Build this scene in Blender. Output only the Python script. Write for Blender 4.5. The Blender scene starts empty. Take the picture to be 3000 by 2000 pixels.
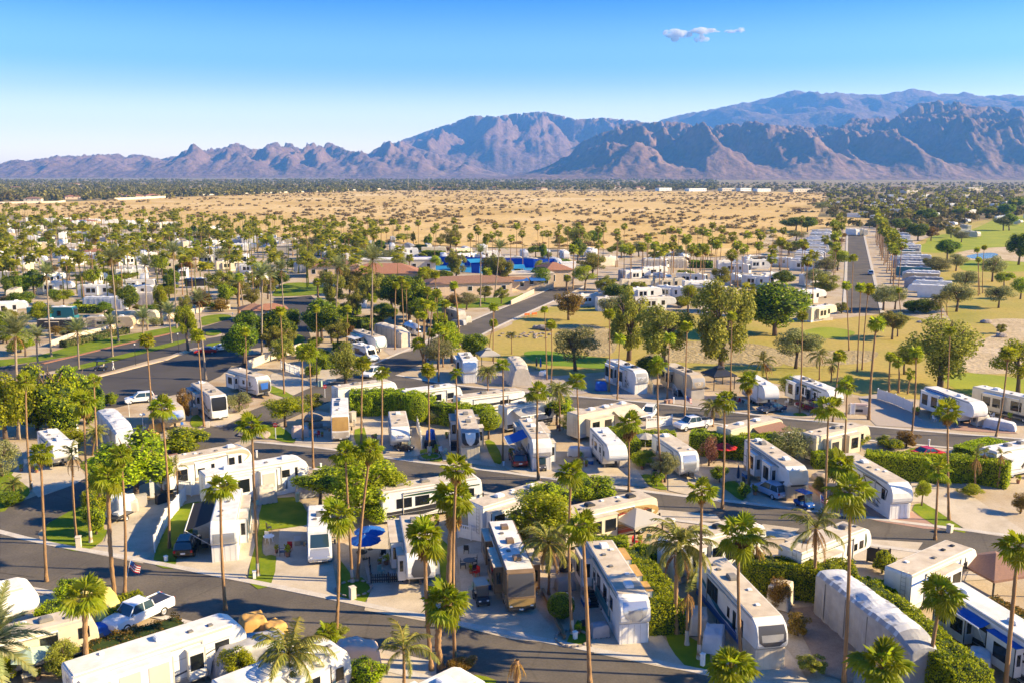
import bpy,bmesh,math,random
import numpy as np
from mathutils import Vector
from mathutils.geometry import delaunay_2d_cdt
sc=bpy.context.scene
FPX,HOR,CAMH=2700.0,508.0,37.0
PITCH=math.atan((1000-HOR)/FPX)
cd=bpy.data.cameras.new("camera")
cd.sensor_width=36.0
cd.lens=36.0*FPX/3000.0
cd.clip_start=0.5
cd.clip_end=60000
cam=bpy.data.objects.new("camera",cd)
cam.location=(0,0,CAMH)
cam.rotation_euler=(math.pi/2-PITCH,0,0)
sc.collection.objects.link(cam)
sc.camera=cam
SUN_EL,SUN_AZ=math.radians(27.5),math.radians(-5)
SUNV=Vector((math.cos(SUN_EL)*math.cos(SUN_AZ),math.cos(SUN_EL)*math.sin(SUN_AZ),math.sin(SUN_EL)))
world=bpy.data.worlds.new("World")
sc.world=world
world.use_nodes=True
nt=world.node_tree
nt.nodes.clear()
wo=nt.nodes.new("ShaderNodeOutputWorld")
bg=nt.nodes.new("ShaderNodeBackground")
sky=nt.nodes.new("ShaderNodeTexSky")
sky.sky_type='NISHITA'
sky.sun_disc=False
sky.sun_elevation=SUN_EL
sky.sun_rotation=math.pi/2-SUN_AZ
sky.altitude=100
sky.air_density=1.0
sky.dust_density=1.0
sky.ozone_density=3.0
tc=nt.nodes.new("ShaderNodeTexCoord")
sx=nt.nodes.new("ShaderNodeSeparateXYZ")
cr=nt.nodes.new("ShaderNodeValToRGB")
mul=nt.nodes.new("ShaderNodeMix")
mul.data_type='RGBA'
mul.blend_type='MULTIPLY'
mul.inputs[0].default_value=1.0
cr.color_ramp.interpolation='EASE'
els=cr.color_ramp.elements
els[0].position=0.0
els[0].color=(3.1,2.4,1.9,1)
els[1].position=0.19
els[1].color=(0.03,0.41,0.94,1)
e=els.new(0.055)
e.color=(2.15,1.74,1.5,1)
e=els.new(0.115)
e.color=(0.62,0.90,1.16,1)
nt.links.new(tc.outputs["Generated"],sx.inputs[0])
nt.links.new(sx.outputs["Z"],cr.inputs[0])
nt.links.new(sky.outputs[0],mul.inputs[6])
nt.links.new(cr.outputs[0],mul.inputs[7])
nt.links.new(mul.outputs[2],bg.inputs[0])
bg.inputs[1].default_value=0.086
nt.links.new(bg.outputs[0],wo.inputs[0])
sl=bpy.data.lights.new("sun",'SUN')
sl.energy=5.0
sl.angle=math.radians(0.5)
sl.color=(1.0,0.775,0.435)
sun=bpy.data.objects.new("sun",sl)
sun.rotation_euler=SUNV.to_track_quat('Z','Y').to_euler()
sun.location=(60,0,80)
sc.collection.objects.link(sun)
sc.view_settings.view_transform='Standard'
sc.view_settings.look='None'
sc.view_settings.exposure=1.47
sc.view_settings.gamma=1.0
sc.view_settings.use_curve_mapping=False
sc.cycles.use_denoising=True
sc.cycles.max_bounces=5
sc.cycles.diffuse_bounces=2
sc.cycles.glossy_bounces=2
sc.cycles.transmission_bounces=2
sc.cycles.volume_bounces=1
sc.cycles.transparent_max_bounces=8
sc.cycles.use_adaptive_sampling=True
sc.cycles.adaptive_threshold=0.02
sc.cycles.caustics_reflective=False
sc.cycles.caustics_refractive=False
FR={'A':(0,1500,2.94),'B':(700,1500,2.94),'C':(1400,1500,2.94),'D':(2200,1500,2.94),'E':(0,1050,2.94),'F':(700,1050,2.94),'G':(1400,1050,2.94),'H':(2200,1050,2.94),'I':(0,700,2.94),'J':(700,700,2.94),'K':(1400,700,2.94),'L':(2200,700,2.94),'M':(0,400,2.352),'N':(1000,400,2.352),'O':(2000,400,2.352),'Z':(0,0,0.784)}
def ray(fr,x,y):
 a,b,s=FR[fr]
 u=(a+x/s-1500)/FPX
 v=(1000-b-y/s)/FPX
 return Vector((u,math.cos(PITCH)+v*math.sin(PITCH),-math.sin(PITCH)+v*math.cos(PITCH)))
def W(fr,x,y,z=0.0):
 d=ray(fr,x,y)
 t=(z-CAMH)/d.z
 return Vector((d.x*t,d.y*t,z))
def WY(fr,x,y,Y):
 d=ray(fr,x,y)
 t=Y/d.y
 return Vector((d.x*t,Y,CAMH+d.z*t))
def S(p):
 d=Vector((p[0],p[1],(p[2]if len(p)>2 else 0)-CAMH))
 zc=d.y*math.cos(PITCH)-d.z*math.sin(PITCH)
 up=d.y*math.sin(PITCH)+d.z*math.cos(PITCH)
 return 1500+FPX*d.x/zc,1000-FPX*up/zc
COL=sc.collection
RND=random.Random(7)
class MB:
 def __init__(s):
  s.v,s.f,s.m=[],[],[]
 def add(s,vs,fs,m=0):
  o=len(s.v)
  s.v.extend(tuple(v)for v in vs)
  s.f.extend(tuple(i+o for i in f)for f in fs)
  s.m.extend([m]*len(fs))
  return s
 def box(s,x0,x1,y0,y1,z0,z1,m=0):
  return s.add([(x0,y0,z0),(x1,y0,z0),(x1,y1,z0),(x0,y1,z0),(x0,y0,z1),(x1,y0,z1),(x1,y1,z1),(x0,y1,z1)],[(3,2,1,0),(4,5,6,7),(0,1,5,4),(1,2,6,5),(2,3,7,6),(3,0,4,7)],m)
 def prism(s,prof,y0,y1,m=0):
  n=len(prof)
  vs=[(x,y0,z)for x,z in prof]+[(x,y1,z)for x,z in prof]
  fs=[tuple(range(n)),tuple(range(2*n-1,n-1,-1))]
  fs+=[(i,i+n,(i+1)%n+n,(i+1)%n)for i in range(n)]
  return s.add(vs,fs,m)
 def plate(s,poly,z0,z1,m=0):
  n=len(poly)
  vs=[(p[0],p[1],z0)for p in poly]+[(p[0],p[1],z1)for p in poly]
  fs=[tuple(range(n-1,-1,-1)),tuple(range(n,2*n))]
  fs+=[(i,(i+1)%n,(i+1)%n+n,i+n)for i in range(n)]
  return s.add(vs,fs,m)
 def tube(s,pts,rad,n=8,m=0,cap=True):
  pts=[Vector(p)for p in pts]
  if not hasattr(rad,'__len__'):
   rad=[rad]*len(pts)
  vs=[]
  for i,p in enumerate(pts):
   t=(pts[min(i+1,len(pts)-1)]-pts[max(i-1,0)]).normalized()
   a=t.cross(Vector((0,0,1))if abs(t.z)<.9 else Vector((1,0,0))).normalized()
   b=t.cross(a)
   for k in range(n):
    q=2*math.pi*k/n
    vs.append(p+(a*math.cos(q)+b*math.sin(q))*rad[i])
  fs=[(i*n+k,i*n+(k+1)%n,(i+1)*n+(k+1)%n,(i+1)*n+k)for i in range(len(pts)-1)for k in range(n)]
  if cap:
   fs+=[tuple(range(n-1,-1,-1)),tuple(range((len(pts)-1)*n,len(pts)*n))]
  return s.add(vs,fs,m)
 def lathe(s,prof,n=12,m=0,cx=0,cy=0):
  vs=[(cx+r*math.cos(2*math.pi*k/n),cy+r*math.sin(2*math.pi*k/n),z)for r,z in prof for k in range(n)]
  fs=[(i*n+k,i*n+(k+1)%n,(i+1)*n+(k+1)%n,(i+1)*n+k)for i in range(len(prof)-1)for k in range(n)]
  return s.add(vs,fs,m)
 def mesh(s,name,mats,bevel=0,seg=2,smooth=False):
  me=bpy.data.meshes.new(name)
  me.from_pydata(s.v,[],s.f)
  for mt in(mats if isinstance(mats,(list,tuple))else[mats]):
   me.materials.append(mt)
  if any(s.m):
   me.polygons.foreach_set("material_index",s.m)
  if bevel:
   bm=bmesh.new()
   bm.from_mesh(me)
   bmesh.ops.recalc_face_normals(bm,faces=bm.faces)
   eds=[e for e in bm.edges if len(e.link_faces)==2 and e.calc_face_angle(0)>0.35]
   bmesh.ops.bevel(bm,geom=eds,offset=bevel,segments=seg,affect='EDGES',clamp_overlap=True)
   bm.to_mesh(me)
   bm.free()
  if smooth:
   me.polygons.foreach_set("use_smooth",[True]*len(me.polygons))
  me.update()
  return me
def npmesh(name,v,f,mats,midx=None,smooth=False):
 me=bpy.data.meshes.new(name)
 v=np.asarray(v,np.float32)
 f=np.asarray(f,np.int32)
 k=f.shape[1]
 me.vertices.add(len(v))
 me.vertices.foreach_set("co",v.ravel())
 me.loops.add(f.size)
 me.loops.foreach_set("vertex_index",f.ravel())
 me.polygons.add(len(f))
 me.polygons.foreach_set("loop_start",np.arange(0,f.size,k,dtype=np.int32))
 me.polygons.foreach_set("loop_total",np.full(len(f),k,np.int32))
 for mt in(mats if isinstance(mats,(list,tuple))else[mats]):
  me.materials.append(mt)
 if midx is not None:
  me.polygons.foreach_set("material_index",np.asarray(midx,np.int32))
 if smooth:
  me.polygons.foreach_set("use_smooth",np.ones(len(f),bool))
 me.update(calc_edges=True)
 return me
def obj(name,me,parent=None,loc=(0,0,0),rot=(0,0,0),scale=(1,1,1)):
 o=bpy.data.objects.new(name,me)
 o.location=loc
 o.rotation_euler=rot
 o.scale=scale
 if parent is not None:
  o.parent=parent
 COL.objects.link(o)
 return o
def tag(o,label,cat,group=None):
 o["label"]=label
 o["category"]=cat
 if group:
  o["group"]=group
 return o
def thing(name,label,cat,loc=(0,0,0),rz=0.0,group=None,scale=1.0):
 o=obj(name,None,None,loc,(0,0,rz),(scale,)*3)
 o.empty_display_size=.3
 return tag(o,label,cat,group)
def struct(o,label=None):
 o["kind"]="structure"
 if label:
  o["label"]=label
 return o
def stuff(o,label=None,cat=None):
 o["kind"]="stuff"
 if label:
  o["label"]=label
 if cat:
  o["category"]=cat
 return o
MT={}
def node_mat(name):
 m=bpy.data.materials.new(name)
 m.use_nodes=True
 t=m.node_tree
 return m,t,t.nodes["Principled BSDF"]
def mat(name,c,rough=.6,c2=None,scale=4.0,detail=4.0,bump=0.0,metal=0.0,spec=.4,bscale=None,dist=0.02,lo=.35,hi=.65,coord="Object",emit=0):
 m,t,b=node_mat(name)
 b.inputs["Roughness"].default_value=rough
 b.inputs["Metallic"].default_value=metal
 b.inputs["Specular IOR Level"].default_value=spec
 c=tuple(c)+(1,)
 b.inputs["Base Color"].default_value=c
 if c2 is not None or bump:
  co=t.nodes.new("ShaderNodeTexCoord")
  nz=t.nodes.new("ShaderNodeTexNoise")
  nz.inputs["Scale"].default_value=scale
  nz.inputs["Detail"].default_value=detail
  t.links.new(co.outputs[coord],nz.inputs["Vector"])
  if c2 is not None:
   r=t.nodes.new("ShaderNodeValToRGB")
   r.color_ramp.elements[0].position=lo
   r.color_ramp.elements[1].position=hi
   r.color_ramp.elements[0].color=c
   r.color_ramp.elements[1].color=tuple(c2)+(1,)
   t.links.new(nz.outputs["Fac"],r.inputs[0])
   t.links.new(r.outputs[0],b.inputs["Base Color"])
  if bump:
   n2=t.nodes.new("ShaderNodeTexNoise")
   n2.inputs["Scale"].default_value=bscale or scale*6
   n2.inputs["Detail"].default_value=5
   t.links.new(co.outputs[coord],n2.inputs["Vector"])
   bp=t.nodes.new("ShaderNodeBump")
   bp.inputs["Strength"].default_value=bump
   bp.inputs["Distance"].default_value=dist
   t.links.new(n2.outputs["Fac"],bp.inputs["Height"])
   t.links.new(bp.outputs[0],b.inputs["Normal"])
 MT[name]=m
 return m
def mix3(name,stops,scale,detail=6,rough=.9,fine=None,bump=.3,bscale=20,dist=.03,warp=0.0,coord="Object"):
 """ground material: a colour ramp over large noise, multiplied by a fine noise"""
 m,t,b=node_mat(name)
 b.inputs["Roughness"].default_value=rough
 b.inputs["Specular IOR Level"].default_value=.2
 co=t.nodes.new("ShaderNodeTexCoord")
 nz=t.nodes.new("ShaderNodeTexNoise")
 nz.inputs["Scale"].default_value=scale
 nz.inputs["Detail"].default_value=detail
 nz.inputs["Roughness"].default_value=.6
 nz.inputs["Distortion"].default_value=warp
 t.links.new(co.outputs[coord],nz.inputs["Vector"])
 r=t.nodes.new("ShaderNodeValToRGB")
 el=r.color_ramp.elements
 el[0].position,el[0].color=stops[0][0],tuple(stops[0][1])+(1,)
 el[1].position,el[1].color=stops[-1][0],tuple(stops[-1][1])+(1,)
 for p,c in stops[1:-1]:
  e=el.new(p)
  e.color=tuple(c)+(1,)
 t.links.new(nz.outputs["Fac"],r.inputs[0])
 out=r.outputs[0]
 if fine:
  n2=t.nodes.new("ShaderNodeTexNoise")
  n2.inputs["Scale"].default_value=fine[0]
  n2.inputs["Detail"].default_value=4
  t.links.new(co.outputs[coord],n2.inputs["Vector"])
  mr=t.nodes.new("ShaderNodeMapRange")
  mr.inputs[1].default_value,mr.inputs[2].default_value=.3,.7
  mr.inputs[3].default_value,mr.inputs[4].default_value=1-fine[1],1+fine[1]
  t.links.new(n2.outputs["Fac"],mr.inputs[0])
  mx=t.nodes.new("ShaderNodeMix")
  mx.data_type='RGBA'
  mx.blend_type='MULTIPLY'
  mx.inputs[0].default_value=1
  t.links.new(out,mx.inputs[6])
  t.links.new(mr.outputs[0],mx.inputs[7])
  out=mx.outputs[2]
 t.links.new(out,b.inputs["Base Color"])
 if bump:
  n3=t.nodes.new("ShaderNodeTexNoise")
  n3.inputs["Scale"].default_value=bscale
  n3.inputs["Detail"].default_value=6
  t.links.new(co.outputs[coord],n3.inputs["Vector"])
  bp=t.nodes.new("ShaderNodeBump")
  bp.inputs["Strength"].default_value=bump
  bp.inputs["Distance"].default_value=dist
  t.links.new(n3.outputs["Fac"],bp.inputs["Height"])
  t.links.new(bp.outputs[0],b.inputs["Normal"])
 MT[name]=m
 return m
def leafmat(name,dark,light,transl=.45,rough=.5):
 """foliage: each leaf takes its own shade, each plant its own cast; light passes through the blade"""
 m,t,b=node_mat(name)
 g=t.nodes.new("ShaderNodeNewGeometry")
 oi=t.nodes.new("ShaderNodeObjectInfo")
 r=t.nodes.new("ShaderNodeValToRGB")
 r.color_ramp.elements[0].color=tuple(dark)+(1,)
 r.color_ramp.elements[1].color=tuple(light)+(1,)
 t.links.new(g.outputs["Random Per Island"],r.inputs[0])
 hs=t.nodes.new("ShaderNodeHueSaturation")
 m1=t.nodes.new("ShaderNodeMapRange")
 m1.inputs[3].default_value,m1.inputs[4].default_value=.478,.512
 t.links.new(oi.outputs["Random"],m1.inputs[0])
 t.links.new(m1.outputs[0],hs.inputs["Hue"])
 m2=t.nodes.new("ShaderNodeMapRange")
 m2.inputs[3].default_value,m2.inputs[4].default_value=.8,1.2
 t.links.new(oi.outputs["Random"],m2.inputs[0])
 t.links.new(m2.outputs[0],hs.inputs["Value"])
 t.links.new(r.outputs[0],hs.inputs["Color"])
 t.links.new(hs.outputs[0],b.inputs["Base Color"])
 b.inputs["Roughness"].default_value=rough
 b.inputs["Specular IOR Level"].default_value=.18
 tr=t.nodes.new("ShaderNodeBsdfTranslucent")
 t.links.new(hs.outputs[0],tr.inputs[0])
 mx=t.nodes.new("ShaderNodeMixShader")
 mx.inputs[0].default_value=transl
 t.links.new(b.outputs[0],mx.inputs[1])
 t.links.new(tr.outputs[0],mx.inputs[2])
 t.links.new(mx.outputs[0],t.nodes["Material Output"].inputs[0])
 MT[name]=m
 return m
mat("white",(.76,.75,.72),.35,(.66,.64,.60),1.1,detail=6,lo=.42,hi=.78)
mat("bright_white",(.82,.815,.80),.3,(.74,.73,.70),1.1)
mat("cream",(.66,.59,.44),.38,(.58,.51,.37),1.2)
mat("tan_paint",(.50,.40,.27),.4,(.44,.35,.24),1.0)
mat("brown_paint",(.18,.12,.065),.3,(.22,.15,.09),.8)
mat("gold_paint",(.36,.24,.09),.3)
mat("grey_paint",(.33,.33,.34),.35,(.28,.28,.29),1.0)
mat("dark_grey",(.07,.07,.08),.35)
mat("black",(.012,.012,.014),.3)
mat("charcoal",(.035,.035,.04),.35)
mat("silver",(.55,.56,.58),.25,metal=.6)
mat("chrome",(.7,.7,.72),.12,metal=1.0)
mat("blue_stripe",(.02,.10,.38),.35)
mat("navy",(.012,.035,.10),.3)
mat("teal_paint",(.02,.15,.19),.35)
mat("red_stripe",(.28,.03,.02),.35)
mat("green_stripe",(.02,.06,.03),.35)
mat("roof_tan",(.60,.525,.415),.75,(.45,.375,.285),.9,bump=.1)
mat("roof_grey",(.50,.455,.40),.75,(.38,.345,.30),.8,bump=.1)
mat("roof_white",(.76,.74,.71),.6,(.60,.575,.53),.9)
mat("ac_white",(.80,.80,.79),.45)
mat("ac_grey",(.20,.19,.175),.5)
mat("ac_black",(.04,.04,.042),.5)
mat("glass",(.012,.014,.016),.06,spec=.8)
mat("glass_blue",(.03,.06,.08),.06,spec=.8)
mat("shade_cloth",(.46,.43,.38),.85)
mat("rubber",(.02,.02,.02),.8)
mat("steel",(.35,.35,.35),.4,metal=.7)
mat("tarp_grey",(.34,.34,.36),.55,(.26,.26,.28),1.2,bump=.35,bscale=3,dist=.1)
mat("tarp_silver",(.60,.61,.63),.5,(.48,.49,.52),.9,bump=.35,bscale=3,dist=.1)
mat("tarp_beige",(.56,.50,.42),.7,(.48,.42,.34),1.0,bump=.35,bscale=3,dist=.1)
mat("tarp_tan",(.50,.30,.09),.7,(.42,.24,.07),1.0,bump=.35,bscale=3,dist=.1)
mat("tarp_pink",(.60,.46,.40),.7,(.52,.40,.34),1.0,bump=.35,bscale=3,dist=.1)
mat("tarp_yellow",(.62,.50,.15),.6,(.56,.44,.12),1.0,bump=.3,bscale=3,dist=.1)
mat("tarp_blue",(.012,.10,.46),.5,(.02,.13,.52),2.0,bump=.3,bscale=3,dist=.08)
mat("canvas_blue",(.01,.11,.40),.8,(.012,.09,.34),3)
mat("canvas_red",(.46,.015,.015),.8)
mat("canvas_black",(.014,.014,.018),.85)
mat("canvas_green",(.36,.47,.38),.8)
mat("canvas_grey",(.36,.34,.31),.85)
mat("canvas_brown",(.24,.13,.09),.85,(.20,.11,.08),6)
mat("canvas_teal",(.01,.20,.22),.8)
mat("vinyl",(.80,.80,.79),.45,(.72,.72,.71),3)
mat("stucco",(.58,.46,.33),.9,(.52,.40,.28),2,bump=.2)
mat("stucco_pale",(.62,.55,.45),.9,(.56,.49,.39),2,bump=.2)
mat("terracotta",(.36,.17,.10),.85,(.27,.12,.07),3,bump=.5,bscale=9,dist=.06)
mat("terracotta_brown",(.27,.15,.10),.85,(.20,.11,.07),3,bump=.5,bscale=9,dist=.06)
mat("wood",(.16,.08,.04),.7,(.11,.055,.03),8)
mat("car_red",(.50,.012,.012),.2,spec=.6)
mat("car_maroon",(.16,.015,.02),.2,spec=.6)
mat("car_blue",(.02,.09,.35),.2,spec=.6)
mat("car_pale_blue",(.33,.44,.58),.2,spec=.6)
mat("car_dark_blue",(.03,.05,.10),.2,spec=.6)
mat("car_white",(.76,.77,.78),.22,spec=.6)
mat("car_black",(.01,.01,.012),.18,spec=.6)
mat("tail_red",(.5,.01,.01),.3)
mat("lamp_clear",(.75,.75,.72),.15)
mat("stop_red",(.45,.012,.012),.5)
mat("orange_plastic",(.65,.12,.01),.5)
mat("screen_blue",(.005,.07,.44),.8,(.007,.085,.50),.6)
mat("court_blue",(.01,.20,.42),.8)
mat("skin",(.45,.28,.2),.6)
mat("rock",(.38,.32,.27),.9,(.26,.21,.17),1.2,bump=.6,bscale=3,dist=.2)
mat("palm_trunk",(.36,.215,.10),.9,(.20,.115,.055),3.5,bump=.7,bscale=9,dist=.06)
mat("palm_trunk_pale",(.33,.265,.20),.9,(.22,.16,.11),3.5,bump=.7,bscale=9,dist=.06)
mat("bark",(.15,.10,.07),.9,(.10,.07,.05),5,bump=.5)
mat("petiole",(.17,.14,.025),.7,spec=.1)
leafmat("fan_leaf",(.13,.19,.007),(.54,.56,.022),.58,.4)
leafmat("fan_leaf_far",(.12,.15,.010),(.46,.45,.03),.5,.5)
leafmat("lime_fan_leaf",(.18,.26,.010),(.52,.50,.03),.58,.45)
leafmat("date_leaf",(.13,.17,.055),(.38,.41,.16),.42,.5)
leafmat("queen_leaf",(.10,.13,.02),(.36,.34,.075),.42,.5)
leafmat("dead_leaf",(.20,.11,.03),(.42,.26,.08),.35,.8)
leafmat("ficus_leaf",(.06,.13,.005),(.34,.42,.015),.48,.45)
leafmat("hedge_leaf",(.14,.23,.006),(.56,.62,.016),.52,.45)
leafmat("lime_leaf",(.15,.22,.008),(.54,.57,.022),.52,.5)
leafmat("olive_leaf",(.12,.135,.04),(.42,.41,.15),.42,.6)
leafmat("loose_leaf",(.12,.14,.018),(.44,.42,.06),.46,.6)
leafmat("rust_leaf",(.12,.06,.012),(.32,.21,.03),.35,.6)
leafmat("red_leaf",(.16,.05,.03),(.36,.19,.10),.35,.6)
leafmat("flower_hedge_leaf",(.05,.065,.012),(.30,.20,.03),.35,.6)
leafmat("grey_shrub_leaf",(.24,.175,.06),(.46,.36,.15),.35,.8)
leafmat("far_leaf",(.10,.09,.02),(.27,.225,.06),.35,.7)
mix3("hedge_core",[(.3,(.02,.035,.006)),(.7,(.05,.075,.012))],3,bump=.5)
mix3("asphalt",[(.25,(.078,.068,.062)),(.5,(.110,.096,.080)),(.75,(.16,.136,.110))],.16,rough=.85,fine=(5,.16),bump=.15,bscale=40,dist=.01)
mix3("asphalt_dark",[(.25,(.058,.053,.050)),(.75,(.10,.09,.084))],.06,rough=.85,fine=(12,.1),bump=.15,bscale=40,dist=.01)
mix3("concrete",[(.25,(.36,.30,.225)),(.5,(.48,.41,.315)),(.75,(.56,.485,.38))],.35,fine=(9,.10),bump=.1,bscale=30)
mix3("kerb_concrete",[(.3,(.44,.40,.35)),(.7,(.56,.52,.46))],.8,fine=(9,.1),bump=.1)
mix3("lot_ground",[(.25,(.30,.205,.115)),(.42,(.40,.31,.20)),(.55,(.46,.38,.28)),(.68,(.36,.25,.14)),(.8,(.24,.19,.08))],.09,fine=(6,.15),bump=.3)
mix3("gravel_brown",[(.3,(.26,.18,.13)),(.7,(.38,.28,.20))],.9,fine=(16,.25),bump=.5)
mix3("lawn",[(.25,(.085,.145,.003)),(.5,(.15,.205,.005)),(.75,(.24,.25,.012))],.5,fine=(18,.25),bump=.6,bscale=60)
mix3("lawn_dry",[(.25,(.15,.155,.025)),(.5,(.24,.20,.05)),(.75,(.32,.235,.075))],.25,fine=(14,.2),bump=.5,bscale=50)
mix3("fairway",[(.2,(.22,.22,.03)),(.4,(.33,.28,.055)),(.58,(.41,.305,.08)),(.8,(.25,.25,.035))],.035,detail=8,fine=(1.2,.14),bump=.4,bscale=8,warp=.4)
mix3("green_turf",[(.3,(.20,.25,.014)),(.7,(.32,.33,.025))],.08,fine=(2,.1),bump=.3)
mix3("putting_turf",[(.3,(.12,.22,.01)),(.7,(.20,.28,.015))],.1,fine=(2,.08),bump=.3)
mix3("bare_dirt",[(.25,(.25,.19,.085)),(.5,(.36,.275,.13)),(.75,(.44,.35,.19))],.12,detail=9,fine=(1.5,.22),bump=.9,bscale=1.2,dist=.5,warp=.8)
mix3("dry_wash",[(.25,(.38,.285,.15)),(.55,(.50,.39,.24)),(.75,(.58,.48,.34))],.1,detail=9,fine=(1.0,.18),bump=.8,bscale=1.0,dist=.4,warp=1.0)
mix3("desert_sand",[(.25,(.38,.24,.065)),(.42,(.53,.355,.115)),(.56,(.59,.41,.16)),(.72,(.70,.55,.31))],.006,detail=9,fine=(.25,.16),bump=.6,bscale=.12,dist=1.5,warp=.6)
mix3("valley_floor",[(.3,(.14,.12,.045)),(.7,(.40,.28,.13))],.006,detail=10,fine=(.05,.2),bump=0)
mix3("mountain_rock",[(.25,(.12,.07,.052)),(.5,(.19,.115,.088)),(.75,(.28,.18,.14))],.004,detail=12,fine=(.03,.3),bump=1.0,bscale=.016,dist=22)
def crack(name):
 """dark sealed cracks over an asphalt material"""
 t=MT[name].node_tree
 b=t.nodes["Principled BSDF"]
 src=b.inputs["Base Color"].links[0].from_socket
 co=t.nodes.new("ShaderNodeTexCoord")
 n=t.nodes.new("ShaderNodeTexNoise")
 n.inputs["Scale"].default_value=.5
 ad=t.nodes.new("ShaderNodeMix")
 ad.data_type='RGBA'
 ad.inputs[0].default_value=.16
 vo=t.nodes.new("ShaderNodeTexVoronoi")
 vo.feature='DISTANCE_TO_EDGE'
 vo.inputs["Scale"].default_value=.11
 mr=t.nodes.new("ShaderNodeMapRange")
 mr.inputs[1].default_value,mr.inputs[2].default_value=.002,.012
 mr.inputs[3].default_value,mr.inputs[4].default_value=.84,1.0
 mx=t.nodes.new("ShaderNodeMix")
 mx.data_type='RGBA'
 mx.blend_type='MULTIPLY'
 mx.inputs[0].default_value=1
 t.links.new(co.outputs["Object"],n.inputs["Vector"])
 t.links.new(co.outputs["Object"],ad.inputs[6])
 t.links.new(n.outputs["Color"],ad.inputs[7])
 t.links.new(ad.outputs[2],vo.inputs["Vector"])
 t.links.new(vo.outputs["Distance"],mr.inputs[0])
 t.links.new(src,mx.inputs[6])
 t.links.new(mr.outputs[0],mx.inputs[7])
 t.links.new(mx.outputs[2],b.inputs["Base Color"])
crack("asphalt")
crack("asphalt_dark")
m_water=mat("pond_water",(.03,.07,.10),.08,spec=.7,bump=.15,scale=1)
def brickmat(name,a,b_,mortar,scale):
 m,t,b=node_mat(name)
 co=t.nodes.new("ShaderNodeTexCoord")
 br=t.nodes.new("ShaderNodeTexBrick")
 br.inputs["Scale"].default_value=scale
 br.inputs["Color1"].default_value=a+(1,)
 br.inputs["Color2"].default_value=b_+(1,)
 br.inputs["Mortar"].default_value=mortar+(1,)
 br.inputs["Mortar Size"].default_value=.015
 mp=t.nodes.new("ShaderNodeMapping")
 mp.inputs["Rotation"].default_value=(0,0,.5)
 t.links.new(co.outputs["Object"],mp.inputs[0])
 t.links.new(mp.outputs[0],br.inputs["Vector"])
 t.links.new(br.outputs["Color"],b.inputs["Base Color"])
 b.inputs["Roughness"].default_value=.85
 MT[name]=m
brickmat("brick_pavers",(.40,.24,.18),(.32,.18,.13),(.25,.18,.14),2.2)
brickmat("grey_pavers",(.42,.35,.29),(.36,.30,.25),(.28,.24,.20),2.2)
# ================================================================ the setting
n_sheet=0
def sheet(name,pts,z,m,label=None,kind="structure"):
 """a flat sheet; an outline that crosses itself is still tiled without overlaps"""
 global n_sheet
 n_sheet+=1
 z+=(n_sheet%40)*.0005
 me=bpy.data.meshes.new(name)
 vs=[Vector((p[0],p[1]))for p in pts]
 v,_e,f,_a,_b,_c=delaunay_2d_cdt(vs,[],[list(range(len(vs)))],1,1e-4)
 fs=[]
 for t in f:
  a,b,c=(v[i]for i in t[:3])
  fs.append(tuple(t)if(b-a).cross(c-a)>0 else tuple(reversed(t)))
 me.from_pydata([(q.x,q.y,z)for q in v],[],fs)
 me.materials.append(MT[m])
 o=obj(name,me)
 o["kind"]=kind
 if label:
  o["label"]=label
 return o
def px(spec,z=0.0):
 """'A 10,20 30,40 B 5,6' -> world points; a letter names the survey tile that the following spots are read on"""
 out,fr=[],None
 for tok in spec.split():
  if tok in FR:
   fr=tok
  else:
   x,y=tok.split(',')
   out.append(W(fr,float(x),float(y),z))
 return out
def smooth(pts,n=4):
 """Catmull-Rom through the points"""
 P=[Vector(p[:2])for p in pts]
 out=[]
 for i in range(len(P)-1):
  p0,p1,p2,p3=P[max(i-1,0)],P[i],P[i+1],P[min(i+2,len(P)-1)]
  for k in range(n):
   t=k/n
   out.append(.5*((2*p1)+(-p0+p2)*t+(2*p0-5*p1+4*p2-p3)*t*t+(-p0+3*p1-3*p2+p3)*t**3))
 return out+[P[-1]]
def closed_smooth(pts,n=3):
 P=[Vector(p[:2])for p in pts]
 N=len(P)
 out=[]
 for i in range(N):
  p0,p1,p2,p3=P[i-1],P[i],P[(i+1)%N],P[(i+2)%N]
  for k in range(n):
   t=k/n
   out.append(.5*((2*p1)+(-p0+p2)*t+(2*p0-5*p1+4*p2-p3)*t*t+(-p0+3*p1-3*p2+p3)*t**3))
 return out
def offset(line,d):
 out=[]
 for i,p in enumerate(line):
  t=(Vector(line[min(i+1,len(line)-1)][:2])-Vector(line[max(i-1,0)][:2])).normalized()
  out.append(Vector((p[0]-t.y*d,p[1]+t.x*d)))
 return out
def ribbon(name,line,d0,d1,z0,z1,m,label=None):
 """a strip along a line between two offsets; with z1 > z0 it gets sides"""
 a,b=offset(line,d0),offset(line,d1)
 n=len(line)
 mb=MB()
 vs=[(p.x,p.y,z1)for p in a]+[(p.x,p.y,z1)for p in b]
 fs=[(i,i+1,n+i+1,n+i)if d1>d0 else(n+i,n+i+1,i+1,i)for i in range(n-1)]
 if z1-z0>.02:
  vs+=[(p.x,p.y,z0)for p in a]+[(p.x,p.y,z0)for p in b]
  fs+=[(2*n+i,2*n+i+1,i+1,i)for i in range(n-1)]+[(n+i,n+i+1,3*n+i+1,3*n+i)for i in range(n-1)]
 mb.add(vs,fs)
 o=obj(name,mb.mesh(name,MT[m]))
 return struct(o,label)
V2=lambda*a:[Vector(p)for p in a]
sheet("ground",V2((-16000,-50),(16000,-50),(16000,16000),(-16000,16000)),-.45,"valley_floor","flat valley floor reaching to the mountains")
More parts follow.
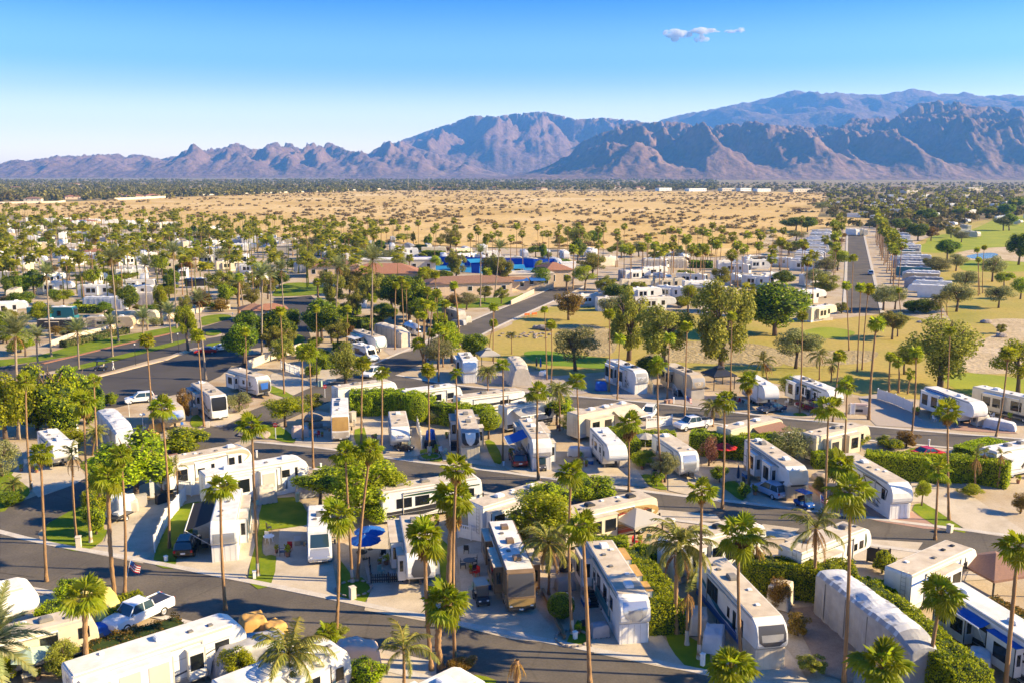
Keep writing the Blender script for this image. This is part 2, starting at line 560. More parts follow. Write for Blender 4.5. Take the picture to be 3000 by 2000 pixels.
desert=px("M -900,560 0,552 500,590 1200,625 2000,700 N 0,715 900,760 1900,775 O 200,830 560,800 760,690 880,640 1130,618 1300,612 1310,565 930,556 960,480 985,420 1010,396 700,382 N 2352,379 1500,374 600,372 0,373 M 2352,378 1800,394 1150,424 400,452 0,466 -900,480")
sheet("desert",desert,-.22,"desert_sand","open tan desert lot dotted with dry shrubs")
lots=V2((-330,30),(60,30),(140,40),(260,160),(330,420))+px("O 1300,618 1130,622 880,645 760,695 560,805 200,835 N 1900,782 900,768 0,722 M 2352,720 2000,706 1200,632 500,596 0,558 -900,566")
sheet("park_ground",lots,-.02,"lot_ground","pale paved and gravelled ground of the trailer park")
golf=px("J 1780,1010 2100,850 2352,735 K 300,712 540,615 660,575 880,588 1060,585 1380,605 1900,648 2352,690 L 480,700 720,692 1100,650 1240,640 1500,690 1720,705 1640,560 1560,420 1480,300 1380,120 O 1520,860 1600,740 1800,640 2000,590 2352,540 2700,520")+V2((420,560),(330,240),(170,120))+px("H 2352,440 1900,392 1400,345 1050,338 800,290 330,235 G 2352,175 2000,105 1500,110 1100,112 640,150 480,85 300,40")
sheet("golf_course",golf,0.0,"fairway","dry tan golf fairway between the trailer rows")
def patch(name,spec,z,m,label,n=3):
 return sheet(name,closed_smooth(px(spec),n)if n else px(spec),z,m,label)
patch("putting_green","K 400,975 560,960 760,985 960,1010 1130,1030 1180,1075 1060,1115 800,1095 600,1085 450,1040",.012,"putting_turf","bright green putting green behind the tarped trailer")
patch("golf_green","L 440,800 620,760 820,780 900,815 780,850 560,850",.012,"green_turf","pale lime green in the middle of the fairway")
patch("golf_green","H 1640,150 1780,120 2050,135 2352,180 2500,260 2300,330 2000,330 1760,260",.012,"green_turf","lime green turf behind the blue striped trailer")
patch("golf_green","L 1440,60 1700,5 2100,-20 2500,20 2352,85 2000,100 1800,110 1500,120",.012,"green_turf","lime fairway beside the far pond")
patch("golf_green","L 1840,190 2100,175 2500,190 2500,270 2100,285 1820,270",.012,"green_turf","lime strip in front of the far pond")
patch("golf_green","O 2000,640 2200,560 2500,560 2500,720 2200,740 1950,750 1700,760 1720,690",.012,"green_turf","lime fairway at the far end of the course")
patch("dirt","K 900,860 1000,800 1120,790 1200,850 1180,960 1100,1010 960,1000 900,930",.008,"bare_dirt","churned sandy dirt beside the putting green")
patch("dirt","K 700,745 900,735 1100,765 1130,800 900,800 720,785",.008,"bare_dirt","dark dirt hollow by the crossroads")
patch("dirt","K 1450,1000 1700,900 2000,880 2352,900 L 200,940 290,1010 260,1090 60,1105 K 2352,1090 2000,1075 1700,1060 1500,1060",.008,"bare_dirt","bare dirt wash behind the street of trailers")
patch("dirt","L 280,960 600,960 1000,960 1100,985 1000,1060 700,1085 400,1100 270,1060",.008,"bare_dirt","bare dirt wash under the leaning palms")
patch("dry_pond","L 1890,900 2010,860 2120,800 2080,740 2040,720 2100,690 2352,690 2700,720 2700,1150 2352,1150 2100,1160 1900,1150 1780,1080 1830,960",.008,"dry_wash","drained sandy golf pond")
patch("pond_shore","L 1770,130 1900,95 2200,70 2450,85 2450,195 2200,190 1900,185 1780,165",.014,"dry_wash","sandy rim of the far pond")
o=patch("pond_water","L 1850,152 1960,128 2080,122 2130,140 2060,168 1940,176",.03,"pond_water","blue pond on the golf course")
patch("pond_water","L 2150,725 2352,715 2700,735 2700,800 2352,795 2210,770",.03,"dry_wash","grey mud at the bottom of the drained pond")
R1=smooth(V2((-72,96.5),(-52,86),(-38,80.6),(-23,74.6),(-10,69.2),(4,63.6),(19,57.4),(40,48)))
R2=smooth(V2((-37,120.8),(-27,117.8),(-16,112.8),(-2,107.4),(14,100.6),(30,94.8),(46,88.6),(70,79)))
R3=smooth(V2((-59,86),(-55,94),(-50,105),(-42,128),(-33.5,151),(-24.5,173),(-16,198),(-7.5,226),(3,257),(13,285),(20,308)))
R4=smooth(V2((-24,165),(-12,156.5),(6,149),(22,143),(40,134),(56,127.5),(78,120),(100,113)))
for k,(ln,hw,lab)in enumerate([(R1,3.9,"asphalt street curving past the front row of trailers"),(R2,3.6,"asphalt street through the middle rows of trailers"),(R4,3.6,"asphalt street along the golf course edge"),(R3,4.3,"wide asphalt street climbing to the clubhouse")]):
 z=.010+.004*k
 ribbon("road",ln,-hw,hw,0,z,"asphalt",lab)
 if ln is not R3:
  for s_ in(-1,1):
   ribbon("kerb",ln,s_*hw,s_*(hw+.75),.0,.06,"kerb_concrete","rolled concrete kerb of the "+lab.split(" ",1)[1])
ribbon("kerb",R3[20:],4.3,5.0,0,.06,"kerb_concrete","concrete kerb of the wide street, trailer side")
ribbon("kerb",R3[24:],-5.0,-4.3,0,.06,"kerb_concrete","concrete kerb of the wide street, golf side")
sheet("road_junction",px("E 0,1345 350,1200 640,1100 720,1240 420,1400 A 400,110 325,180 360,265 520,318 300,560 0,520"),.030,"asphalt","asphalt corner where two streets meet")
patch("parking_lot","E 0,480 E 800,175 1450,5 I 1660,965 1950,950 2060,1000 2352,980 J 560,900 480,990 330,1040 60,1110 E 2000,60 1900,150 1600,290 1400,330 1000,420 E 640,420 300,400 0,560",.006,"asphalt_dark","dark asphalt visitor parking by the gatehouse",0)
patch("plaza","I 1750,760 1950,700 2352,640 J 300,520 620,490 700,560 600,600 590,760 620,850 560,880 J 0,960 I 1950,960 1940,820",.010,"asphalt_dark","asphalt apron around the gatehouse",0)
patch("avenue_lane","I -300,1300 0,1225 480,1155 800,1100 1260,970 1620,885 1830,850 1950,830 1950,880 1650,960 1300,1040 900,1150 400,1290 0,1360",.014,"asphalt_dark","inbound lane of the entrance avenue",0)
patch("avenue_lane","I -300,1170 0,1105 500,1030 700,1000 1000,925 1300,855 1560,800 1950,720 2000,740 1900,800 1600,870 1250,950 1000,1010 700,1090 480,1130 0,1210 -300,1290",.012,"asphalt_dark","outbound lane of the entrance avenue",0)
patch("median_lawn","I 480,1140 700,1085 1000,1010 1250,950 1600,868 1560,905 1250,985 900,1075 620,1140",.10,"lawn","grass median planted with date palms")
patch("median_lawn","I 1780,800 1870,790 1910,810 1850,835 1780,830",.10,"lawn","round end of the grass median by the gatehouse")
patch("avenue_lawn","I -200,1060 300,1010 700,900 1200,810 1520,755 1560,800 1300,850 900,950 600,1010 200,1070 -200,1120",.05,"lawn","long lawn beside the entrance avenue")
patch("corner_lawn","I 1730,680 1850,655 1960,655 1990,680 1850,725 1740,745",.05,"lawn","lawn corner where the avenue meets the plaza")
patch("corner_lawn","I 1790,905 1900,890 1960,910 1890,945 1780,940",.05,"lawn","small lawn beside the red car")
patch("corner_lawn","J 290,490 360,400 480,380 600,385 780,440 700,475 560,490 420,495",.05,"lawn","bright lawn in front of the clubhouse trees")
patch("corner_lawn","J 420,840 500,820 565,850 550,890 420,905",.05,"lawn","lawn island by the parking exit")
patch("corner_lawn","I -100,1290 0,1235 90,1225 60,1290 -50,1323",.05,"lawn","small lawn at the avenue's near edge")
ribbon("kerb",[Vector(p[:2])for p in px("E 700,190 1000,125 1450,10 I 1560,985 1700,945 1900,930")],0,1.0,0,.13,"stucco","tan kerb between the avenue and the parking")
ribbon("kerb",[Vector(p[:2])for p in px("I 380,1075 700,1000 1000,925 1300,858 1500,812")],0,.9,0,.12,"terracotta","terracotta kerb of the avenue lawn")
for k in range(9):
 a,b=W('E',870+k*95,330-k*31),W('E',1230+k*90,305-k*29)
 ribbon("bay_line",[Vector(a[:2]),Vector(b[:2])],-.06,.06,0,.012,"vinyl")
for k in range(7):
 a,b=W('I',1010+k*105,1086-k*24),W('I',1060+k*105,1074-k*24)
 ribbon("lane_dash",[Vector(a[:2]),Vector(b[:2])],-.07,.07,0,.019,"vinyl")
patch("club_lawn","J 1500,560 1900,520 2352,500 K 380,470 400,500 280,555 J 2200,590 1900,600 1700,640",.02,"lawn","lawn below the clubhouse terrace")
LR=[Vector((94.4,245,0)),Vector((124,327,0)),Vector((209,563,0))]
ribbon("road",[Vector(p[:2])for p in LR],-4.3,4.3,0,.03,"asphalt","long straight street running to the desert")
for s_ in(-1,1):
 ribbon("kerb",[Vector(p[:2])for p in LR],s_*4.3,s_*5.3,0,.12,"kerb_concrete","pale kerb of the long straight street")
ribbon("path",[Vector(p[:2])for p in px("O 560,770 590,720 610,690 600,665")],-2.5,2.5,0,-.15,"dry_wash","pale dirt track into the desert")
n_lawn=0
for spec,lab in[("E 720,1255 430,1410 A 400,140 410,250 560,315 720,335 880,250 925,140 E 900,1470 830,1250","lawn island at the street corner under the hedge"),("A 1335,345 1400,200 1500,20 E 1600,1250 1790,1230 1760,1290 1640,1440 A 1600,90 1550,320 1520,400 1490,485 1340,455","shaded lawn beside the black car"),("F 200,1250 470,1190 590,1330 B 580,110 340,140 220,180 200,320 230,375 320,380 270,640 75,600 150,250 190,30 F 180,1440","bright lawn wrapped round the small motor coach pad"),("B 880,420 980,560 1060,560 1130,650 1110,740 1050,795 940,780 870,735 860,600","tongue of lawn with the mailbox palms"),("B 1720,280 1790,270 1860,560 1870,850 1930,965 1850,985 1760,700","narrow lawn strip under the skirted palms"),("C 770,1110 860,930 935,1000 945,1180 800,1145","lawn wedge beside the drive of the swoosh nosed trailer"),("C 1620,1070 1700,1030 1960,1150 2000,1280 2010,1340 1870,1385 1700,1230","lawn wedge with the whitewashed palm"),("C -30,1400 160,1450 0,1500","green corner by the dead palm"),("E 0,980 180,1000 260,1100 240,1180 100,1250 0,1320","lawn with the small cycad palm"),("E 690,900 860,830 830,1000 740,970","lawn patch by the small slide-out trailer"),("E 1640,520 1700,480 1760,560 1660,590","lawn patch under the tall golden bush"),("E 1220,640 1380,640 1360,780 1280,790","lawn patch by the beige cart"),("F 200,580 330,570 480,680 460,725 300,695 230,665","lawn with the stop sign"),("F 240,275 280,230 470,320 380,330","lawn wedge before the blue nosed trailer"),("F 1000,610 1110,600 1110,690 1010,735","lawn square between the two tan trailers"),("F 1560,790 1700,770 1750,850 1735,885 1600,868","lawn round the stone palm ring"),("F 2120,710 2200,720 2275,880 2200,895","narrow lawn beside the maroon car"),("F 650,940 720,920 820,945 690,970","lawn scrap at the middle street"),("F 1170,1020 1260,990 1400,1020 1230,1055","lawn wedge by the middle street palm"),("G 930,975 1000,1060 840,1043","lawn wedge before the white fifth wheel"),("G 1390,1010 1500,1000 1600,1085 1630,1130 1500,1105","lawn with the low shrubs"),("G 2100,1080 2230,1050 2340,1130 2280,1220 2180,1160","shaded lawn by the red umbrella"),("H 1390,1300 1480,1240 1700,1375 1850,1490 1790,1490 1600,1440","lawn strip before the wide double drive"),("H 360,475 430,462 490,490 400,492","lawn scrap round the tall palm by the golf street"),("H 1330,790 1420,765 1450,770 1380,800","lawn by the sprawling dry shrub"),("B 2040,1400 2220,1450 2150,1500 2000,1480","green corner below the bottom trailer"),("J 1780,760 1870,775 1850,795 1790,780","lawn strip beside the wide street"),]:
 sheet("lawn",closed_smooth(px(spec),2),.034,"lawn",lab)
for spec,m,lab in[("H 900,1350 760,1290 860,1200 1180,1330 1390,1320 1640,1470 1500,1465 1100,1400","brick_pavers","rose brick apron in front of the tall white trailer"),("A 2130,10 2060,90 2050,370 1830,375 1560,330 1500,480 2100,605 2200,300","concrete","concrete drive of the white tall nosed trailer"),("A 930,150 990,0 E 1000,1420 1300,1220 1480,1210 1470,1440 A 1330,330 1230,440 740,345 900,250","concrete","concrete drive with the tarped small trailer"),("B 350,150 580,100 800,400 860,740 270,650 330,380","concrete","concrete pad of the small motor coach"),("B 1130,650 1080,450 1100,100 1250,100 1700,640 1760,900 1600,938 1080,845","concrete","concrete pad of the trailer with the side canopy"),("B 1880,300 2200,200 C 240,860 500,830 760,1140 300,1095 B 1890,985 1930,860","concrete","concrete pad of the brown motor coach"),("C 960,1090 940,800 1100,600 1480,900 1600,1080 1860,1380 1560,1330 1000,1215","concrete","concrete drive of the swoosh nosed trailer"),("D -150,800 330,1200 500,1470 -100,1500 C 2100,1400 1960,1150 1900,800","concrete","concrete drive of the dark capped trailer"),("H 1380,1060 1500,1060 1900,1180 2352,1480 2352,1560 1880,1490 1480,1235 1380,1240","concrete","wide double concrete drive"),("D 330,830 600,800 780,980 900,1200 880,1470 620,1400 460,1100","gravel_brown","brown gravel yard beside the grey tarped coach"),("F 470,740 620,430 790,470 800,690 980,640 1000,770 700,770","concrete","concrete pad of the tan covered coach"),("F 1060,520 1290,510 1500,640 1560,840 1200,845 1110,700","concrete","concrete pad of the tan capped trailer"),("F 1680,620 1830,600 2100,750 2220,930 1760,880 1740,760","concrete","concrete pad of the shield nosed trailer"),("G 230,930 270,720 440,600 670,900 720,960 560,1030 260,960","concrete","concrete pad under the blue awning"),("G 880,930 930,780 1080,880 1330,900 1480,1110 1000,1060","concrete","concrete drive of the white fifth wheel"),("G 1640,960 1900,950 2000,1100 2100,1240 1640,1135","concrete","concrete drive of the bow nosed trailer"),("G 2200,1000 2330,1050 H 480,1200 700,1310 0,1255","concrete","concrete drive with the pale blue car"),("E 100,1000 260,780 400,940 650,910 750,1020 640,1085 330,1195 260,1120","concrete","concrete drive of the small slide-out trailer"),("E 840,800 1000,740 1280,790 1340,830 1250,870 900,890","concrete","concrete drive before the silver tarped coach"),("E 1400,600 1580,530 1640,600 1400,690","concrete","concrete drive of the chrome nosed trailer"),("E 1700,430 1790,440 1970,470 2130,480 1900,590 1760,570","concrete","concrete drive of the black capped coach"),("F 20,350 270,200 F 60,420 -60,470","brick_pavers","brown paver drive of the blue nosed trailer"),("F 280,130 440,110 640,235 470,315 240,240","concrete","wide pale concrete drive beside the long wall"),("F 380,80 560,20 820,90 840,190 720,230 560,150","concrete","pale concrete lot with the picket fence"),("J 1290,870 1480,850 1700,870 1480,965 1300,1000 1250,960","grey_pavers","paver drive of the beige tarped trailer"),("G 160,100 600,150 750,200 980,290 760,320 300,235 -50,180","grey_pavers","paver forecourt of the tarped trailer by the green"),("G 1130,230 1300,200 1540,330 1300,355 1160,320","grey_pavers","paver drive of the light shield trailer"),("G 1600,250 1750,200 1990,330 2100,440 1680,385","grey_pavers","paver drive of the taupe trailer"),("H 930,330 1090,300 1540,560 1690,615 1480,598 1080,575 1000,500","grey_pavers","empty paver drive beside the white fence"),("H 1740,540 1900,500 2100,560 2300,645 1900,625 1720,610","brick_pavers","rose paver drive with the tarped car"),("G 1480,1340 1570,1300 2050,1340 2100,1400 C 1700,80 1600,110","concrete","concrete pad beside the swirl painted coach"),("D 100,100 420,140 330,230 0,240 C 2352,200","concrete","concrete pad behind the paired white trailers"),("D 990,230 1480,260 1400,380 1240,400 900,420 870,380","concrete","concrete pad with the low dark screens"),("D 1930,360 2352,420 2352,560 1840,590","concrete","concrete pad behind the brown pavilion"),("B 870,1110 1250,1185 1700,1290 1700,1500 1300,1500 900,1330","concrete","tan stained drive with the pink tarped cart"),("J 1450,540 1780,470 1800,640 1700,690 1560,640","gravel_brown","brown planting bed below the clubhouse palms"),]:
 sheet("drive" if m!="gravel_brown" else "gravel_yard",px(spec),.026,m,lab)
for a,b in[(("C",1290,1095),("C",1395,1285)),(("A",1230,90),("A",1130,340)),(("B",530,640),("B",545,470)),(("B",1380,650),("B",1400,800)),(("C",280,880),("C",330,1090)),(("H",1500,1240),("H",1980,1370)),(("D",130,1330),("D",320,1470)),(("G",1800,1080),("G",1850,1000))]:
 ribbon("drive_joint",[Vector(W(*a)[:2]),Vector(W(*b)[:2])],-.03,.03,0,.0315,"gravel_brown")
def vnoise(x,y,seed):
 xi,yi=np.floor(x).astype(np.int64),np.floor(y).astype(np.int64)
 xf,yf=x-xi,y-yi
 u,v=xf*xf*xf*(xf*(xf*6-15)+10),yf*yf*yf*(yf*(yf*6-15)+10)
 def g(a,b):
  h=(a*374761393+b*668265263+seed*982451653)&0xffffffff
  h=((h^(h>>13))*1274126177)&0xffffffff
  return((h^(h>>16))&0xffff)/65535.0
 return(g(xi,yi)*(1-u)+g(xi+1,yi)*u)*(1-v)+(g(xi,yi+1)*(1-u)+g(xi+1,yi+1)*u)*v
def fbm(x,y,seed,o=5,ridged=False,gain=.5):
 s,a,n=0,1,0
 for k in range(o):
  q=vnoise(x,y,seed+k*17)
  if ridged:
   q=1-np.abs(2*q-1)
   q=q*q
  s=s+a*q
  n+=a
  a*=gain
  x,y=x*2.03+11.3,y*2.03+5.7
 return s/n
def mountain(name,label,crest,Dc,Df,Db,lam,seed,amp,nx,ny,x0,x1,toe=.5,tri=.4):
 """crest: skyline as (photo x/1.2755, y/1.2755) pairs, raised at distance Dc; foothills run out to Df"""
 cx=np.array([(p[0]*1.27551-1500)/FPX*Dc for p in crest])
 chh=np.array([(HOR-p[1]*1.27551)/FPX*Dc+CAMH for p in crest])
 X=np.linspace(x0,x1,nx)
 Y=np.concatenate([np.linspace(Df,Dc,int(ny*.72),endpoint=False),np.linspace(Dc,Db,ny-int(ny*.72))])
 gx,gy=np.meshgrid(X,Y)
 ch=np.interp(X,cx,chh)
 t=(gy-Df)/(Dc-Df)
 tb=np.clip((gy-Dc)/(Db-Dc),0,1)
 wx=gx+lam*.55*(fbm(gx/lam/1.4,gy/lam/1.4,seed+5,3)-.5)*2
 wy=gy+lam*.6*(fbm(gx/lam/1.2,gy/lam/1.2,seed+9,3)-.5)*2
 ph=(wx+.38*wy)/lam+.5*fbm(gx/lam/2.2,gy/lam/2.2,seed+3,2)
 big=tri*np.abs(2*(ph-np.floor(ph))-1)+(1-tri)*fbm(wx/lam*1.3,wy/(lam*2.3),seed,2,True)
 med=fbm(wx/(lam*.42),wy/(lam*.8),seed+31,3,True)
 fine=fbm(gx/(lam*.13),gy/(lam*.2),seed+77,4,True,.6)
 tt=np.clip(t,0,1)
 env=np.where(t<=1,tt**.72*.9+.1*np.sin(np.pi*np.clip(tt,0,1)),1-.75*tb**1.1)
 rel=(1-amp)+amp*(.54*big+.28*med+.18*fine)
 toeh=toe*np.clip(tt*3.2,0,1)*np.clip(1.25-tt,0,1)
 h=(env+toeh*(big-.35)*.9*np.clip(tt*2,0,1))*rel
 h=np.clip(h,0,None)
 ang=(ch[None,:]*h)/gy*Dc
 mx=ang.max(axis=0)
 mxs=np.maximum(mx,.7*np.median(mx))
 h=ch[None,:]*h*(ch/np.maximum(mxs,1e-3))[None,:]
 h*=np.clip(tt*9,0,1)**.8
 h+=(fine-.4)*ch[None,:]*.035*np.clip(tt*3,0,1)
 h=np.maximum(h,-3)-.6
 v=np.stack([gx,gy,h],-1).reshape(-1,3)
 i=np.arange(nx-1)[None,:]+np.arange(ny-1)[:,None]*nx
 f=np.stack([i,i+1,i+1+nx,i+nx],-1).reshape(-1,4)
 o=obj(name,npmesh(name,v,f,MT["mountain_rock"]))
 return struct(o,label)
c_left=[(-300,392),(-40,386),(0,383),(40,380),(60,383),(130,366),(175,358),(215,369),(250,360),(280,355),(330,358),(365,371),(400,362),(480,354),(520,338),(540,331),(560,335),(590,347),(640,330),(690,337),(720,343),(750,330),(780,338),(810,348),(850,351),(890,338),(920,325),(960,343),(1000,352),(1060,368),(1120,384),(1200,400),(1400,408)]
c_mid=[(760,400),(840,360),(900,335),(940,321),(1000,301),(1050,287),(1100,271),(1140,274),(1180,268),(1240,264),(1280,272),(1310,280),(1360,276),(1420,281),(1460,290),(1600,300),(1800,310),(2100,320)]
c_right=[(1020,405),(1090,398),(1150,392),(1200,378),(1240,368),(1270,358),(1310,345),(1340,325),(1370,309),(1400,299),(1430,292),(1460,290),(1480,287),(1530,284),(1560,290),(1575,297),(1620,288),(1650,282),(1700,298),(1730,300),(1800,292),(1830,300),(1870,302),(1920,292),(1970,280),(2010,272),(2060,262),(2100,247),(2130,239),(2160,246),(2180,250),(2230,254),(2270,264),(2300,268),(2352,285),(2420,280),(2600,250),(2800,260)]
c_far=[(1250,380),(1380,325),(1450,300),(1490,287),(1570,266),(1660,250),(1740,236),(1780,224),(1805,217),(1830,222),(1860,226),(1900,221),(2000,229),(2040,220),(2070,213),(2100,219),(2130,223),(2200,228),(2280,226),(2352,224),(2500,215),(2800,225)]
mountain("mountain","low rugged brown range along the left horizon",c_left,9000,7400,10500,380,3,.66,420,90,-6200,900,.5)
mountain("mountain","pale blue rounded range behind the low brown range",c_mid,12000,8800,13500,620,12,.50,300,80,-3600,3600,.6)
mountain("mountain","deeply furrowed range with blue shaded ravines",c_right,7200,5300,8800,700,21,.80,560,170,-1300,5600,.75,.62)
mountain("mountain","high hazy ridge above the furrowed range",c_far,13500,9500,14600,1300,44,.22,240,60,-1500,9500,.4)
def haze():
 me=MB().box(-9500,9500,-60,14800,-6,1420).mesh("haze",[])
 m=bpy.data.materials.new("haze_air")
 m.use_nodes=True
 t=m.node_tree
 t.nodes.clear()
 out=t.nodes.new("ShaderNodeOutputMaterial")
 pv=t.nodes.new("ShaderNodeVolumePrincipled")
 pv.inputs["Color"].default_value=(.13,.41,1.0,1)
 pv.inputs["Density"].default_value=7.0e-5
 pv.inputs["Anisotropy"].default_value=.1
 t.links.new(pv.outputs[0],out.inputs["Volume"])
 me.materials.append(m)
 stuff(obj("haze",me),"thin blue air haze over the valley")
haze()
def cloud_mat():
 m=bpy.data.materials.new("cloud_vapour")
 m.use_nodes=True
 t=m.node_tree
 t.nodes.clear()
 out=t.nodes.new("ShaderNodeOutputMaterial")
 pv=t.nodes.new("ShaderNodeVolumePrincipled")
 pv.inputs["Color"].default_value=(.96,.98,1,1)
 pv.inputs["Anisotropy"].default_value=0
 co=t.nodes.new("ShaderNodeTexCoord")
 nz=t.nodes.new("ShaderNodeTexNoise")
 nz.inputs["Scale"].default_value=.011
 nz.inputs["Detail"].default_value=4
 mr=t.nodes.new("ShaderNodeMapRange")
 mr.inputs[1].default_value,mr.inputs[2].default_value=.36,.66
 mr.inputs[3].default_value,mr.inputs[4].default_value=0,.035
 t.links.new(co.outputs["Object"],nz.inputs["Vector"])
 t.links.new(nz.outputs["Fac"],mr.inputs[0])
 t.links.new(mr.outputs[0],pv.inputs["Density"])
 t.links.new(pv.outputs[0],out.inputs["Volume"])
 return m
CM=cloud_mat()
for(dx,dy,w,h,lab,sd)in[(1549,81,64,24,"plump white cloud, westmost of the small cloud cluster",1),(1618,71,66,15,"long flat white cloud on top of the small cluster",2),(1611,91,30,17,"small round cloud under the long flat one",3),(1700,70,26,10,"wispy scrap of cloud east of the small cluster",4),(1680,72,30,8,"faint cloud wisp between the cluster and the scrap",5)]:
 c=WY('Z',dx,dy,17500)
 k=17500/FPX*1.2755
 mb=MB()
 r=random.Random(sd)
 vs,fs=[],[]
 for b in range(22):
  bm=bmesh.new()
  bmesh.ops.create_icosphere(bm,subdivisions=2,radius=1)
  ox=r.gauss(0,.22)
  ox,oz,rs=max(-.5,min(.5,ox)),r.uniform(-.32,.42)*(1-1.6*abs(ox)),(.14+.19*r.random())*(1.15-abs(ox))
  r2=r.uniform(-1,1)
  vv=[(v.co.x*rs*w*k*.62+ox*w*k,v.co.y*rs*w*k*.5+r2*w*k*.2,v.co.z*rs*h*k*1.1+oz*h*k)for v in bm.verts]
  mb.add(vv,[tuple(q.index for q in f.verts)for f in bm.faces])
  bm.free()
 o=obj("cloud",mb.mesh("cloud",CM),None,c)
 tag(o,lab,"cloud","small white clouds")
# ================================================================ plants: builders
def fan_frond(mb,elev,R,Lp,nseg,r,m_leaf=0,m_pet=1,az=0.0,droop=.35,o=(0,0,0),dead=False):
 ca,sa=math.cos(az),math.sin(az)
 rotz=lambda p:(p.x*ca-p.y*sa+o[0],p.x*sa+p.y*ca+o[1],p.z+o[2])
 e0,e1=elev+.12,elev-.18
 p1=Vector((math.cos(e0),0,math.sin(e0)))*Lp*.5
 p2=p1+Vector((math.cos(e1),0,math.sin(e1)))*Lp*.5
 w=.035
 if m_pet is not None:
  mb.add([rotz(Vector((0,w,0))),rotz(Vector((0,-w,0))),rotz(p1+Vector((0,-w,0))),rotz(p1+Vector((0,w,0))),rotz(p2+Vector((0,-w*.6,0))),rotz(p2+Vector((0,w*.6,0)))],[(0,1,2,3),(3,2,4,5)],m_pet)
 eb=elev-.30
 d=Vector((math.cos(eb),0,math.sin(eb)))
 s=Vector((0,1,0))
 n=Vector((-math.sin(eb),0,math.cos(eb)))
 span=math.radians(118)
 vs=[rotz(p2)]
 fs=[]
 mids=[]
 for k in range(nseg+1):
  a=-span+2*span*k/nseg
  q=(d*math.cos(a)+s*math.sin(a))*R*.62+n*(R*.05*(1 if k%2 else-1))-n*(R*.10*abs(math.sin(a)))
  q.z-=droop*R*.12
  vs.append(rotz(p2+q))
 for k in range(nseg):
  a=-span+2*span*(k+.5)/nseg
  ll=R*(1.0-.22*abs(a)/span)*r.uniform(.88,1.08)
  q=(d*math.cos(a)+s*math.sin(a))*ll-n*(R*.14*abs(math.sin(a)))
  q.z-=droop*R*r.uniform(.28,.62)
  vs.append(rotz(p2+q))
  fs.append((0,1+k,2+k))
  fs.append((1+k,nseg+2+k,2+k))
 mb.add(vs,fs,m_leaf)
def feather_frond(mb,elev,L,nl,r,m_leaf=0,m_pet=1,az=0.0,sag=1.0,leaf=.55,o=(0,0,0),hang=.35,wind=0.0):
 ca,sa=math.cos(az),math.sin(az)
 rotz=lambda p:(p.x*ca-p.y*sa+o[0],p.x*sa+p.y*ca+o[1],p.z+o[2])
 pts=[]
 p=Vector((0,0,0))
 N=9
 e=elev
 for k in range(N+1):
  pts.append(p.copy())
  p=p+Vector((math.cos(e),wind*k/N,math.sin(e)))*L/N
  e-=sag*(1.9/N)*(0.4+k/N)
 for k in range(N):
  w=.05*(1-k/N)+.012
  mb.add([rotz(pts[k]+Vector((0,w,0))),rotz(pts[k]-Vector((0,w,0))),rotz(pts[k+1]-Vector((0,w*.85,0))),rotz(pts[k+1]+Vector((0,w*.85,0)))],[(0,1,2,3)],m_pet)
 for k in range(nl):
  t=.16+.84*(k+.5)/nl
  i=min(int(t*N),N-1)
  a=pts[i].lerp(pts[i+1],t*N-i)
  tg=(pts[i+1]-pts[i]).normalized()
  ln=leaf*L/3.2*math.sin(math.pi*min(1,.25+.75*t))**.5*r.uniform(.85,1.15)
  for sd in(-1,1):
   dr=(tg*.75+Vector((0,sd,0))*.8+Vector((0,0,r.uniform(-hang*1.6,.25-hang)))).normalized()
   q=a+dr*ln
   wv=tg*.055*L/3.2
   mb.add([rotz(a-wv),rotz(a+wv),rotz(q+wv*.5),rotz(q-wv*.3)],[(0,1,2,3)],m_leaf)
FRONDS={}
def frond_meshes(kind):
 """four frond shapes by how high they are held"""
 if kind in FRONDS:
  return FRONDS[kind]
 out=[]
 r=random.Random(sum(map(ord,kind)))
 for k,el in enumerate((1.15,.62,.12,-.42)):
  mb=MB()
  if kind in("fan","lime"):
   fan_frond(mb,el,1.05,1.0,18,r,droop=(.15,.45,.75,.9)[k])
   ms=[MT["fan_leaf" if kind=="fan" else "lime_fan_leaf"],MT["petiole"]]
  elif kind=="queen":
   feather_frond(mb,el+.15,3.3,26,r,sag=1.25,leaf=.62,hang=.55)
   ms=[MT["queen_leaf"],MT["petiole"]]
  else:
   feather_frond(mb,el+.25,3.7,30,r,sag=.62,leaf=.5,hang=.1)
   ms=[MT["date_leaf"],MT["petiole"]]
  out.append(mb.mesh("frond",ms))
 mb=MB()
 if kind in("fan","lime"):
  fan_frond(mb,-1.05,.95,.8,12,r,droop=.6)
 else:
  feather_frond(mb,-.55,2.9,20,r,sag=.9,leaf=.45,hang=.7)
 out.append(mb.mesh("dead_frond",[MT["dead_leaf"],MT["dead_leaf"]]))
 FRONDS[kind]=out
 return out
CROWNS={}
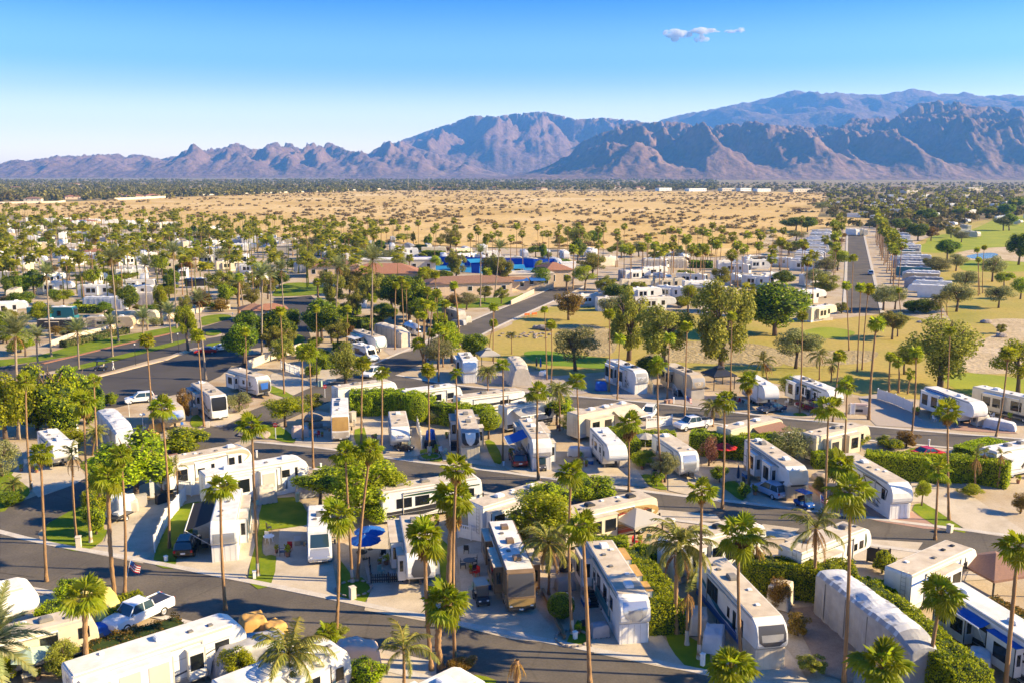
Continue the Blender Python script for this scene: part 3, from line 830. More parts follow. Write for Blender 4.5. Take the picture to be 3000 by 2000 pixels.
def crown_mesh_palm(kind,var,far):
 key=(kind,var,far)
 if key in CROWNS:
  return CROWNS[key]
 r=random.Random(var*31+5)
 mb=MB()
 if kind=="fan":
  N=20 if far else 32
  for k in range(N):
   t=(k+.5)/N
   el=1.25-1.75*t**.9+r.uniform(-.1,.1)
   fan_frond(mb,el,r.uniform(.95,1.15),r.uniform(.8,1.05),8 if far else 13,r,0,None if far else 1,az=k*2.4+r.uniform(-.3,.3),droop=.2+.7*t)
  if var%3!=1:
   for k in range(9 if far else 16):
    fan_frond(mb,-1.0-r.random()*.4,.85,.7,6,r,2,None,az=k*2.4,droop=.5)
  ms=[MT["fan_leaf_far" if far else "fan_leaf"],MT["petiole"],MT["dead_leaf"]]
 else:
  N=26 if far else 34
  for k in range(N):
   t=(k+.5)/N
   if kind=="date":
    feather_frond(mb,1.5-1.35*t+r.uniform(-.1,.1),r.uniform(3.1,3.9),13 if far else 24,r,az=k*2.4+r.uniform(-.3,.3),sag=.62,leaf=.62,hang=.1)
   else:
    feather_frond(mb,1.35-1.5*t,r.uniform(2.6,3.4),12 if far else 22,r,az=k*2.4+r.uniform(-.3,.3),sag=1.2,leaf=.7,hang=.55)
  for k in range(8):
   feather_frond(mb,-.5-r.random()*.5,2.4,9,r,2,2,az=k*2.4,sag=.8,leaf=.5,hang=.6)
  ms=[MT["date_leaf" if kind=="date" else "queen_leaf"],MT["petiole"],MT["dead_leaf"]]
 CROWNS[key]=mb.mesh("palm_crown",ms)
 return CROWNS[key]
TRUNKS={}
def trunk_mesh(style,var):
 key=(style,var)
 if key in TRUNKS:
  return TRUNKS[key]
 r=random.Random(var*7+3)
 n,N=9,26 if style!="far" else 6
 bow,ph=r.uniform(-2.8,2.8),r.uniform(0,6)
 pts,rad=[],[]
 for k in range(N+1):
  t=k/N
  o=math.sin(math.pi*t)*bow
  pts.append((o*math.cos(ph),o*math.sin(ph)*.6,t))
  base=1.0-.38*t
  if style=="booted":
   base=.80-.10*t+(.16 if k%2 else 0)+.30*max(0,t-.8)
  elif style!="far":
   base*=1+(.05 if k%2 else-.03)
  rad.append(base*(1+.55*math.exp(-t*26)))
 vs=[]
 for i,p in enumerate(pts):
  for q in range(n):
   a=2*math.pi*q/n+i*.17
   rr=rad[i]*(1+(r.uniform(-.13,.13)if style=="booted" else r.uniform(-.04,.04)))
   vs.append((p[0]+rr*math.cos(a),p[1]+rr*math.sin(a),p[2]))
 fs=[(i*n+k,i*n+(k+1)%n,(i+1)*n+(k+1)%n,(i+1)*n+k)for i in range(N)for k in range(n)]
 mb=MB().add(vs,fs)
 TRUNKS[key]=mb.mesh("trunk",MT["palm_trunk_pale" if style=="pale" else "palm_trunk"],smooth=True)
 return TRUNKS[key]
SLEEVE=MB().lathe([(1.62,0),(1.16,.35),(1.06,1.0),(1.03,1.02)],10).mesh("painted_base",mat("limewash",(.52,.48,.42),.9,(.42,.36,.29),4),smooth=True)
PALMS=[]
AUTO=[]
def palm(kind,base,top,cs=1.0,rad=.18,near=False,style="slim",label=None,nf=27,dead=0,bare=0,paint=False,skirt=False,seed=None,far=False):
 r=random.Random(seed if seed is not None else int(base[0]*13+base[1]*7))
 if kind in("fan","lime")and not far:
  cs*=.56
 base=Vector((base[0],base[1],0))
 top=Vector(top)
 h=(top-base).length
 nm={"fan":"fan_palm","lime":"fan_palm","date":"date_palm","queen":"queen_palm"}[kind]
 o=obj(nm,None,None,base)
 o.empty_display_size=.3
 o["category"]="palm tree"
 q=(top-base).to_track_quat('Z','Y')
 o.rotation_mode='QUATERNION'
 o.rotation_quaternion=q
 var=r.randrange(4)
 obj("trunk",trunk_mesh("far" if far else style,var),o,(0,0,0),(0,0,r.uniform(0,6)),(rad*.70,rad*.70,h))
 if paint:
  obj("painted_base",SLEEVE,o,(0,0,0),(0,0,0),(rad*.72,rad*.72,1.25))
 if near:
  fm=frond_meshes(kind)
  live=nf-bare
  for k in range(live):
   t=(k+.5)/nf
   b=0 if t<.2 else 1 if t<.5 else 2 if t<.8 else 3
   s=cs*r.uniform(.75,1.25)
   obj("frond",fm[b],o,(0,0,h),(r.uniform(-.28,.28),r.uniform(-.30,.30),k*2.39996+r.uniform(-.25,.25)),(s,s,s))
  nd=dead+(14 if skirt else 0)
  for k in range(nd):
   s=cs*r.uniform(.75,1.05)
   z=h-(k//7)*.38*cs-.05
   obj("dead_frond",fm[4],o,(0,0,z),(r.uniform(-.2,.2),r.uniform(-.1,.35),k*2.39996+r.uniform(-.3,.3)),(s,s,s))
 else:
  obj("crown",crown_mesh_palm("fan" if kind=="lime" else kind,var,far),o,(0,0,h),(0,0,r.uniform(0,6)),(cs,cs,cs))
 if label:
  o["label"]=label
 else:
  AUTO.append((o,nm.replace("_"," "),base,h))
 PALMS.append((o,base,h))
 return o
TCROWN={}
def leaf_cloud(r,n,lobes,leaf,shell=.55,flat=1.0,up=.25):
 """quads spread over the shells of overlapping lobes; lobes: (x,y,z,r)"""
 L=np.array(lobes)
 rng=np.random.default_rng(r.randrange(1<<30))
 wts=L[:,3]**2
 idx=rng.choice(len(L),n,p=wts/wts.sum())
 d=rng.normal(size=(n,3))
 d/=np.linalg.norm(d,axis=1)[:,None]
 rr=L[idx,3]*(shell+(1-shell)*rng.random(n)**.6)
 c=L[idx,:3]+d*rr[:,None]*np.array([1,1,flat])
 nrm=d*.8+rng.normal(size=(n,3))*.55
 nrm[:,2]+=up
 nrm/=np.linalg.norm(nrm,axis=1)[:,None]
 a=np.cross(nrm,rng.normal(size=(n,3)))
 a/=np.linalg.norm(a,axis=1)[:,None]
 b=np.cross(nrm,a)
 s=(leaf*rng.uniform(.6,1.35,n))[:,None]
 v=np.stack([c-a*s*.5,c-b*s*.62,c+a*s*.5,c+b*s*.62],1).reshape(-1,3)
 return v,np.arange(4*n).reshape(-1,4)
def lump(lobes,k=.8,seed=0):
 mb=MB()
 for(x,y,z,q)in lobes:
  bm=bmesh.new()
  bmesh.ops.create_icosphere(bm,subdivisions=1,radius=q*k)
  mb.add([(v.co.x+x,v.co.y+y,v.co.z+z)for v in bm.verts],[tuple(w.index for w in f.verts)for f in bm.faces])
  bm.free()
 return mb
KINDS={"ficus":("ficus_leaf",8400,0.061,22,(.34,.50),.72,.78),"round":("ficus_leaf",5200,0.058,1,(.98,1.0),.86,.84),"topiary":("hedge_leaf",4400,0.061,1,(.98,1.0),.88,.86),"lime":("lime_leaf",7200,0.061,24,(.24,.42),.5,0),"bright":("hedge_leaf",5600,0.061,22,(.28,.46),.65,.70),"olive":("olive_leaf",7600,0.054,26,(.24,.42),.5,.0),"loose":("loose_leaf",9200,0.054,26,(.18,.36),.3,0),"willow":("lime_leaf",7600,0.050,24,(.22,.40),.35,0),"pepper":("loose_leaf",9600,0.050,26,(.22,.42),.4,0),"rust":("rust_leaf",6400,0.061,20,(.26,.44),.5,0),"red":("red_leaf",3600,0.061,14,(.3,.48),.55,0),"grey":("grey_shrub_leaf",2800,0.061,18,(.24,.42),.4,0),}
def tree_crown(kind,var):
 key=(kind,var)
 if key in TCROWN:
  return TCROWN[key]
 mt,n,leaf,nl,rr,shell,core=KINDS[kind]
 r=random.Random(sum(map(ord,kind))*13+var)
 lobes=[]
 if nl==1:
  lobes=[(0,0,0,1.0)]
 else:
  while len(lobes)<nl:
   p=Vector((r.uniform(-1,1),r.uniform(-1,1),r.uniform(-1,1)))
   q=r.uniform(*rr)
   if p.length<=1.02-q*.75 and(len(lobes)<4 or p.length>.25):
    lobes.append((p.x,p.y,p.z,q))
 v,f=leaf_cloud(r,n,lobes,leaf,shell)
 ms=[MT[mt]]
 mi=np.zeros(len(f),np.int32)
 me=npmesh("crown",v,f,ms,mi)
 ce=None
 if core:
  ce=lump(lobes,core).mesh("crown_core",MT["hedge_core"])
 TCROWN[key]=(me,ce)
 return TCROWN[key]
LIMBS={}
def limb_mesh(var):
 if var in LIMBS:
  return LIMBS[var]
 r=random.Random(var+50)
 mb=MB()
 bend=Vector((r.uniform(-.06,.06),r.uniform(-.06,.06),0))
 fork=Vector((bend.x,bend.y,.42))
 mb.tube([(0,0,0),(bend.x*.5,bend.y*.5,.2),fork],[.065,.05,.042],8)
 for k in range(5):
  a=k*1.26+r.uniform(-.3,.3)
  e=Vector((math.cos(a)*r.uniform(.2,.42),math.sin(a)*r.uniform(.2,.42),r.uniform(.68,.92)))
  mid=fork.lerp(e,.5)+Vector((0,0,.04))
  mb.tube([fork-Vector((0,0,.03)),mid,e],[.034,.022,.008],6)
  for q in range(2):
   e2=mid+Vector((r.uniform(-.2,.2),r.uniform(-.2,.2),r.uniform(.1,.28)))
   mb.tube([mid,mid.lerp(e2,.6)+Vector((0,0,.02)),e2],[.016,.011,.004],5)
 LIMBS[var]=mb.mesh("trunk",MT["bark"],smooth=True)
 return LIMBS[var]
def tree(kind,base,h,w,label=None,tf=None,name="tree",cat="tree",wy=None,noun=None):
 r=random.Random(int(base[0]*17+base[1]*5))
 if tf is None:
  tf=.06 if name in("bush","shrub")else .26
 o=obj(name,None,None,(base[0],base[1],0),(0,0,r.uniform(-.5,.5)if kind!="topiary" else 0))
 o.empty_display_size=.3
 o["category"]=cat
 me,ce=tree_crown(kind,r.randrange(2))
 ch=h*(1-tf)/2
 sc_=(w/2,(wy or w)/2,ch)
 z=h*tf+ch
 obj("trunk",limb_mesh(r.randrange(4)),o,(0,0,0),(0,0,r.uniform(0,6)),(h*.35+w*.3,h*.35+w*.3,h*.95))
 rz=r.uniform(0,6)
 c=obj("crown",me,o,(0,0,z),(0,0,rz),sc_)
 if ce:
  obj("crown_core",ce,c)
 if label:
  o["label"]=label
 else:
  AUTO.append((o,noun or{"ficus":"dense dark green tree","round":"clipped round dark tree","topiary":"clipped bright green tree","lime":"yellow green tree","bright":"bright green bushy tree","olive":"grey green olive tree","loose":"loose brownish green tree","willow":"feathery yellow green tree","pepper":"drooping green tree","rust":"rusty brown bush","red":"reddish bush","grey":"grey dry bush"}[kind]if name=="tree" else{"rust":"rusty brown bush","red":"reddish bush","grey":"grey dry bush","olive":"grey green bush","loose":"brownish green bush","lime":"yellow green bush","bright":"bright green bush","ficus":"dark green bush","round":"clipped round bush","topiary":"clipped bright bush","willow":"feathery bush","pepper":"drooping bush"}[kind],Vector(o.location),h))
 return o
def hedge(line,h,w,label,m="hedge_leaf",dens=60,leaf=.2,rough=.12,name="hedge"):
 P=[Vector((p[0],p[1],0))for p in line]
 if P[0].y<200:
  dens,leaf=dens*2.1,leaf*.68
 rng=np.random.default_rng(int(abs(P[0].x*31+P[0].y*17)))
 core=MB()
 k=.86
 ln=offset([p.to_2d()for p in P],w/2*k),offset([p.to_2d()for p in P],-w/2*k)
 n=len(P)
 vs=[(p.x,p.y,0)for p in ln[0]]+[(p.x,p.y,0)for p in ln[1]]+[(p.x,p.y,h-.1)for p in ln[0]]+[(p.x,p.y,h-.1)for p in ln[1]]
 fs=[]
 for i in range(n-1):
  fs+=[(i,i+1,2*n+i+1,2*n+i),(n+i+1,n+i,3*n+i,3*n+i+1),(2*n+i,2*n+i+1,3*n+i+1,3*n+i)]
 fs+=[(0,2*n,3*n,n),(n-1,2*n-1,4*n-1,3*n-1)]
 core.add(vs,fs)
 V=[]
 for i in range(n-1):
  a,b=P[i],P[i+1]
  L=(b-a).length
  t=(b-a).normalized()
  s=Vector((-t.y,t.x,0))
  cnt=int(dens*L*(w+2*h*.9))
  per=np.array([h,w,h],float)
  part=rng.choice(3,cnt,p=per/per.sum())
  u=rng.random(cnt)*L
  q=rng.random(cnt)
  x=np.where(part==0,w/2,np.where(part==2,-w/2,(q-.5)*w))
  z=np.where(part==1,h,q*h)
  nz_=(vnoise(u*1.3+i*9,z*1.3+x,5)-.5)*rough*4
  ox=np.where(part==0,1,np.where(part==2,-1,0))*(nz_+rng.normal(size=cnt)*.05)
  oz=np.where(part==1,1,0)*(nz_+rng.normal(size=cnt)*.06)
  x=x+ox
  z=z+oz
  c=np.stack([a.x+t.x*u+s.x*x,a.y+t.y*u+s.y*x,np.maximum(z,.02)],1)
  nn=np.stack([np.where(part==1,0,s.x*np.sign(x)),np.where(part==1,0,s.y*np.sign(x)),np.where(part==1,1,.25)],1)+rng.normal(size=(cnt,3))*.6
  nn/=np.linalg.norm(nn,axis=1)[:,None]
  A=np.cross(nn,rng.normal(size=(cnt,3)))
  A/=np.linalg.norm(A,axis=1)[:,None]
  B=np.cross(nn,A)
  sz=(leaf*rng.uniform(.6,1.4,cnt))[:,None]
  V.append(np.stack([c-A*sz*.5,c-B*sz*.6,c+A*sz*.5,c+B*sz*.6],1).reshape(-1,3))
 for e_,t_ in((P[0],(P[0]-P[1]).normalized()),(P[-1],(P[-1]-P[-2]).normalized())):
  cnt=int(dens*w*h)
  s=Vector((-t_.y,t_.x,0))
  x=(rng.random(cnt)-.5)*w
  z=rng.random(cnt)*h
  u=rng.normal(size=cnt)*.08
  c=np.stack([e_.x+t_.x*u+s.x*x,e_.y+t_.y*u+s.y*x,z],1)
  nn=np.array([t_.x,t_.y,.2])+rng.normal(size=(cnt,3))*.6
  nn/=np.linalg.norm(nn,axis=1)[:,None]
  A=np.cross(nn,rng.normal(size=(cnt,3)))
  A/=np.linalg.norm(A,axis=1)[:,None]
  B=np.cross(nn,A)
  sz=(leaf*rng.uniform(.6,1.4,cnt))[:,None]
  V.append(np.stack([c-A*sz*.5,c-B*sz*.6,c+A*sz*.5,c+B*sz*.6],1).reshape(-1,3))
 v=np.concatenate(V)
 c0=P[0].lerp(P[-1],.5)
 o=obj(name,None,None,(0,0,0))
 tag(o,label,"hedge")
 obj("foliage",npmesh("foliage",v,np.arange(len(v)).reshape(-1,4),MT[m]),o)
 obj("dark_core",core.mesh("dark_core",MT["hedge_core"]),o)  # added solid dark box filling the hedge behind its leaves; no branches are modelled
 return o
# ================================================================ trailers, coaches, cars, garden things: builders
NEAR_RV=[]
LAND=[]
NOISE_CACHE={}
def profile(kind,L,H):
 f=L/2
 if kind=="fifth":
  return[(-f,.55),(f-3.0,.55),(f-2.75,1.62),(f-.35,1.75),(f-.06,2.05),(f,2.45),(f-.10,H-.95),(f-.42,H-.35),(f-1.15,H),(-f+.12,H),(-f,H-.12)],[4,5,6,7,8]
 if kind=="trailer":
  return[(-f,.5),(f-.55,.5),(f-.12,.95),(f,1.45),(f-.08,H-1.0),(f-.38,H-.32),(f-.95,H),(-f+.12,H),(-f,H-.12)],[2,3,4,5,6]
 if kind=="coach":
  return[(-f,.38),(f-.05,.38),(f+.04,.75),(f+.02,1.42),(f-.06,1.55),(f-.18,H-.70),(f-.32,H-.22),(f-.75,H),(-f+.15,H),(-f,H-.15)],[1,2,3,4,5,6,7]
 if kind=="van":
  return[(-f,.40),(f-.15,.40),(f,.62),(f-.04,.95),(f-.55,1.22),(f-1.02,1.35),(f-1.55,H-.62),(f-1.62,H-.32),(f-2.05,H),(-f+.15,H),(-f,H-.15)],[2,3,4,5,6,7,8]
def patch_on(prof,idx,halfw,wid,off=.012):
 """a skin laid over nose points idx of the profile; halfw: half-width share at each"""
 mb=MB()
 P=[Vector((prof[i][0],0,prof[i][1]))for i in idx]
 vs=[]
 for i,p in enumerate(P):
  t=(P[min(i+1,len(P)-1)]-P[max(i-1,0)]).normalized()
  n=Vector((t.z,0,-t.x))
  q=p+n*off
  for k in(-1,-.5,0,.5,1):
   vs.append((q.x+.02*(1-k*k),k*halfw[i]*wid/2,q.z))
 fs=[(5*i+k,5*i+k+1,5*i+k+6,5*i+k+5)for i in range(len(P)-1)for k in range(4)]
 return mb.add(vs,fs)
def swoosh(pts,w0,w1,side,wid,off=.012):
 """a tapering painted line along a side wall, pts in x,z"""
 P=smooth([Vector((a,b))for a,b in pts],5)
 n=len(P)
 vs=[]
 y=side*(wid/2+off)
 for i,p in enumerate(P):
  t=(P[min(i+1,n-1)]-P[max(i-1,0)]).normalized()
  w=(w0+(w1-w0)*i/(n-1))*(.35+.65*math.sin(math.pi*min(max(i/(n-1),.08),.92)))
  q=Vector((-t.y,t.x))*w/2
  vs+=[(p.x+q.x,y,p.y+q.y),(p.x-q.x,y,p.y-q.y)]
 fs=[(2*i,2*i+1,2*i+3,2*i+2)for i in range(n-1)]
 return MB().add(vs,fs)
def text_part(parent,body,size,loc,rot,m,shear=0.2):
 c=bpy.data.curves.new("lettering",'FONT')
 c.body=body
 c.size=size
 c.align_x='CENTER'
 c.shear=shear
 c.extrude=.004
 c.materials.append(MT[m])
 t=bpy.data.objects.new("lettering_curve",c)
 COL.objects.link(t)
 me=bpy.data.meshes.new_from_object(t.evaluated_get(bpy.context.evaluated_depsgraph_get()))
 bpy.data.objects.remove(t)
 return obj("lettering",me,parent,loc,rot)
ACM={}
def ac_mesh(kind):
 if kind not in ACM:
  mb=MB()
  if kind=="vent":
   mb.box(-.2,.2,-.2,.2,0,.13)
  elif kind=="pod":
   mb.prism([(-.5,0),(.55,0),(.5,.2),(.2,.33),(-.35,.33),(-.5,.22)],-.36,.36)
  else:
   mb.prism([(-.48,0),(.5,0),(.44,.24),(.3,.32),(-.4,.32),(-.48,.26)],-.35,.35)
  ACM[kind]=mb
 return ACM[kind]
AC_MESH={}
def roof_unit(parent,kind,x,y,z,m):
 key=(kind,m)
 if key not in AC_MESH:
  AC_MESH[key]=ac_mesh(kind).mesh("roof_vent" if kind=="vent" else "air_conditioner",MT[m],bevel=.05,seg=2)
 return obj("roof_vent" if kind=="vent" else "air_conditioner",AC_MESH[key],parent,(x,y,z))
WHEEL={}
def wheel(parent,x,y,r,w=.24,side=1):
 key=(r,w)
 if key not in WHEEL:
  t=MB()
  n=16
  prof=[(r*.62,-w/2),(r*.93,-w/2),(r,-w*.36),(r,w*.36),(r*.93,w/2),(r*.62,w/2)]
  t.lathe([(a,b)for a,b in prof],n)
  t.v=[(v[0],v[2],v[1])for v in t.v]
  rim=MB()
  rim.lathe([(r*.62,w*.38),(r*.5,w*.30),(r*.15,w*.36),(.001,w*.36)],n)
  rim.lathe([(r*.62,-w*.38),(r*.5,-w*.30),(r*.15,-w*.36),(.001,-w*.36)],n)
  rim.v=[(v[0],v[2],v[1])for v in rim.v]
  WHEEL[key]=t.mesh("tyre",MT["rubber"],smooth=True),rim.mesh("rim",MT["silver"])
 o=obj("wheel",None,parent,(x,y,r))
 o.empty_display_size=.1
 obj("tyre",WHEEL[key][0],o)
 obj("rim",WHEEL[key][1],o)
 return o
def pane(parent,side,wid,x0,x1,z0,z1,m="glass",fm="charcoal",name="window"):
 y0,y1=side*wid/2,side*(wid/2+.03)
 mb=MB().box(x0-.04,x1+.04,min(y0,y1),max(y0,y1),z0-.04,z1+.04)
 o=obj(name,mb.mesh(name,MT[fm]),parent)
 y2,y3=side*(wid/2+.03),side*(wid/2+.036)
 obj("pane",MB().box(x0,x1,min(y2,y3),max(y2,y3),z0,z1).mesh("pane",MT[m]),o)
 return o
def rv(kind,fr,rear,label,short,H=3.9,wid=2.5,L=None,body="white",roof="roof_tan",cap=None,capw=None,wins=None,winl=None,slides=(),door=None,acs=((.25,"ac","ac_white"),(-.2,"ac","ac_white")),vents=(.05,-.4),stripes=(),skirt=None,awning=None,ladder=True,nose=None,text=None,band=None,name=None,glassy=None,frame=None,sframe=None,steps=None,group=None,box_front=None):
 """front and rear: where the two ends of the roof's middle line stand, read on the survey tiles at roof height"""
 a=W(*fr,H)
 b=W(*rear,H)
 d=(a-b)
 ang=math.atan2(d.y,d.x)
 n=d.length
 if L is None:
  L=min(max(n,7.2),12.6)
 u=Vector((math.cos(ang),math.sin(ang),0))
 front=a+u*(.95 if kind!="van" else 2.0)
 c=front-u*(L/2)
 nm=name or{"fifth":"fifth_wheel_trailer","trailer":"travel_trailer","coach":"motor_coach","van":"camper_van"}[kind]
 o=thing(nm,label,{"fifth":"trailer","trailer":"trailer","coach":"motorhome","van":"motorhome"}[kind],(c.x,c.y,0),ang,group)
 LAND.append((short,Vector((c.x,c.y,0))))
 NEAR_RV.append((short,Vector((c.x,c.y,0)),ang,L))
 prof,ni=profile(kind,L,H)
 f=L/2
 B=obj("body",MB().prism(prof,-wid/2,wid/2).mesh("body",MT[body],bevel=.075,seg=2),o)
 rx=prof[ni[-1]][0]-(.0 if kind!="van" else .0)
 obj("roof",MB().box(-f+.16,rx-.03,-wid/2+.12,wid/2-.12,H-.01,H+.025).mesh("roof",MT[roof],bevel=.02,seg=1),o)
 obj("roof_edge",MB().box(-f+.1,rx,-wid/2-.015,-wid/2+.06,H-.2,H-.05).box(-f+.1,rx,wid/2-.06,wid/2+.015,H-.2,H-.05).mesh("roof_edge",MT["shade_cloth" if body!="brown_paint" else "brown_paint"]),o)
 for(t,k_,m_)in acs:
  roof_unit(o,k_,t*L,.05,H+.02,m_)
 for i,t in enumerate(vents):
  roof_unit(o,"vent",t*L,(.55 if i%2 else-.4),H+.02,"ac_white" if i%2 else "ac_grey")
 if box_front:
  for(x0,x1,y0,y1)in box_front:
   obj("solar_panel",MB().box(x0*L,x1*L,y0,y1,H+.04,H+.09).mesh("solar_panel",MT["navy"]),o)
 if cap:
  idx={"fifth":[4,5,6,7],"trailer":[2,3,4,5],"coach":[4,5,6],"van":[5,6]}[kind]
  hw=capw or{"fifth":[.40,.86,.90,.80],"trailer":[.8,.9,.9,.8],"coach":[.93,.92,.86],"van":[.82,.76]}[kind]
  obj("windshield" if kind in("coach","van")else "front_cap",patch_on(prof,idx,hw,wid-.1).mesh("front_cap",MT[cap],smooth=True),o)
 if nose:
  idx,hw,m_=nose
  obj("nose_panel",patch_on(prof,idx,hw,wid-.1,.026).mesh("nose_panel",MT[m_],smooth=True),o)
 if kind in("coach","van"):
  z0=.72 if kind=="coach" else .78
  xf=(prof[2][0]if kind=="coach" else prof[3][0])+.015
  for s in(-1,1):
   obj("headlight",MB().box(xf-.12,xf+.03,s*wid*.36-.16,s*wid*.36+.16,z0-.02,z0+.16).mesh("headlight",MT["lamp_clear"],bevel=.03),o)
   mr=obj("mirror",MB().box(f-.25 if kind=="coach" else f-1.4,f-.12 if kind=="coach" else f-1.27,s*(wid/2+.30)-.1,s*(wid/2+.30)+.1,1.55,2.05).mesh("mirror",MT["charcoal"],bevel=.03),o)
   obj("arm",MB().box(f-.22 if kind=="coach" else f-1.37,f-.17 if kind=="coach" else f-1.32,min(s*wid/2,s*(wid/2+.25)),max(s*wid/2,s*(wid/2+.25)),1.78,1.84).mesh("arm",MT["charcoal"]),mr)
  obj("bumper",MB().box(prof[1][0]-.1,prof[1][0]+.1,-wid*.46,wid*.46,.36,.56).mesh("bumper",MT["charcoal" if kind=="coach" else "silver"],bevel=.05),o)
  obj("number_plate",MB().box(prof[1][0]+.1,prof[1][0]+.115,-.18,.18,.40,.54).mesh("number_plate",MT["bright_white"]),o)
  for s in(-1,1):
   for xx in((f-2.2,-f+3.4)if kind=="coach" else(f-.95,-f+1.9)):
    wheel(o,xx,s*(wid/2-.17),.5 if kind=="coach" else .37,.28)
 else:
  for s in(-1,1):
   for xx in(-.55-.06*L,.45-.06*L):
    wheel(o,xx,s*(wid/2-.16),.38,.24)
   if skirt is None:
    obj("landing_leg",MB().box(f-3.3 if kind=="fifth" else f-1.2,f-3.18 if kind=="fifth" else f-1.08,s*.85-.06,s*.85+.06,.0,.6 if kind!="fifth" else 1.6).mesh("landing_leg",MT["steel"]),o)
  if kind=="trailer":
   obj("tongue",MB().add([(f-.6,-.7,.45),(f-.6,.7,.45),(f+1.25,.06,.45),(f+1.25,-.06,.45),(f-.6,-.7,.57),(f-.6,.7,.57),(f+1.25,.06,.57),(f+1.25,-.06,.57)],[(3,2,1,0),(4,5,6,7),(0,1,5,4),(1,2,6,5),(2,3,7,6),(3,0,4,7)]).box(f+.15,f+.5,-.3,.3,.57,1.0).mesh("tongue",MT["charcoal"]),o)
  elif skirt is None:
   obj("hitch",MB().box(f-1.35,f-1.0,-.12,.12,.9,1.75).mesh("hitch",MT["charcoal"]),o)
 if skirt:
  if kind=="fifth":
   obj("nose_skirt",MB().box(f-2.7,f-.35,-wid/2+.04,wid/2-.04,.0,1.72).mesh("nose_skirt",MT[skirt],bevel=.03,seg=1),o)
   for k in range(5):
    xk=f-.35
    obj("skirt_seam",MB().box(xk,xk+.008,-wid/2+.25+k*.5,-wid/2+.275+k*.5,.05,1.65).mesh("skirt_seam",MT["shade_cloth"]),o)
  obj("skirt",MB().box(-f+.1,f-(2.7 if kind=="fifth" else .8),-wid/2+.05,wid/2-.05,0,.56).mesh("skirt",MT[skirt]),o)
 else:
  obj("chassis",MB().box(-f+.3,f-(3.0 if kind=="fifth" else 1.0),-.75,.75,.3,.56).mesh("chassis",MT["rubber"]),o)
 wsl={1:[],-1:[]}
 for sl_ in slides:
  s,x0,x1,dep=sl_[:4]
  z0,z1=sl_[4:6]if len(sl_)>5 else(.75,H-.42)
  m_=sl_[6]if len(sl_)>6 else body
  rm=sl_[7]if len(sl_)>7 else roof
  y0,y1=s*(wid/2-.02),s*(wid/2+dep)
  X0,X1=x0*L,x1*L
  so=obj("slide_out",MB().box(X0,X1,min(y0,y1),max(y0,y1),z0,z1).mesh("slide_out",MT[m_],bevel=.03,seg=1),o)
  obj("slide_roof",MB().box(X0-.06,X1+.06,min(s*(wid/2+.01),y1+s*.06),max(s*(wid/2+.01),y1+s*.06),z1+.005,z1+.06).mesh("slide_roof",MT[rm]),so)
  fr_=sframe or frame or "charcoal"
  obj("slide_trim",MB().box(X0-.05,X0+.04,min(y1,y1+s*.02),max(y1,y1+s*.02),z0,z1).box(X1-.04,X1+.05,min(y1,y1+s*.02),max(y1,y1+s*.02),z0,z1).mesh("slide_trim",MT[fr_]),so)
  w_=2*abs(y1)
  if X1-X0>1.2:
   n_=max(1,int((X1-X0)/1.6))
   for k in range(n_):
    xm=X0+(X1-X0)*(k+.5)/n_
    hw_=min(.62,(X1-X0)/n_*.36)
    if len(sl_)>8 and sl_[8]=="blind":
     pane(so,s,w_,xm-hw_*1.1,xm+hw_*1.1,z0+.35,z1-.35,"shade_cloth","shade_cloth")
    else:
     pane(so,s,w_,xm-hw_,xm+hw_,z0+.75,z1-.45)
  pf=MB().box(X1+.005,X1+.03,min(s*(wid/2+.2),y1-s*.2),max(s*(wid/2+.2),y1-s*.2),z0+.9,z1-.5)
  if dep>.6:
   obj("end_window",pf.mesh("end_window",MT["glass"]),so)
 for s,ws in((-1,wins or()),(1,winl or())):
  for(x0,x1,z0,z1)in ws:
   pane(o,s,wid,x0*L,x1*L,z0,z1)
 if door is not None:
  s,t=door
  X=t*L
  y0,y1=s*wid/2,s*(wid/2+.035)
  dr=obj("door",MB().box(X-.36,X+.36,min(y0,y1),max(y0,y1),.75,2.75).mesh("door",MT[body],bevel=.02,seg=1),o)
  obj("door_frame",MB().box(X-.42,X-.36,min(y0,y1)-.002,max(y0,y1)+.002,.72,2.8).box(X+.36,X+.42,min(y0,y1)-.002,max(y0,y1)+.002,.72,2.8).box(X-.36,X+.36,min(y0,y1)-.002,max(y0,y1)+.002,2.75,2.81).mesh("door_frame",MT[frame or "charcoal"]),dr)
  pane(dr,s,wid+.07,X-.2,X+.2,1.85,2.5)
  obj("door_handle",MB().box(X+.22,X+.30,min(s*(wid/2+.035),s*(wid/2+.07)),max(s*(wid/2+.035),s*(wid/2+.07)),1.5,1.66).mesh("door_handle",MT["charcoal"]),dr)
 for(s,pts,w0,w1,m_)in stripes:
  obj("stripe",swoosh([(x*L,z)for x,z in pts],w0*2.6,w1*2.6,s,wid).mesh("stripe",MT[m_]),o)
 if not band and kind in("fifth","trailer"):
  band=(.66,(.98,1.3,1.55)[len(label)%3],("grey_paint","tan_paint","shade_cloth","charcoal","roof_grey")[len(short)%5])
 if band:
  z0,z1,m_=band
  for s in(-1,1):
   y0,y1=s*wid/2,s*(wid/2+.008)
   x1=f-3.05 if kind=="fifth" else f-.6
   obj("colour_band",MB().box(-f+.08,x1,min(y0,y1),max(y0,y1),z0,z1).mesh("colour_band",MT[m_]),o)
 if ladder:
  mb=MB()
  for s in(-.22,.22):
   mb.tube([(-f-.12,-.6+s,.9),(-f-.12,-.6+s,H+.05),(-f+.2,-.6+s,H+.12)],.018,5)
  for k in range(8):
   mb.tube([(-f-.12,-.82,1.0+k*.36),(-f-.12,-.38,1.0+k*.36)],.015,5)
  obj("ladder",mb.mesh("ladder",MT["steel"]),o)
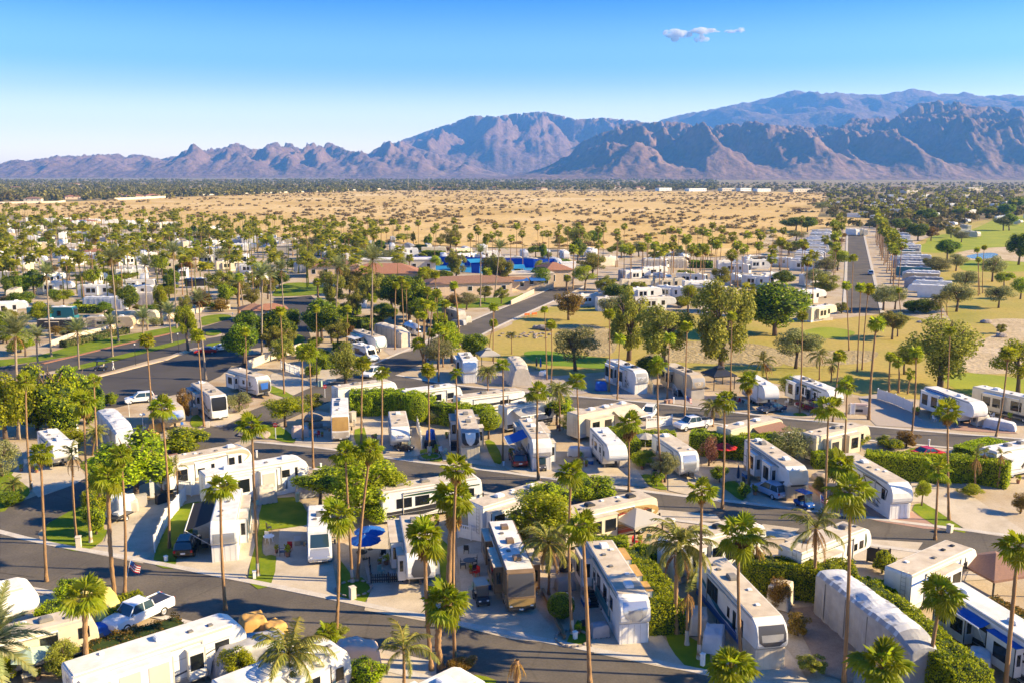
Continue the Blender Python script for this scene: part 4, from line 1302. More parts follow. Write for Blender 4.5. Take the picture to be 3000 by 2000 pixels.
 if awning:
  s,x0,x1,out,drop,m_=awning
  X0,X1=x0*L,x1*L
  y0=s*(wid/2+.05)
  y1=s*(wid/2+out)
  z0,z1=H-.35,H-.35-drop
  vs=[]
  for k in range(7):
   t=k/6
   sg=-.10*math.sin(math.pi*t)
   vs+=[(X0,y0+(y1-y0)*t,z0+(z1-z0)*t+sg),(X1,y0+(y1-y0)*t,z0+(z1-z0)*t+sg)]
  fs=[(2*k,2*k+1,2*k+3,2*k+2)for k in range(6)]
  aw=obj("awning",MB().add(vs,fs).mesh("awning",MT[m_],smooth=True),o)
  obj("awning_roller",MB().tube([(X0-.05,y1,z1),(X1+.05,y1,z1)],.06,8).mesh("awning_roller",MT["white"]),aw)
  for X in(X0,X1):
   obj("awning_arm",MB().tube([(X,s*(wid/2+.02),1.0),(X,y1,z1)],.03,5).mesh("awning_arm",MT["white"]),aw)
 if not awning and kind!="van":
  y=-wid/2-.09
  a0,a1=(-.30*L,.22*L)
  aw=obj("awning_roller",MB().tube([(a0,y,H-.42),(a1,y,H-.42)],.075,8).mesh("awning_roller",MT["shade_cloth" if body!="cream" else "white"]),o)
  for X in(a0,a1):
   obj("awning_arm",MB().box(X-.04,X+.04,y,-wid/2,1.0,H-.4).mesh("awning_arm",MT["shade_cloth"]),aw)
 for s in(-1,1):
  y0,y1=s*(wid/2),s*(wid/2+.014)
  x1=f-3.1 if kind=="fifth" else f-.7
  obj("lower_trim",MB().box(-f+.1,x1,min(y0,y1),max(y0,y1),1.02,1.07).box(-f+.1,x1,min(y0,y1),max(y0,y1),.56,.64).mesh("lower_trim",MT["grey_paint"]),o)
 if text:
  for tx in text:
   text_part(o,*tx)
 if steps:
  s,t,n_=steps
  X=t*L
  so=obj("entry_stairs",None,o)
  for k in range(n_):
   y0,y1=s*(wid/2+.05),s*(wid/2+1.1)
   xx=X+k*.28
   obj("stair_tread",MB().box(xx,xx+.3,min(y0,y1),max(y0,y1),.0,.9-k*.9/n_).mesh("stair_tread",MT["charcoal"]),so)
  mb=MB()
  yy=s*(wid/2+1.1)
  mb.tube([(X-.5,yy,1.8),(X+.2,yy,1.8),(X+n_*.28,yy,.9),(X+n_*.28,yy,0)],.03,6)
  mb.tube([(X-.5,yy,0),(X-.5,yy,1.8)],.03,6)
  for k in range(6):
   xx=X-.4+k*.3
   mb.tube([(xx,yy,.4),(xx,yy,1.75-max(0,xx-X-.2)*.62)],.012,4)
  obj("stair_rail",mb.mesh("stair_rail",MT["bright_white"]),so)
 return o
def tarped_mesh(L,wid,H,m,seed=1,nose=.25,flare=.0,wrinkle=.05,nx=40,nr=26,top=None):
 """a fabric cover pulled over a long vehicle: rounded sections, sagging roof, folds towards the hem"""
 rng=np.random.default_rng(seed)
 V=[]
 for i in range(nx+1):
  t=i/nx
  x=-L/2+L*t
  e0=min(1,t/.04)
  e1=min(1,(1-t)/(nose/L*4+.02))
  hh=H*(1-.07*(1-e0)**2-.20*(1-e1)**1.6)
  ww=wid*(1-.10*(1-e0)**2-.16*(1-e1)**2)
  for k in range(nr+1):
   a=k/nr
   if a<.36:
    s=a/.36
    y,z=-ww/2-flare*(1-s),hh*s*.93
   elif a>.64:
    s=(1-a)/.36
    y,z=ww/2+flare*(1-s),hh*s*.93
   else:
    q=(a-.36)/.28
    y=-ww/2+ww*q
    z=hh*(.93+.07*math.sin(math.pi*q)**.5)
   V.append((x,y,z))
 V=np.array(V)
 sx_,sz_=V[:,0],V[:,2]/H
 fold=(vnoise(sx_*3.1+3,V[:,2]*.35+V[:,1]*.5,seed)-.5)*2
 sag=(vnoise(sx_*.9,V[:,1]*.8,seed+4)-.5)
 side=np.sign(V[:,1])*(np.abs(V[:,1])>wid*.42)
 V[:,1]+=side*fold*wrinkle*(1.4-sz_)
 V[:,2]+=np.where(np.abs(V[:,1])<wid*.45,sag*.22+fold*wrinkle*.5,0)
 for bx_ in(-.33,-.05,.24):
  V[:,2]+=.22*np.exp(-((V[:,0]-bx_*L)/.55)**4-(V[:,1]/.55)**4)*(np.abs(V[:,1])<wid*.42)
 V[:,2]=np.maximum(V[:,2],.02)
 n=nr+1
 F=[(i*n+k,i*n+k+1,(i+1)*n+k+1,(i+1)*n+k)for i in range(nx)for k in range(nr)]
 mb=MB()
 mb.add([tuple(v)for v in V],F)
 if top:
  mb.m=[int(.38<(k+.5)/nr+.03*math.sin(i*1.9)<.62 and i<nx*.86)for i in range(nx)for k in range(nr)]
 mb.add([tuple(v)for v in V[:n]],[tuple(range(n-1,-1,-1))])
 mb.add([tuple(v)for v in V[-n:]],[tuple(range(n))])
 return mb.mesh("cover",[MT[m],MT[top or m]],smooth=False)
def tarped(fr,rear,H,wid,m,label,short,name="covered_trailer",L=None,cat="trailer",seed=3,nose=.6,flare=0,wrinkle=.06,straps=4,group=None,top=None):
 a,b=W(*fr,H),W(*rear,H)
 d=a-b
 ang=math.atan2(d.y,d.x)
 L=L or min(max(d.length+.6,4),13)
 c=(a+b)/2
 o=thing(name,label,cat,(c.x,c.y,0),ang,group)
 LAND.append((short,Vector((c.x,c.y,0))))
 obj("cover",tarped_mesh(L,wid,H,m,seed,nose,flare,wrinkle,top=top),o)
 for k in range(straps):
  x=-L/2+L*(k+.6)/(straps+.3)
  obj("strap",MB().box(x-.03,x+.03,-wid/2-.06,-wid/2-.04,.15,H*.85).mesh("strap",MT["dark_grey"]),o)
 for s in(-1,1):
  for xx in(-.5,.5):
   wheel(o,xx,s*(wid/2-.2),.38)
 return o
def lump_cover(fr,spec,m,label,short=None,name="covered_furniture",cat="covered item",rz=0.0,seed=1,group=None,base=None,hump=None):
 """a draped cover over a smaller thing; spec = length, width, height"""
 p=base if base is not None else W(*fr)
 L,wd,H=spec
 rng=random.Random(seed)
 nx,nr=14,18
 o=thing(name,label,cat,(p[0],p[1],0),rz,group)
 V=[]
 for i in range(nx+1):
  t=i/nx*2-1
  for k in range(nr+1):
   a=k/nr*2-1
   q=max(abs(t),0)
   tz=(1-max(abs(a)-.55,0)/.45*1.0)if abs(a)>.55 else 1
   ex=1-max(0,(q-.82)/.18)*.96
   hz=H*(1 if hump is None else(1-hump*max(0,t)))
   z=hz*tz*min(1,ex+(0 if abs(a)<.9 else 0))*(1+.06*(vnoise(np.array(t*3+seed),np.array(a*3.),seed)-.5)*2)
   y=wd/2*(a/.55*.82 if abs(a)<.55 else math.copysign(.82+.18*(abs(a)-.55)/.45,a))*(1-.02*rng.random())
   x=L/2*(t/.82*.9 if q<.82 else math.copysign(.9+.1*(q-.82)/.18,t))
   V.append((x,y*(1+.02*math.sin(k*2.1+i*1.7)),max(float(z),.02)))
 n=nr+1
 F=[(i*n+k,i*n+k+1,(i+1)*n+k+1,(i+1)*n+k)for i in range(nx)for k in range(nr)]
 obj("cover",MB().add(V,F).mesh("cover",MT[m],smooth=True),o)
 hem=MB()
 hem.box(-L/2*.97,L/2*.97,-wd/2*.98,-wd/2*.96,.02,.10).box(-L/2*.97,L/2*.97,wd/2*.96,wd/2*.98,.02,.10)
 obj("hem",hem.mesh("hem",MT["dark_grey"]),o)
 if short:
  LAND.append((short,Vector((p[0],p[1],0))))
 return o
def car(fr,head,kind,m,label,short=None,base=None,name=None,group=None):
 p=base if base is not None else W(*fr)
 nm=name or{"suv":"car","sedan":"car","pickup":"pickup_truck"}[kind]
 o=thing(nm,label,"car" if kind!="pickup" else "truck",(p[0],p[1],0),head,group)
 if short:
  LAND.append((short,Vector((p[0],p[1],0))))
 if kind=="suv":
  L,w,prof=4.7,1.9,[(-2.3,.42),(-2.35,.75),(-2.28,1.05),(-1.2,1.06),(.95,1.03),(1.9,.92),(2.28,.78),(2.34,.5),(2.25,.36),(-2.2,.34)]
  gh=[(-2.22,1.04),(-1.95,1.60),(-1.5,1.70),(.15,1.68),(.98,1.02)]
 elif kind=="sedan":
  L,w,prof=4.6,1.82,[(-2.25,.40),(-2.3,.72),(-2.2,.95),(-1.4,1.0),(.9,.95),(1.8,.82),(2.2,.68),(2.28,.45),(2.2,.32),(-2.2,.30)]
  gh=[(-1.75,.97),(-1.1,1.36),(-.7,1.43),(.1,1.42),(.98,.94)]
 else:
  L,w,prof=5.8,2.0,[(-2.9,.55),(-2.92,1.0),(-2.9,1.25),(-.85,1.25),(1.25,1.22),(2.5,1.10),(2.82,.95),(2.88,.6),(2.8,.45),(-2.85,.48)]
  gh=[(-.95,1.22),(-.75,1.85),(-.4,1.92),(.85,1.9),(1.45,1.2)]
 obj("body",MB().prism(prof[::-1],-w/2,w/2).mesh("body",MT[m],bevel=.11,seg=3,smooth=False),o)
 n=len(gh)
 ins=[.02,.14,.20,.20,.04]
 vs=[(x,-w/2+.06+ins[i],z)for i,(x,z)in enumerate(gh)]+[(x,w/2-.06-ins[i],z)for i,(x,z)in enumerate(gh)]
 cab=MB().add(vs,[(0,1,2,3,4),(9,8,7,6,5),(0,5,6,1),(1,6,7,2),(3,8,9,4),(2,7,8,3)])
 cb=obj("cabin_glass",cab.mesh("cabin_glass",MT["glass_blue"]),o)
 (xa,za),(xb,zb)=gh[2],gh[3]
 obj("roof_panel",MB().box(xa-.22,xb+.12,-w/2+.24,w/2-.24,max(za,zb)-.03,max(za,zb)+.025).mesh("roof_panel",MT[m],bevel=.03,seg=1),o)
 for s in(-1,1):
  for(i0,i1)in((0,1),(4,3)):
   a_,b_=Vector((gh[i0][0],s*(w/2-.06-ins[i0]),gh[i0][1])),Vector((gh[i1][0],s*(w/2-.06-ins[i1]),gh[i1][1]))
   obj("pillar",MB().tube([a_,b_],.05,5).mesh("pillar",MT[m]),o)
  xm=(gh[1][0]+gh[3][0])/2
  obj("pillar",MB().tube([(xm,s*(w/2-.07),gh[0][1]),(xm,s*(w/2-.25),gh[2][1]-.02)],.04,5).mesh("pillar",MT[m]),o)
  obj("mirror",MB().box(gh[4][0]-.35,gh[4][0]-.17,s*(w/2+.1)-.1,s*(w/2+.1)+.1,gh[4][1]+.02,gh[4][1]+.18).mesh("mirror",MT[m],bevel=.03),o)
  xh=prof[6][0]if kind!="pickup" else prof[6][0]
  obj("headlight",MB().box(xh-.28,xh+.03,s*w*.36-.2,s*w*.36+.16,prof[6][1]-.12,prof[6][1]+.03).mesh("headlight",MT["lamp_clear"],bevel=.03),o)
  xr=prof[1][0]
  obj("tail_light",MB().box(xr-.025,xr+.15,s*w*.42-.1,s*w*.42+.1,prof[1][1]+.02,prof[1][1]+.26).mesh("tail_light",MT["tail_red"],bevel=.02),o)
  for xx in((L*.31,-L*.30)if kind!="pickup" else(1.85,-1.75)):
   wheel(o,xx,s*(w/2-.1),.34 if kind!="pickup" else .40,.23)
 obj("number_plate",MB().box(prof[1][0]-.03,prof[1][0]-.01,-.22,.22,.62,.78).mesh("number_plate",MT["bright_white"]),o)
 if kind=="pickup":
  obj("cargo_bed",MB().box(-2.75,-1.0,-w/2+.17,w/2-.17,1.252,1.262).mesh("cargo_bed",MT["charcoal"]),o)
  for s in(-1,1):
   obj("bed_rail",MB().box(-2.85,-.95,s*(w/2-.1)-.07,s*(w/2-.1)+.07,1.22,1.34).mesh("bed_rail",MT[m],bevel=.03),o)
 return o
def cart(fr,head,body,roof,label,base=None,group=None):
 p=base if base is not None else W(*fr)
 o=thing("golf_cart",label,"golf cart",(p[0],p[1],0),head,group)
 obj("body",MB().prism([(-1.15,.35),(1.15,.3),(1.2,.55),(.95,.78),(.45,.85),(.40,.38),(-.05,.38),(-.1,.75),(-.95,.8),(-1.2,.7)],-.55,.55).mesh("body",MT[body],bevel=.05,seg=2),o)
 obj("seat",MB().box(-.55,-.02,-.5,.5,.78,.92).mesh("seat",MT["cream" if body!="car_blue" else "charcoal"],bevel=.05),o)
 obj("backrest",MB().box(-.62,-.5,-.5,.5,.92,1.25).mesh("backrest",MT["cream" if body!="car_blue" else "charcoal"],bevel=.05),o)
 obj("roof",MB().box(-1.0,.75,-.62,.62,1.82,1.9).mesh("roof",MT[roof],bevel=.04,seg=2),o)
 for s in(-1,1):
  obj("post",MB().tube([(.72,s*.5,.85),(.55,s*.52,1.83)],.025,6).mesh("post",MT["charcoal"]),o)
  obj("post",MB().tube([(-.8,s*.5,.8),(-.8,s*.52,1.83)],.025,6).mesh("post",MT["charcoal"]),o)
  for xx in(.82,-.72):
   wheel(o,xx,s*.48,.24,.2)
  obj("headlight",MB().box(1.12,1.2,s*.35-.1,s*.35+.1,.58,.68).mesh("headlight",MT["lamp_clear"]),o)
 obj("windscreen",MB().add([(.74,-.48,.9),(.74,.48,.9),(.57,.48,1.8),(.57,-.48,1.8)],[(0,1,2,3)]).mesh("windscreen",MT["glass_blue"]),o)
 obj("steering_wheel",MB().tube([(.42+.12*math.cos(q),.25+.17*math.cos(q+1.57),1.02+.13*math.sin(q))for q in[k*math.pi/6 for k in range(13)]],.015,5).mesh("steering_wheel",MT["charcoal"]),o)
 return o
def umbrella(p,R,h,m,label,n=8,m2=None,closed=False,group=None):
 o=thing("patio_umbrella",label,"umbrella",(p[0],p[1],0),0,group)
 obj("pole",MB().tube([(0,0,0),(0,0,h+.12)],.025,6).mesh("pole",MT["white"]),o)
 obj("base",MB().lathe([(.001,.08),(.28,.06),(.3,0)],12).mesh("base",MT["charcoal"]),o)
 if closed:
  obj("folded_canopy",MB().lathe([(.04,h),(.12,h-.4),(.2,h-1.4),(.16,h-1.7),(.02,h-1.7)],9).mesh("folded_canopy",MT[m]),o)
  return o
 rings=4
 for k in range(n):
  a0,a1=2*math.pi*k/n,2*math.pi*(k+1)/n
  vs,fs=[],[]
  for q in range(rings+1):
   t=q/rings
   for a in(a0,(a0+a1)/2,a1):
    rr=R*t*(1 if a!=(a0+a1)/2 else math.cos(math.pi/n)*.97)
    z=h-(t**1.25)*R*.36-(0 if a!=(a0+a1)/2 else .02*t)
    vs.append((rr*math.cos(a),rr*math.sin(a),z))
  for q in range(rings):
   for j in range(2):
    fs.append((3*q+j,3*q+j+1,3*q+j+4,3*q+j+3))
  mm=MT[m]if not m2 or k%2 else MT[m2]
  pn=MB().add(vs,fs)
  obj("canopy_panel",pn.mesh("canopy_panel",mm),o)
  obj("rib",MB().tube([(0,0,h-.35),(R*.55*math.cos(a0),R*.55*math.sin(a0),h-R*.19)],.012,4).mesh("rib",MT["steel"]),o)
 return o
def table_set(p,label,rz=0,nchair=4,m="charcoal",top=.55):
 o=thing("patio_table",label,"table",(p[0],p[1],0),rz)
 obj("tabletop",MB().lathe([(.001,.74),(top,.74),(top,.70),(.001,.70)],16).mesh("tabletop",MT[m]),o)
 for k in range(4):
  a=k*math.pi/2+.4
  obj("leg",MB().tube([(.4*math.cos(a),.4*math.sin(a),0),(.3*math.cos(a),.3*math.sin(a),.7)],.025,5).mesh("leg",MT[m]),o)
 return o
def chair(p,rz,m,label,group=None):
 o=thing("patio_chair",label,"chair",(p[0],p[1],0),rz,group)
 obj("seat",MB().box(-.25,.25,-.25,.25,.40,.45).mesh("seat",MT[m]),o)
 obj("backrest",MB().box(-.27,-.22,-.25,.25,.45,.95).mesh("backrest",MT[m]),o)
 for sx_ in(-.23,.23):
  for sy_ in(-.23,.23):
   obj("leg",MB().box(sx_-.02,sx_+.02,sy_-.02,sy_+.02,0,.40).mesh("leg",MT[m]),o)
 for s in(-1,1):
  obj("armrest",MB().box(-.25,.22,s*.27-.02,s*.27+.02,.60,.64).mesh("armrest",MT[m]),o)
 return o
def fence(line,h,label,m="vinyl",kind="picket",step=2.2,name="fence",cat="fence"):
 P=[Vector((q[0],q[1],0))for q in line]
 o=thing(name,label,cat,P[0])
 R0=P[0]
 for i in range(len(P)-1):
  a,b=P[i]-R0,P[i+1]-R0
  L=(b-a).length
  n=max(1,round(L/step))
  t=(b-a)/n
  ang=math.atan2(t.y,t.x)
  sl_=t.length
  for k in range(n+1):
   if k==0 and i>0:
    continue
   q=a+t*k
   obj("post",MB().box(-.07,.07,-.07,.07,0,h+.1).add([(-.09,-.09,h+.1),(.09,-.09,h+.1),(.09,.09,h+.1),(-.09,.09,h+.1),(0,0,h+.2)],[(0,1,4),(1,2,4),(2,3,4),(3,0,4),(3,2,1,0)]).mesh("post",MT[m]),o,q,(0,0,ang))
  for k in range(n):
   q=a+t*k
   mb=MB()
   if kind=="solid":
    mb.box(.07,sl_-.07,-.025,.025,.08,h)
    mb.box(.07,sl_-.07,-.045,.045,h-.08,h+.0)
   elif kind=="vented":
    mb.box(.07,sl_-.07,-.025,.025,.08,h-.45)
    mb.box(.07,sl_-.07,-.045,.045,h-.47,h-.38)
    mb.box(.07,sl_-.07,-.045,.045,h-.08,h)
    nn=max(3,int(sl_/.28))
    for j in range(nn):
     x=.07+(sl_-.14)*(j+.5)/nn
     mb.box(x-.05,x+.05,-.02,.02,h-.38,h-.08)
   else:
    mb.box(.07,sl_-.07,-.03,.03,.25,.35)
    mb.box(.07,sl_-.07,-.03,.03,h-.35,h-.25)
    nn=max(3,int(sl_/.2))
    for j in range(nn):
     x=.07+(sl_-.14)*(j+.5)/nn
     mb.box(x-.045,x+.045,-.035,.035,.08,h)
   obj("fence_panel",mb.mesh("fence_panel",MT[m]),o,q,(0,0,ang))
 return o
def wall_run(line,h,w,m,label,name="garden_wall",cap=None):
 o=thing(name,label,"wall",(line[0][0],line[0][1],0))
 R0=Vector((line[0][0],line[0][1],0))
 mb,cp=MB(),MB()
 for i in range(len(line)-1):
  a,b=Vector((line[i][0],line[i][1],0))-R0,Vector((line[i+1][0],line[i+1][1],0))-R0
  t=(b-a).normalized()
  s=Vector((-t.y,t.x,0))*w/2
  mb.plate([a-s-t*w*.3,b-s+t*w*.3,b+s+t*w*.3,a+s-t*w*.3],0,h-.001*i)
  s*=1.25
  cp.plate([a-s-t*w*.4,b-s+t*w*.4,b+s+t*w*.4,a+s-t*w*.4],h,h+.08-.001*i)
 obj("wall_body",mb.mesh("wall_body",MT[m]),o)
 obj("coping",cp.mesh("coping",MT[cap or m]),o)
 return o
def utility_box(p,label,s=(.45,.45,.95),m="stucco_pale",rz=.3,name="utility_pedestal"):
 o=thing(name,label,"utility box",(p[0],p[1],0),rz)
 obj("box",MB().box(-s[0]/2,s[0]/2,-s[1]/2,s[1]/2,0,s[2]).mesh("box",MT[m],bevel=.02,seg=1),o)
 obj("lid",MB().box(-s[0]/2-.04,s[0]/2+.04,-s[1]/2-.04,s[1]/2+.04,s[2]+.001,s[2]+.08).mesh("lid",MT[m],bevel=.02,seg=1),o)
 return o
def shed(p,size,m,label,roof="roof_white",rz=0.0,gable=.35,name="storage_shed"):
 L,wd,h=size
 o=thing(name,label,"shed",(p[0],p[1],0),rz)
 obj("wall",MB().box(-L/2,L/2,-wd/2,wd/2,0,h).mesh("wall",MT[m]),o)
 mb=MB()
 mb.add([(-L/2-.12,-wd/2-.12,h),(L/2+.12,-wd/2-.12,h),(L/2+.12,wd/2+.12,h),(-L/2-.12,wd/2+.12,h),(-L/2-.12,0,h+gable),(L/2+.12,0,h+gable)],[(0,1,5,4),(2,3,4,5),(3,0,4),(1,2,5),(3,2,1,0)])
 obj("roof",mb.mesh("roof",MT[roof]),o)
 d=obj("door",MB().box(-.4,.4,-wd/2-.03,-wd/2,.05,min(1.9,h-.15)).mesh("door",MT["vinyl"]),o)
 obj("handle",MB().box(.28,.33,-wd/2-.06,-wd/2-.03,.9,1.05).mesh("handle",MT["charcoal"]),d)
 return o
def gazebo(p,R,h,m,label,rz=.3,tiers=2):
 o=thing("gazebo",label,"gazebo",(p[0],p[1],0),rz)
 for s in(-1,1):
  for q in(-1,1):
   obj("post",MB().box(s*R-.06,s*R+.06,q*R-.06,q*R+.06,0,h).mesh("post",MT["charcoal"]),o)
 e=R+.3
 def pyr(e,z0,z1,top):
  return MB().add([(-e,-e,z0),(e,-e,z0),(e,e,z0),(-e,e,z0),(-top,-top,z1),(top,-top,z1),(top,top,z1),(-top,top,z1)],[(0,1,5,4),(1,2,6,5),(2,3,7,6),(3,0,4,7),(4,5,6,7)])
 rf=obj("roof",pyr(e,h,h+R*.5,R*.28 if tiers>1 else .02).mesh("roof",MT[m]),o)
 obj("valance",MB().box(-e,e,-e-.01,-e+.01,h-.22,h).box(-e,e,e-.01,e+.01,h-.22,h).box(-e-.01,-e+.01,-e,e,h-.22,h).box(e-.01,e+.01,-e,e,h-.22,h).mesh("valance",MT[m]),o)
 if tiers>1:
  obj("roof_cap",pyr(R*.42,h+R*.5+.12,h+R*.5+.12+R*.2,.02).mesh("roof_cap",MT[m]),rf)
 return o
def stop_sign(p,label,h=2.2,rz=0.0):
 o=thing("stop_sign",label,"sign",(p[0],p[1],0),rz)
 obj("post",MB().box(-.05,.05,-.05,.05,0,h).mesh("post",MT["vinyl"]),o)
 mb=MB()
 oc=[(.36*math.cos(math.pi/8+k*math.pi/4),.36*math.sin(math.pi/8+k*math.pi/4))for k in range(8)]
 mb.add([(x,-.07,h-.35+z)for x,z in oc]+[(x,-.055,h-.35+z)for x,z in oc],[tuple(range(8)),tuple(range(15,7,-1))]+[(k,k+8,(k+1)%8+8,(k+1)%8)for k in range(8)])
 pl=obj("sign_plate",mb.mesh("sign_plate",MT["stop_red"]),o)
 text_part(pl,"STOP",.24,(0,-.075,h-.43),(math.pi/2,0,0),"bright_white",0)
 return o
def flag(p,label,h=2.6,lean=.5,rz=0.0):
 o=thing("flag",label,"flag",(p[0],p[1],0),rz)
 top=Vector((lean,0,h))
 obj("flagpole",MB().tube([(0,0,0),top],.025,6).mesh("flagpole",MT["vinyl"]),o)
 d=Vector((-lean*.25,0,-h*.25)).normalized()
 fw,fh,N=1.25,.8,8
 for k in range(7):
  vs,fs=[],[]
  for i in range(N+1):
   t=i/N
   for q in(k/7,(k+1)/7):
    b=top+d*(fh*q+.05)
    vs.append((b.x+fw*t*.72,.10*math.sin(t*7+q),b.z-fw*t*.45))
  fs=[(2*i,2*i+1,2*i+3,2*i+2)for i in range(N)]
  obj("flag_stripe",MB().add(vs,fs).mesh("flag_stripe",MT["stop_red" if k%2==0 else "bright_white"]),o)
 vs=[]
 for i in range(5):
  t=i/4*.4
  for q in(0,4/7):
   b=top+d*(fh*q+.05)
   vs.append((b.x+fw*t*.72,.10*math.sin(t*7+q)-.008,b.z-fw*t*.45+.004))
 cn=obj("canton",MB().add(vs,[(2*i,2*i+1,2*i+3,2*i+2)for i in range(4)]).mesh("canton",MT["blue_stripe"]),o)
 return o
def boulder(p,s,label,m="rock",seed=1):
 bm=bmesh.new()
 bmesh.ops.create_icosphere(bm,subdivisions=2,radius=1)
 r=random.Random(seed)
 mb=MB()
 vs=[]
 for v in bm.verts:
  k=1+.22*(float(vnoise(np.array(v.co.x*1.7+seed*3),np.array(v.co.y*1.7+v.co.z),seed))-.5)*2+r.uniform(-.05,.05)
  vs.append((v.co.x*k*s[0],v.co.y*k*s[1],max(v.co.z*k*s[2],-.2)))
 mb.add(vs,[tuple(q.index for q in f.verts)for f in bm.faces])
 bm.free()
 o=obj("boulder",mb.mesh("boulder",MT[m]),None,(p[0],p[1],s[2]*.35))
 return tag(o,label,"boulder")
def lamp_post(p,label,h=2.4,globes=4):
 o=thing("lamp_post",label,"lamp post",(p[0],p[1],0))
 obj("post",MB().tube([(0,0,0),(0,0,h-.3)],[.06,.035],8).mesh("post",MT["vinyl" if globes>1 else "charcoal"]),o)
 for k in range(globes):
  a=k*2*math.pi/max(globes,1)
  rr=.3 if globes>1 else 0
  g=MB()
  bm=bmesh.new()
  bmesh.ops.create_icosphere(bm,subdivisions=2,radius=.16)
  g.add([(v.co.x+rr*math.cos(a),v.co.y+rr*math.sin(a),v.co.z+h-.1)for v in bm.verts],[tuple(q.index for q in f.verts)for f in bm.faces])
  bm.free()
  obj("lamp_globe",g.mesh("lamp_globe",MT["vinyl"],smooth=True),o)
  if globes>1:
   obj("arm",MB().tube([(0,0,h-.35),(rr*math.cos(a),rr*math.sin(a),h-.26)],.02,5).mesh("arm",MT["vinyl"]),o)
 return o
def house(p,size,wall,roof,label,rz=0.0,hip=1.6,nwin=4,group=None,flat=False,name="house",cat="house"):
 L,wd,h=size
 o=thing(name,label,cat,(p[0],p[1],0),rz,group)
 obj("wall",MB().box(-L/2,L/2,-wd/2,wd/2,-.3,h).mesh("wall",MT[wall]),o)
 e=.7
 if flat:
  obj("roof",MB().box(-L/2-.2,L/2+.2,-wd/2-.2,wd/2+.2,h+.01,h+.35).mesh("roof",MT[roof]),o)
 else:
  rl=max(L/2-wd/2,.5)
  obj("roof",MB().add([(-L/2-e,-wd/2-e,h),(L/2+e,-wd/2-e,h),(L/2+e,wd/2+e,h),(-L/2-e,wd/2+e,h),(-rl,0,h+hip),(rl,0,h+hip)],[(0,1,5,4),(1,2,5),(2,3,4,5),(3,0,4),(3,2,1,0)]).mesh("roof",MT[roof]),o)
 for k in range(nwin):
  x=-L/2+L*(k+.5)/nwin
  w_=obj("window",MB().box(x-.75,x+.75,-wd/2-.06,-wd/2,h*.32,h*.75).mesh("window",MT["vinyl"]),o)
  obj("pane",MB().box(x-.65,x+.65,-wd/2-.08,-wd/2-.061,h*.35,h*.72).mesh("pane",MT["glass"]),w_)
 return o
FARRV={}
def far_rv_mesh(kind,L,H,body,roof,ac,win=True):
 key=(kind,round(L),body,roof,ac,win)
 if key in FARRV:
  return FARRV[key]
 prof,ni=profile(kind,L,H)
 wid=2.5
 f=L/2
 rx=prof[ni[-1]][0]
 parts={}
 parts["body"]=MB().prism(prof,-wid/2,wid/2).mesh("body",MT[body],bevel=.08,seg=1)
 parts["roof"]=MB().box(-f+.16,rx-.03,-wid/2+.12,wid/2-.12,H-.01,H+.03).mesh("roof",MT[roof])
 if win:
  parts["slide_out"]=MB().box(-.30*L,.02*L,-wid/2-.8,-wid/2+.02,.75,H-.45).box(-.30*L,.02*L,-wid/2-.82,-wid/2+.02,H-.44,H-.40,1).mesh("slide_out",[MT[body],MT[roof]])
  parts["window"]=MB().box(-.25*L,-.15*L,-wid/2-.83,-wid/2-.8,1.5,H-.9).mesh("window",MT["glass"])
  parts["window.b"]=MB().box(.14*L,.22*L,-wid/2-.03,-wid/2,1.6,H-.9).mesh("window",MT["glass"])
  parts["window.c"]=MB().box(-.12*L,-.03*L,-wid/2-.83,-wid/2-.8,1.5,H-.9).mesh("window",MT["glass"])
  if kind=="coach":
   parts["windshield"]=patch_on(prof,[4,5,6],[.93,.92,.86],wid-.1).mesh("windshield",MT["glass"])
  elif kind=="fifth":
   parts["front_cap"]=patch_on(prof,[4,5,6,7],[.4,.86,.9,.8],wid-.1).mesh("front_cap",MT["grey_paint" if body=="white" else body])
  parts["skirt"]=MB().box(-f+.1,f-(2.9 if kind=="fifth" else .9),-wid/2+.05,wid/2-.05,0,.56).mesh("skirt",MT["white"])
 FARRV[key]=parts
 return parts
def far_rv(p,ang,kind="fifth",L=10.5,H=3.8,body="white",roof="roof_white",ac="ac_white",label=None,short=None,tarp=None,detail=True,noun=None):
 nm={"fifth":"fifth_wheel_trailer","trailer":"travel_trailer","coach":"motor_coach"}[kind]if not tarp else "covered_trailer"
 o=obj(nm,None,None,(p[0],p[1],0),(0,0,ang))
 o.empty_display_size=.3
 o["category"]="motorhome" if kind=="coach" and not tarp else "trailer"
 o["group"]="trailers parked in the far rows"
 if tarp:
  key=("tarp",tarp,round(L))
  if key not in FARRV:
   FARRV[key]=tarped_mesh(L,2.6,H,tarp,seed=int(L)+len(tarp),nose=.6,nx=24,nr=16)
  obj("cover",FARRV[key],o)
 else:
  pr=far_rv_mesh(kind,L,H,body,roof,ac,detail)
  for k,me in pr.items():
   obj(k.split(".")[0],me,o)
  for t in(.22,-.22):
   roof_unit(o,"ac",t*L,.05,H+.02,ac)
 if label:
  o["label"]=label
 else:
  AUTO.append((o,noun or({"tarp_silver":"silver tarped trailer","tarp_grey":"grey tarped trailer","tarp_beige":"beige tarped trailer"}.get(tarp)if tarp else{"white":"white","cream":"cream","tan_paint":"tan","grey_paint":"grey","brown_paint":"brown","bright_white":"bright white","charcoal":"dark","teal_paint":"teal"}[body]+{"fifth":" fifth wheel trailer","trailer":" travel trailer","coach":" motor coach"}[kind]),Vector((p[0],p[1],0)),H))
 if short:
  LAND.append((short,Vector((p[0],p[1],0))))
 return o
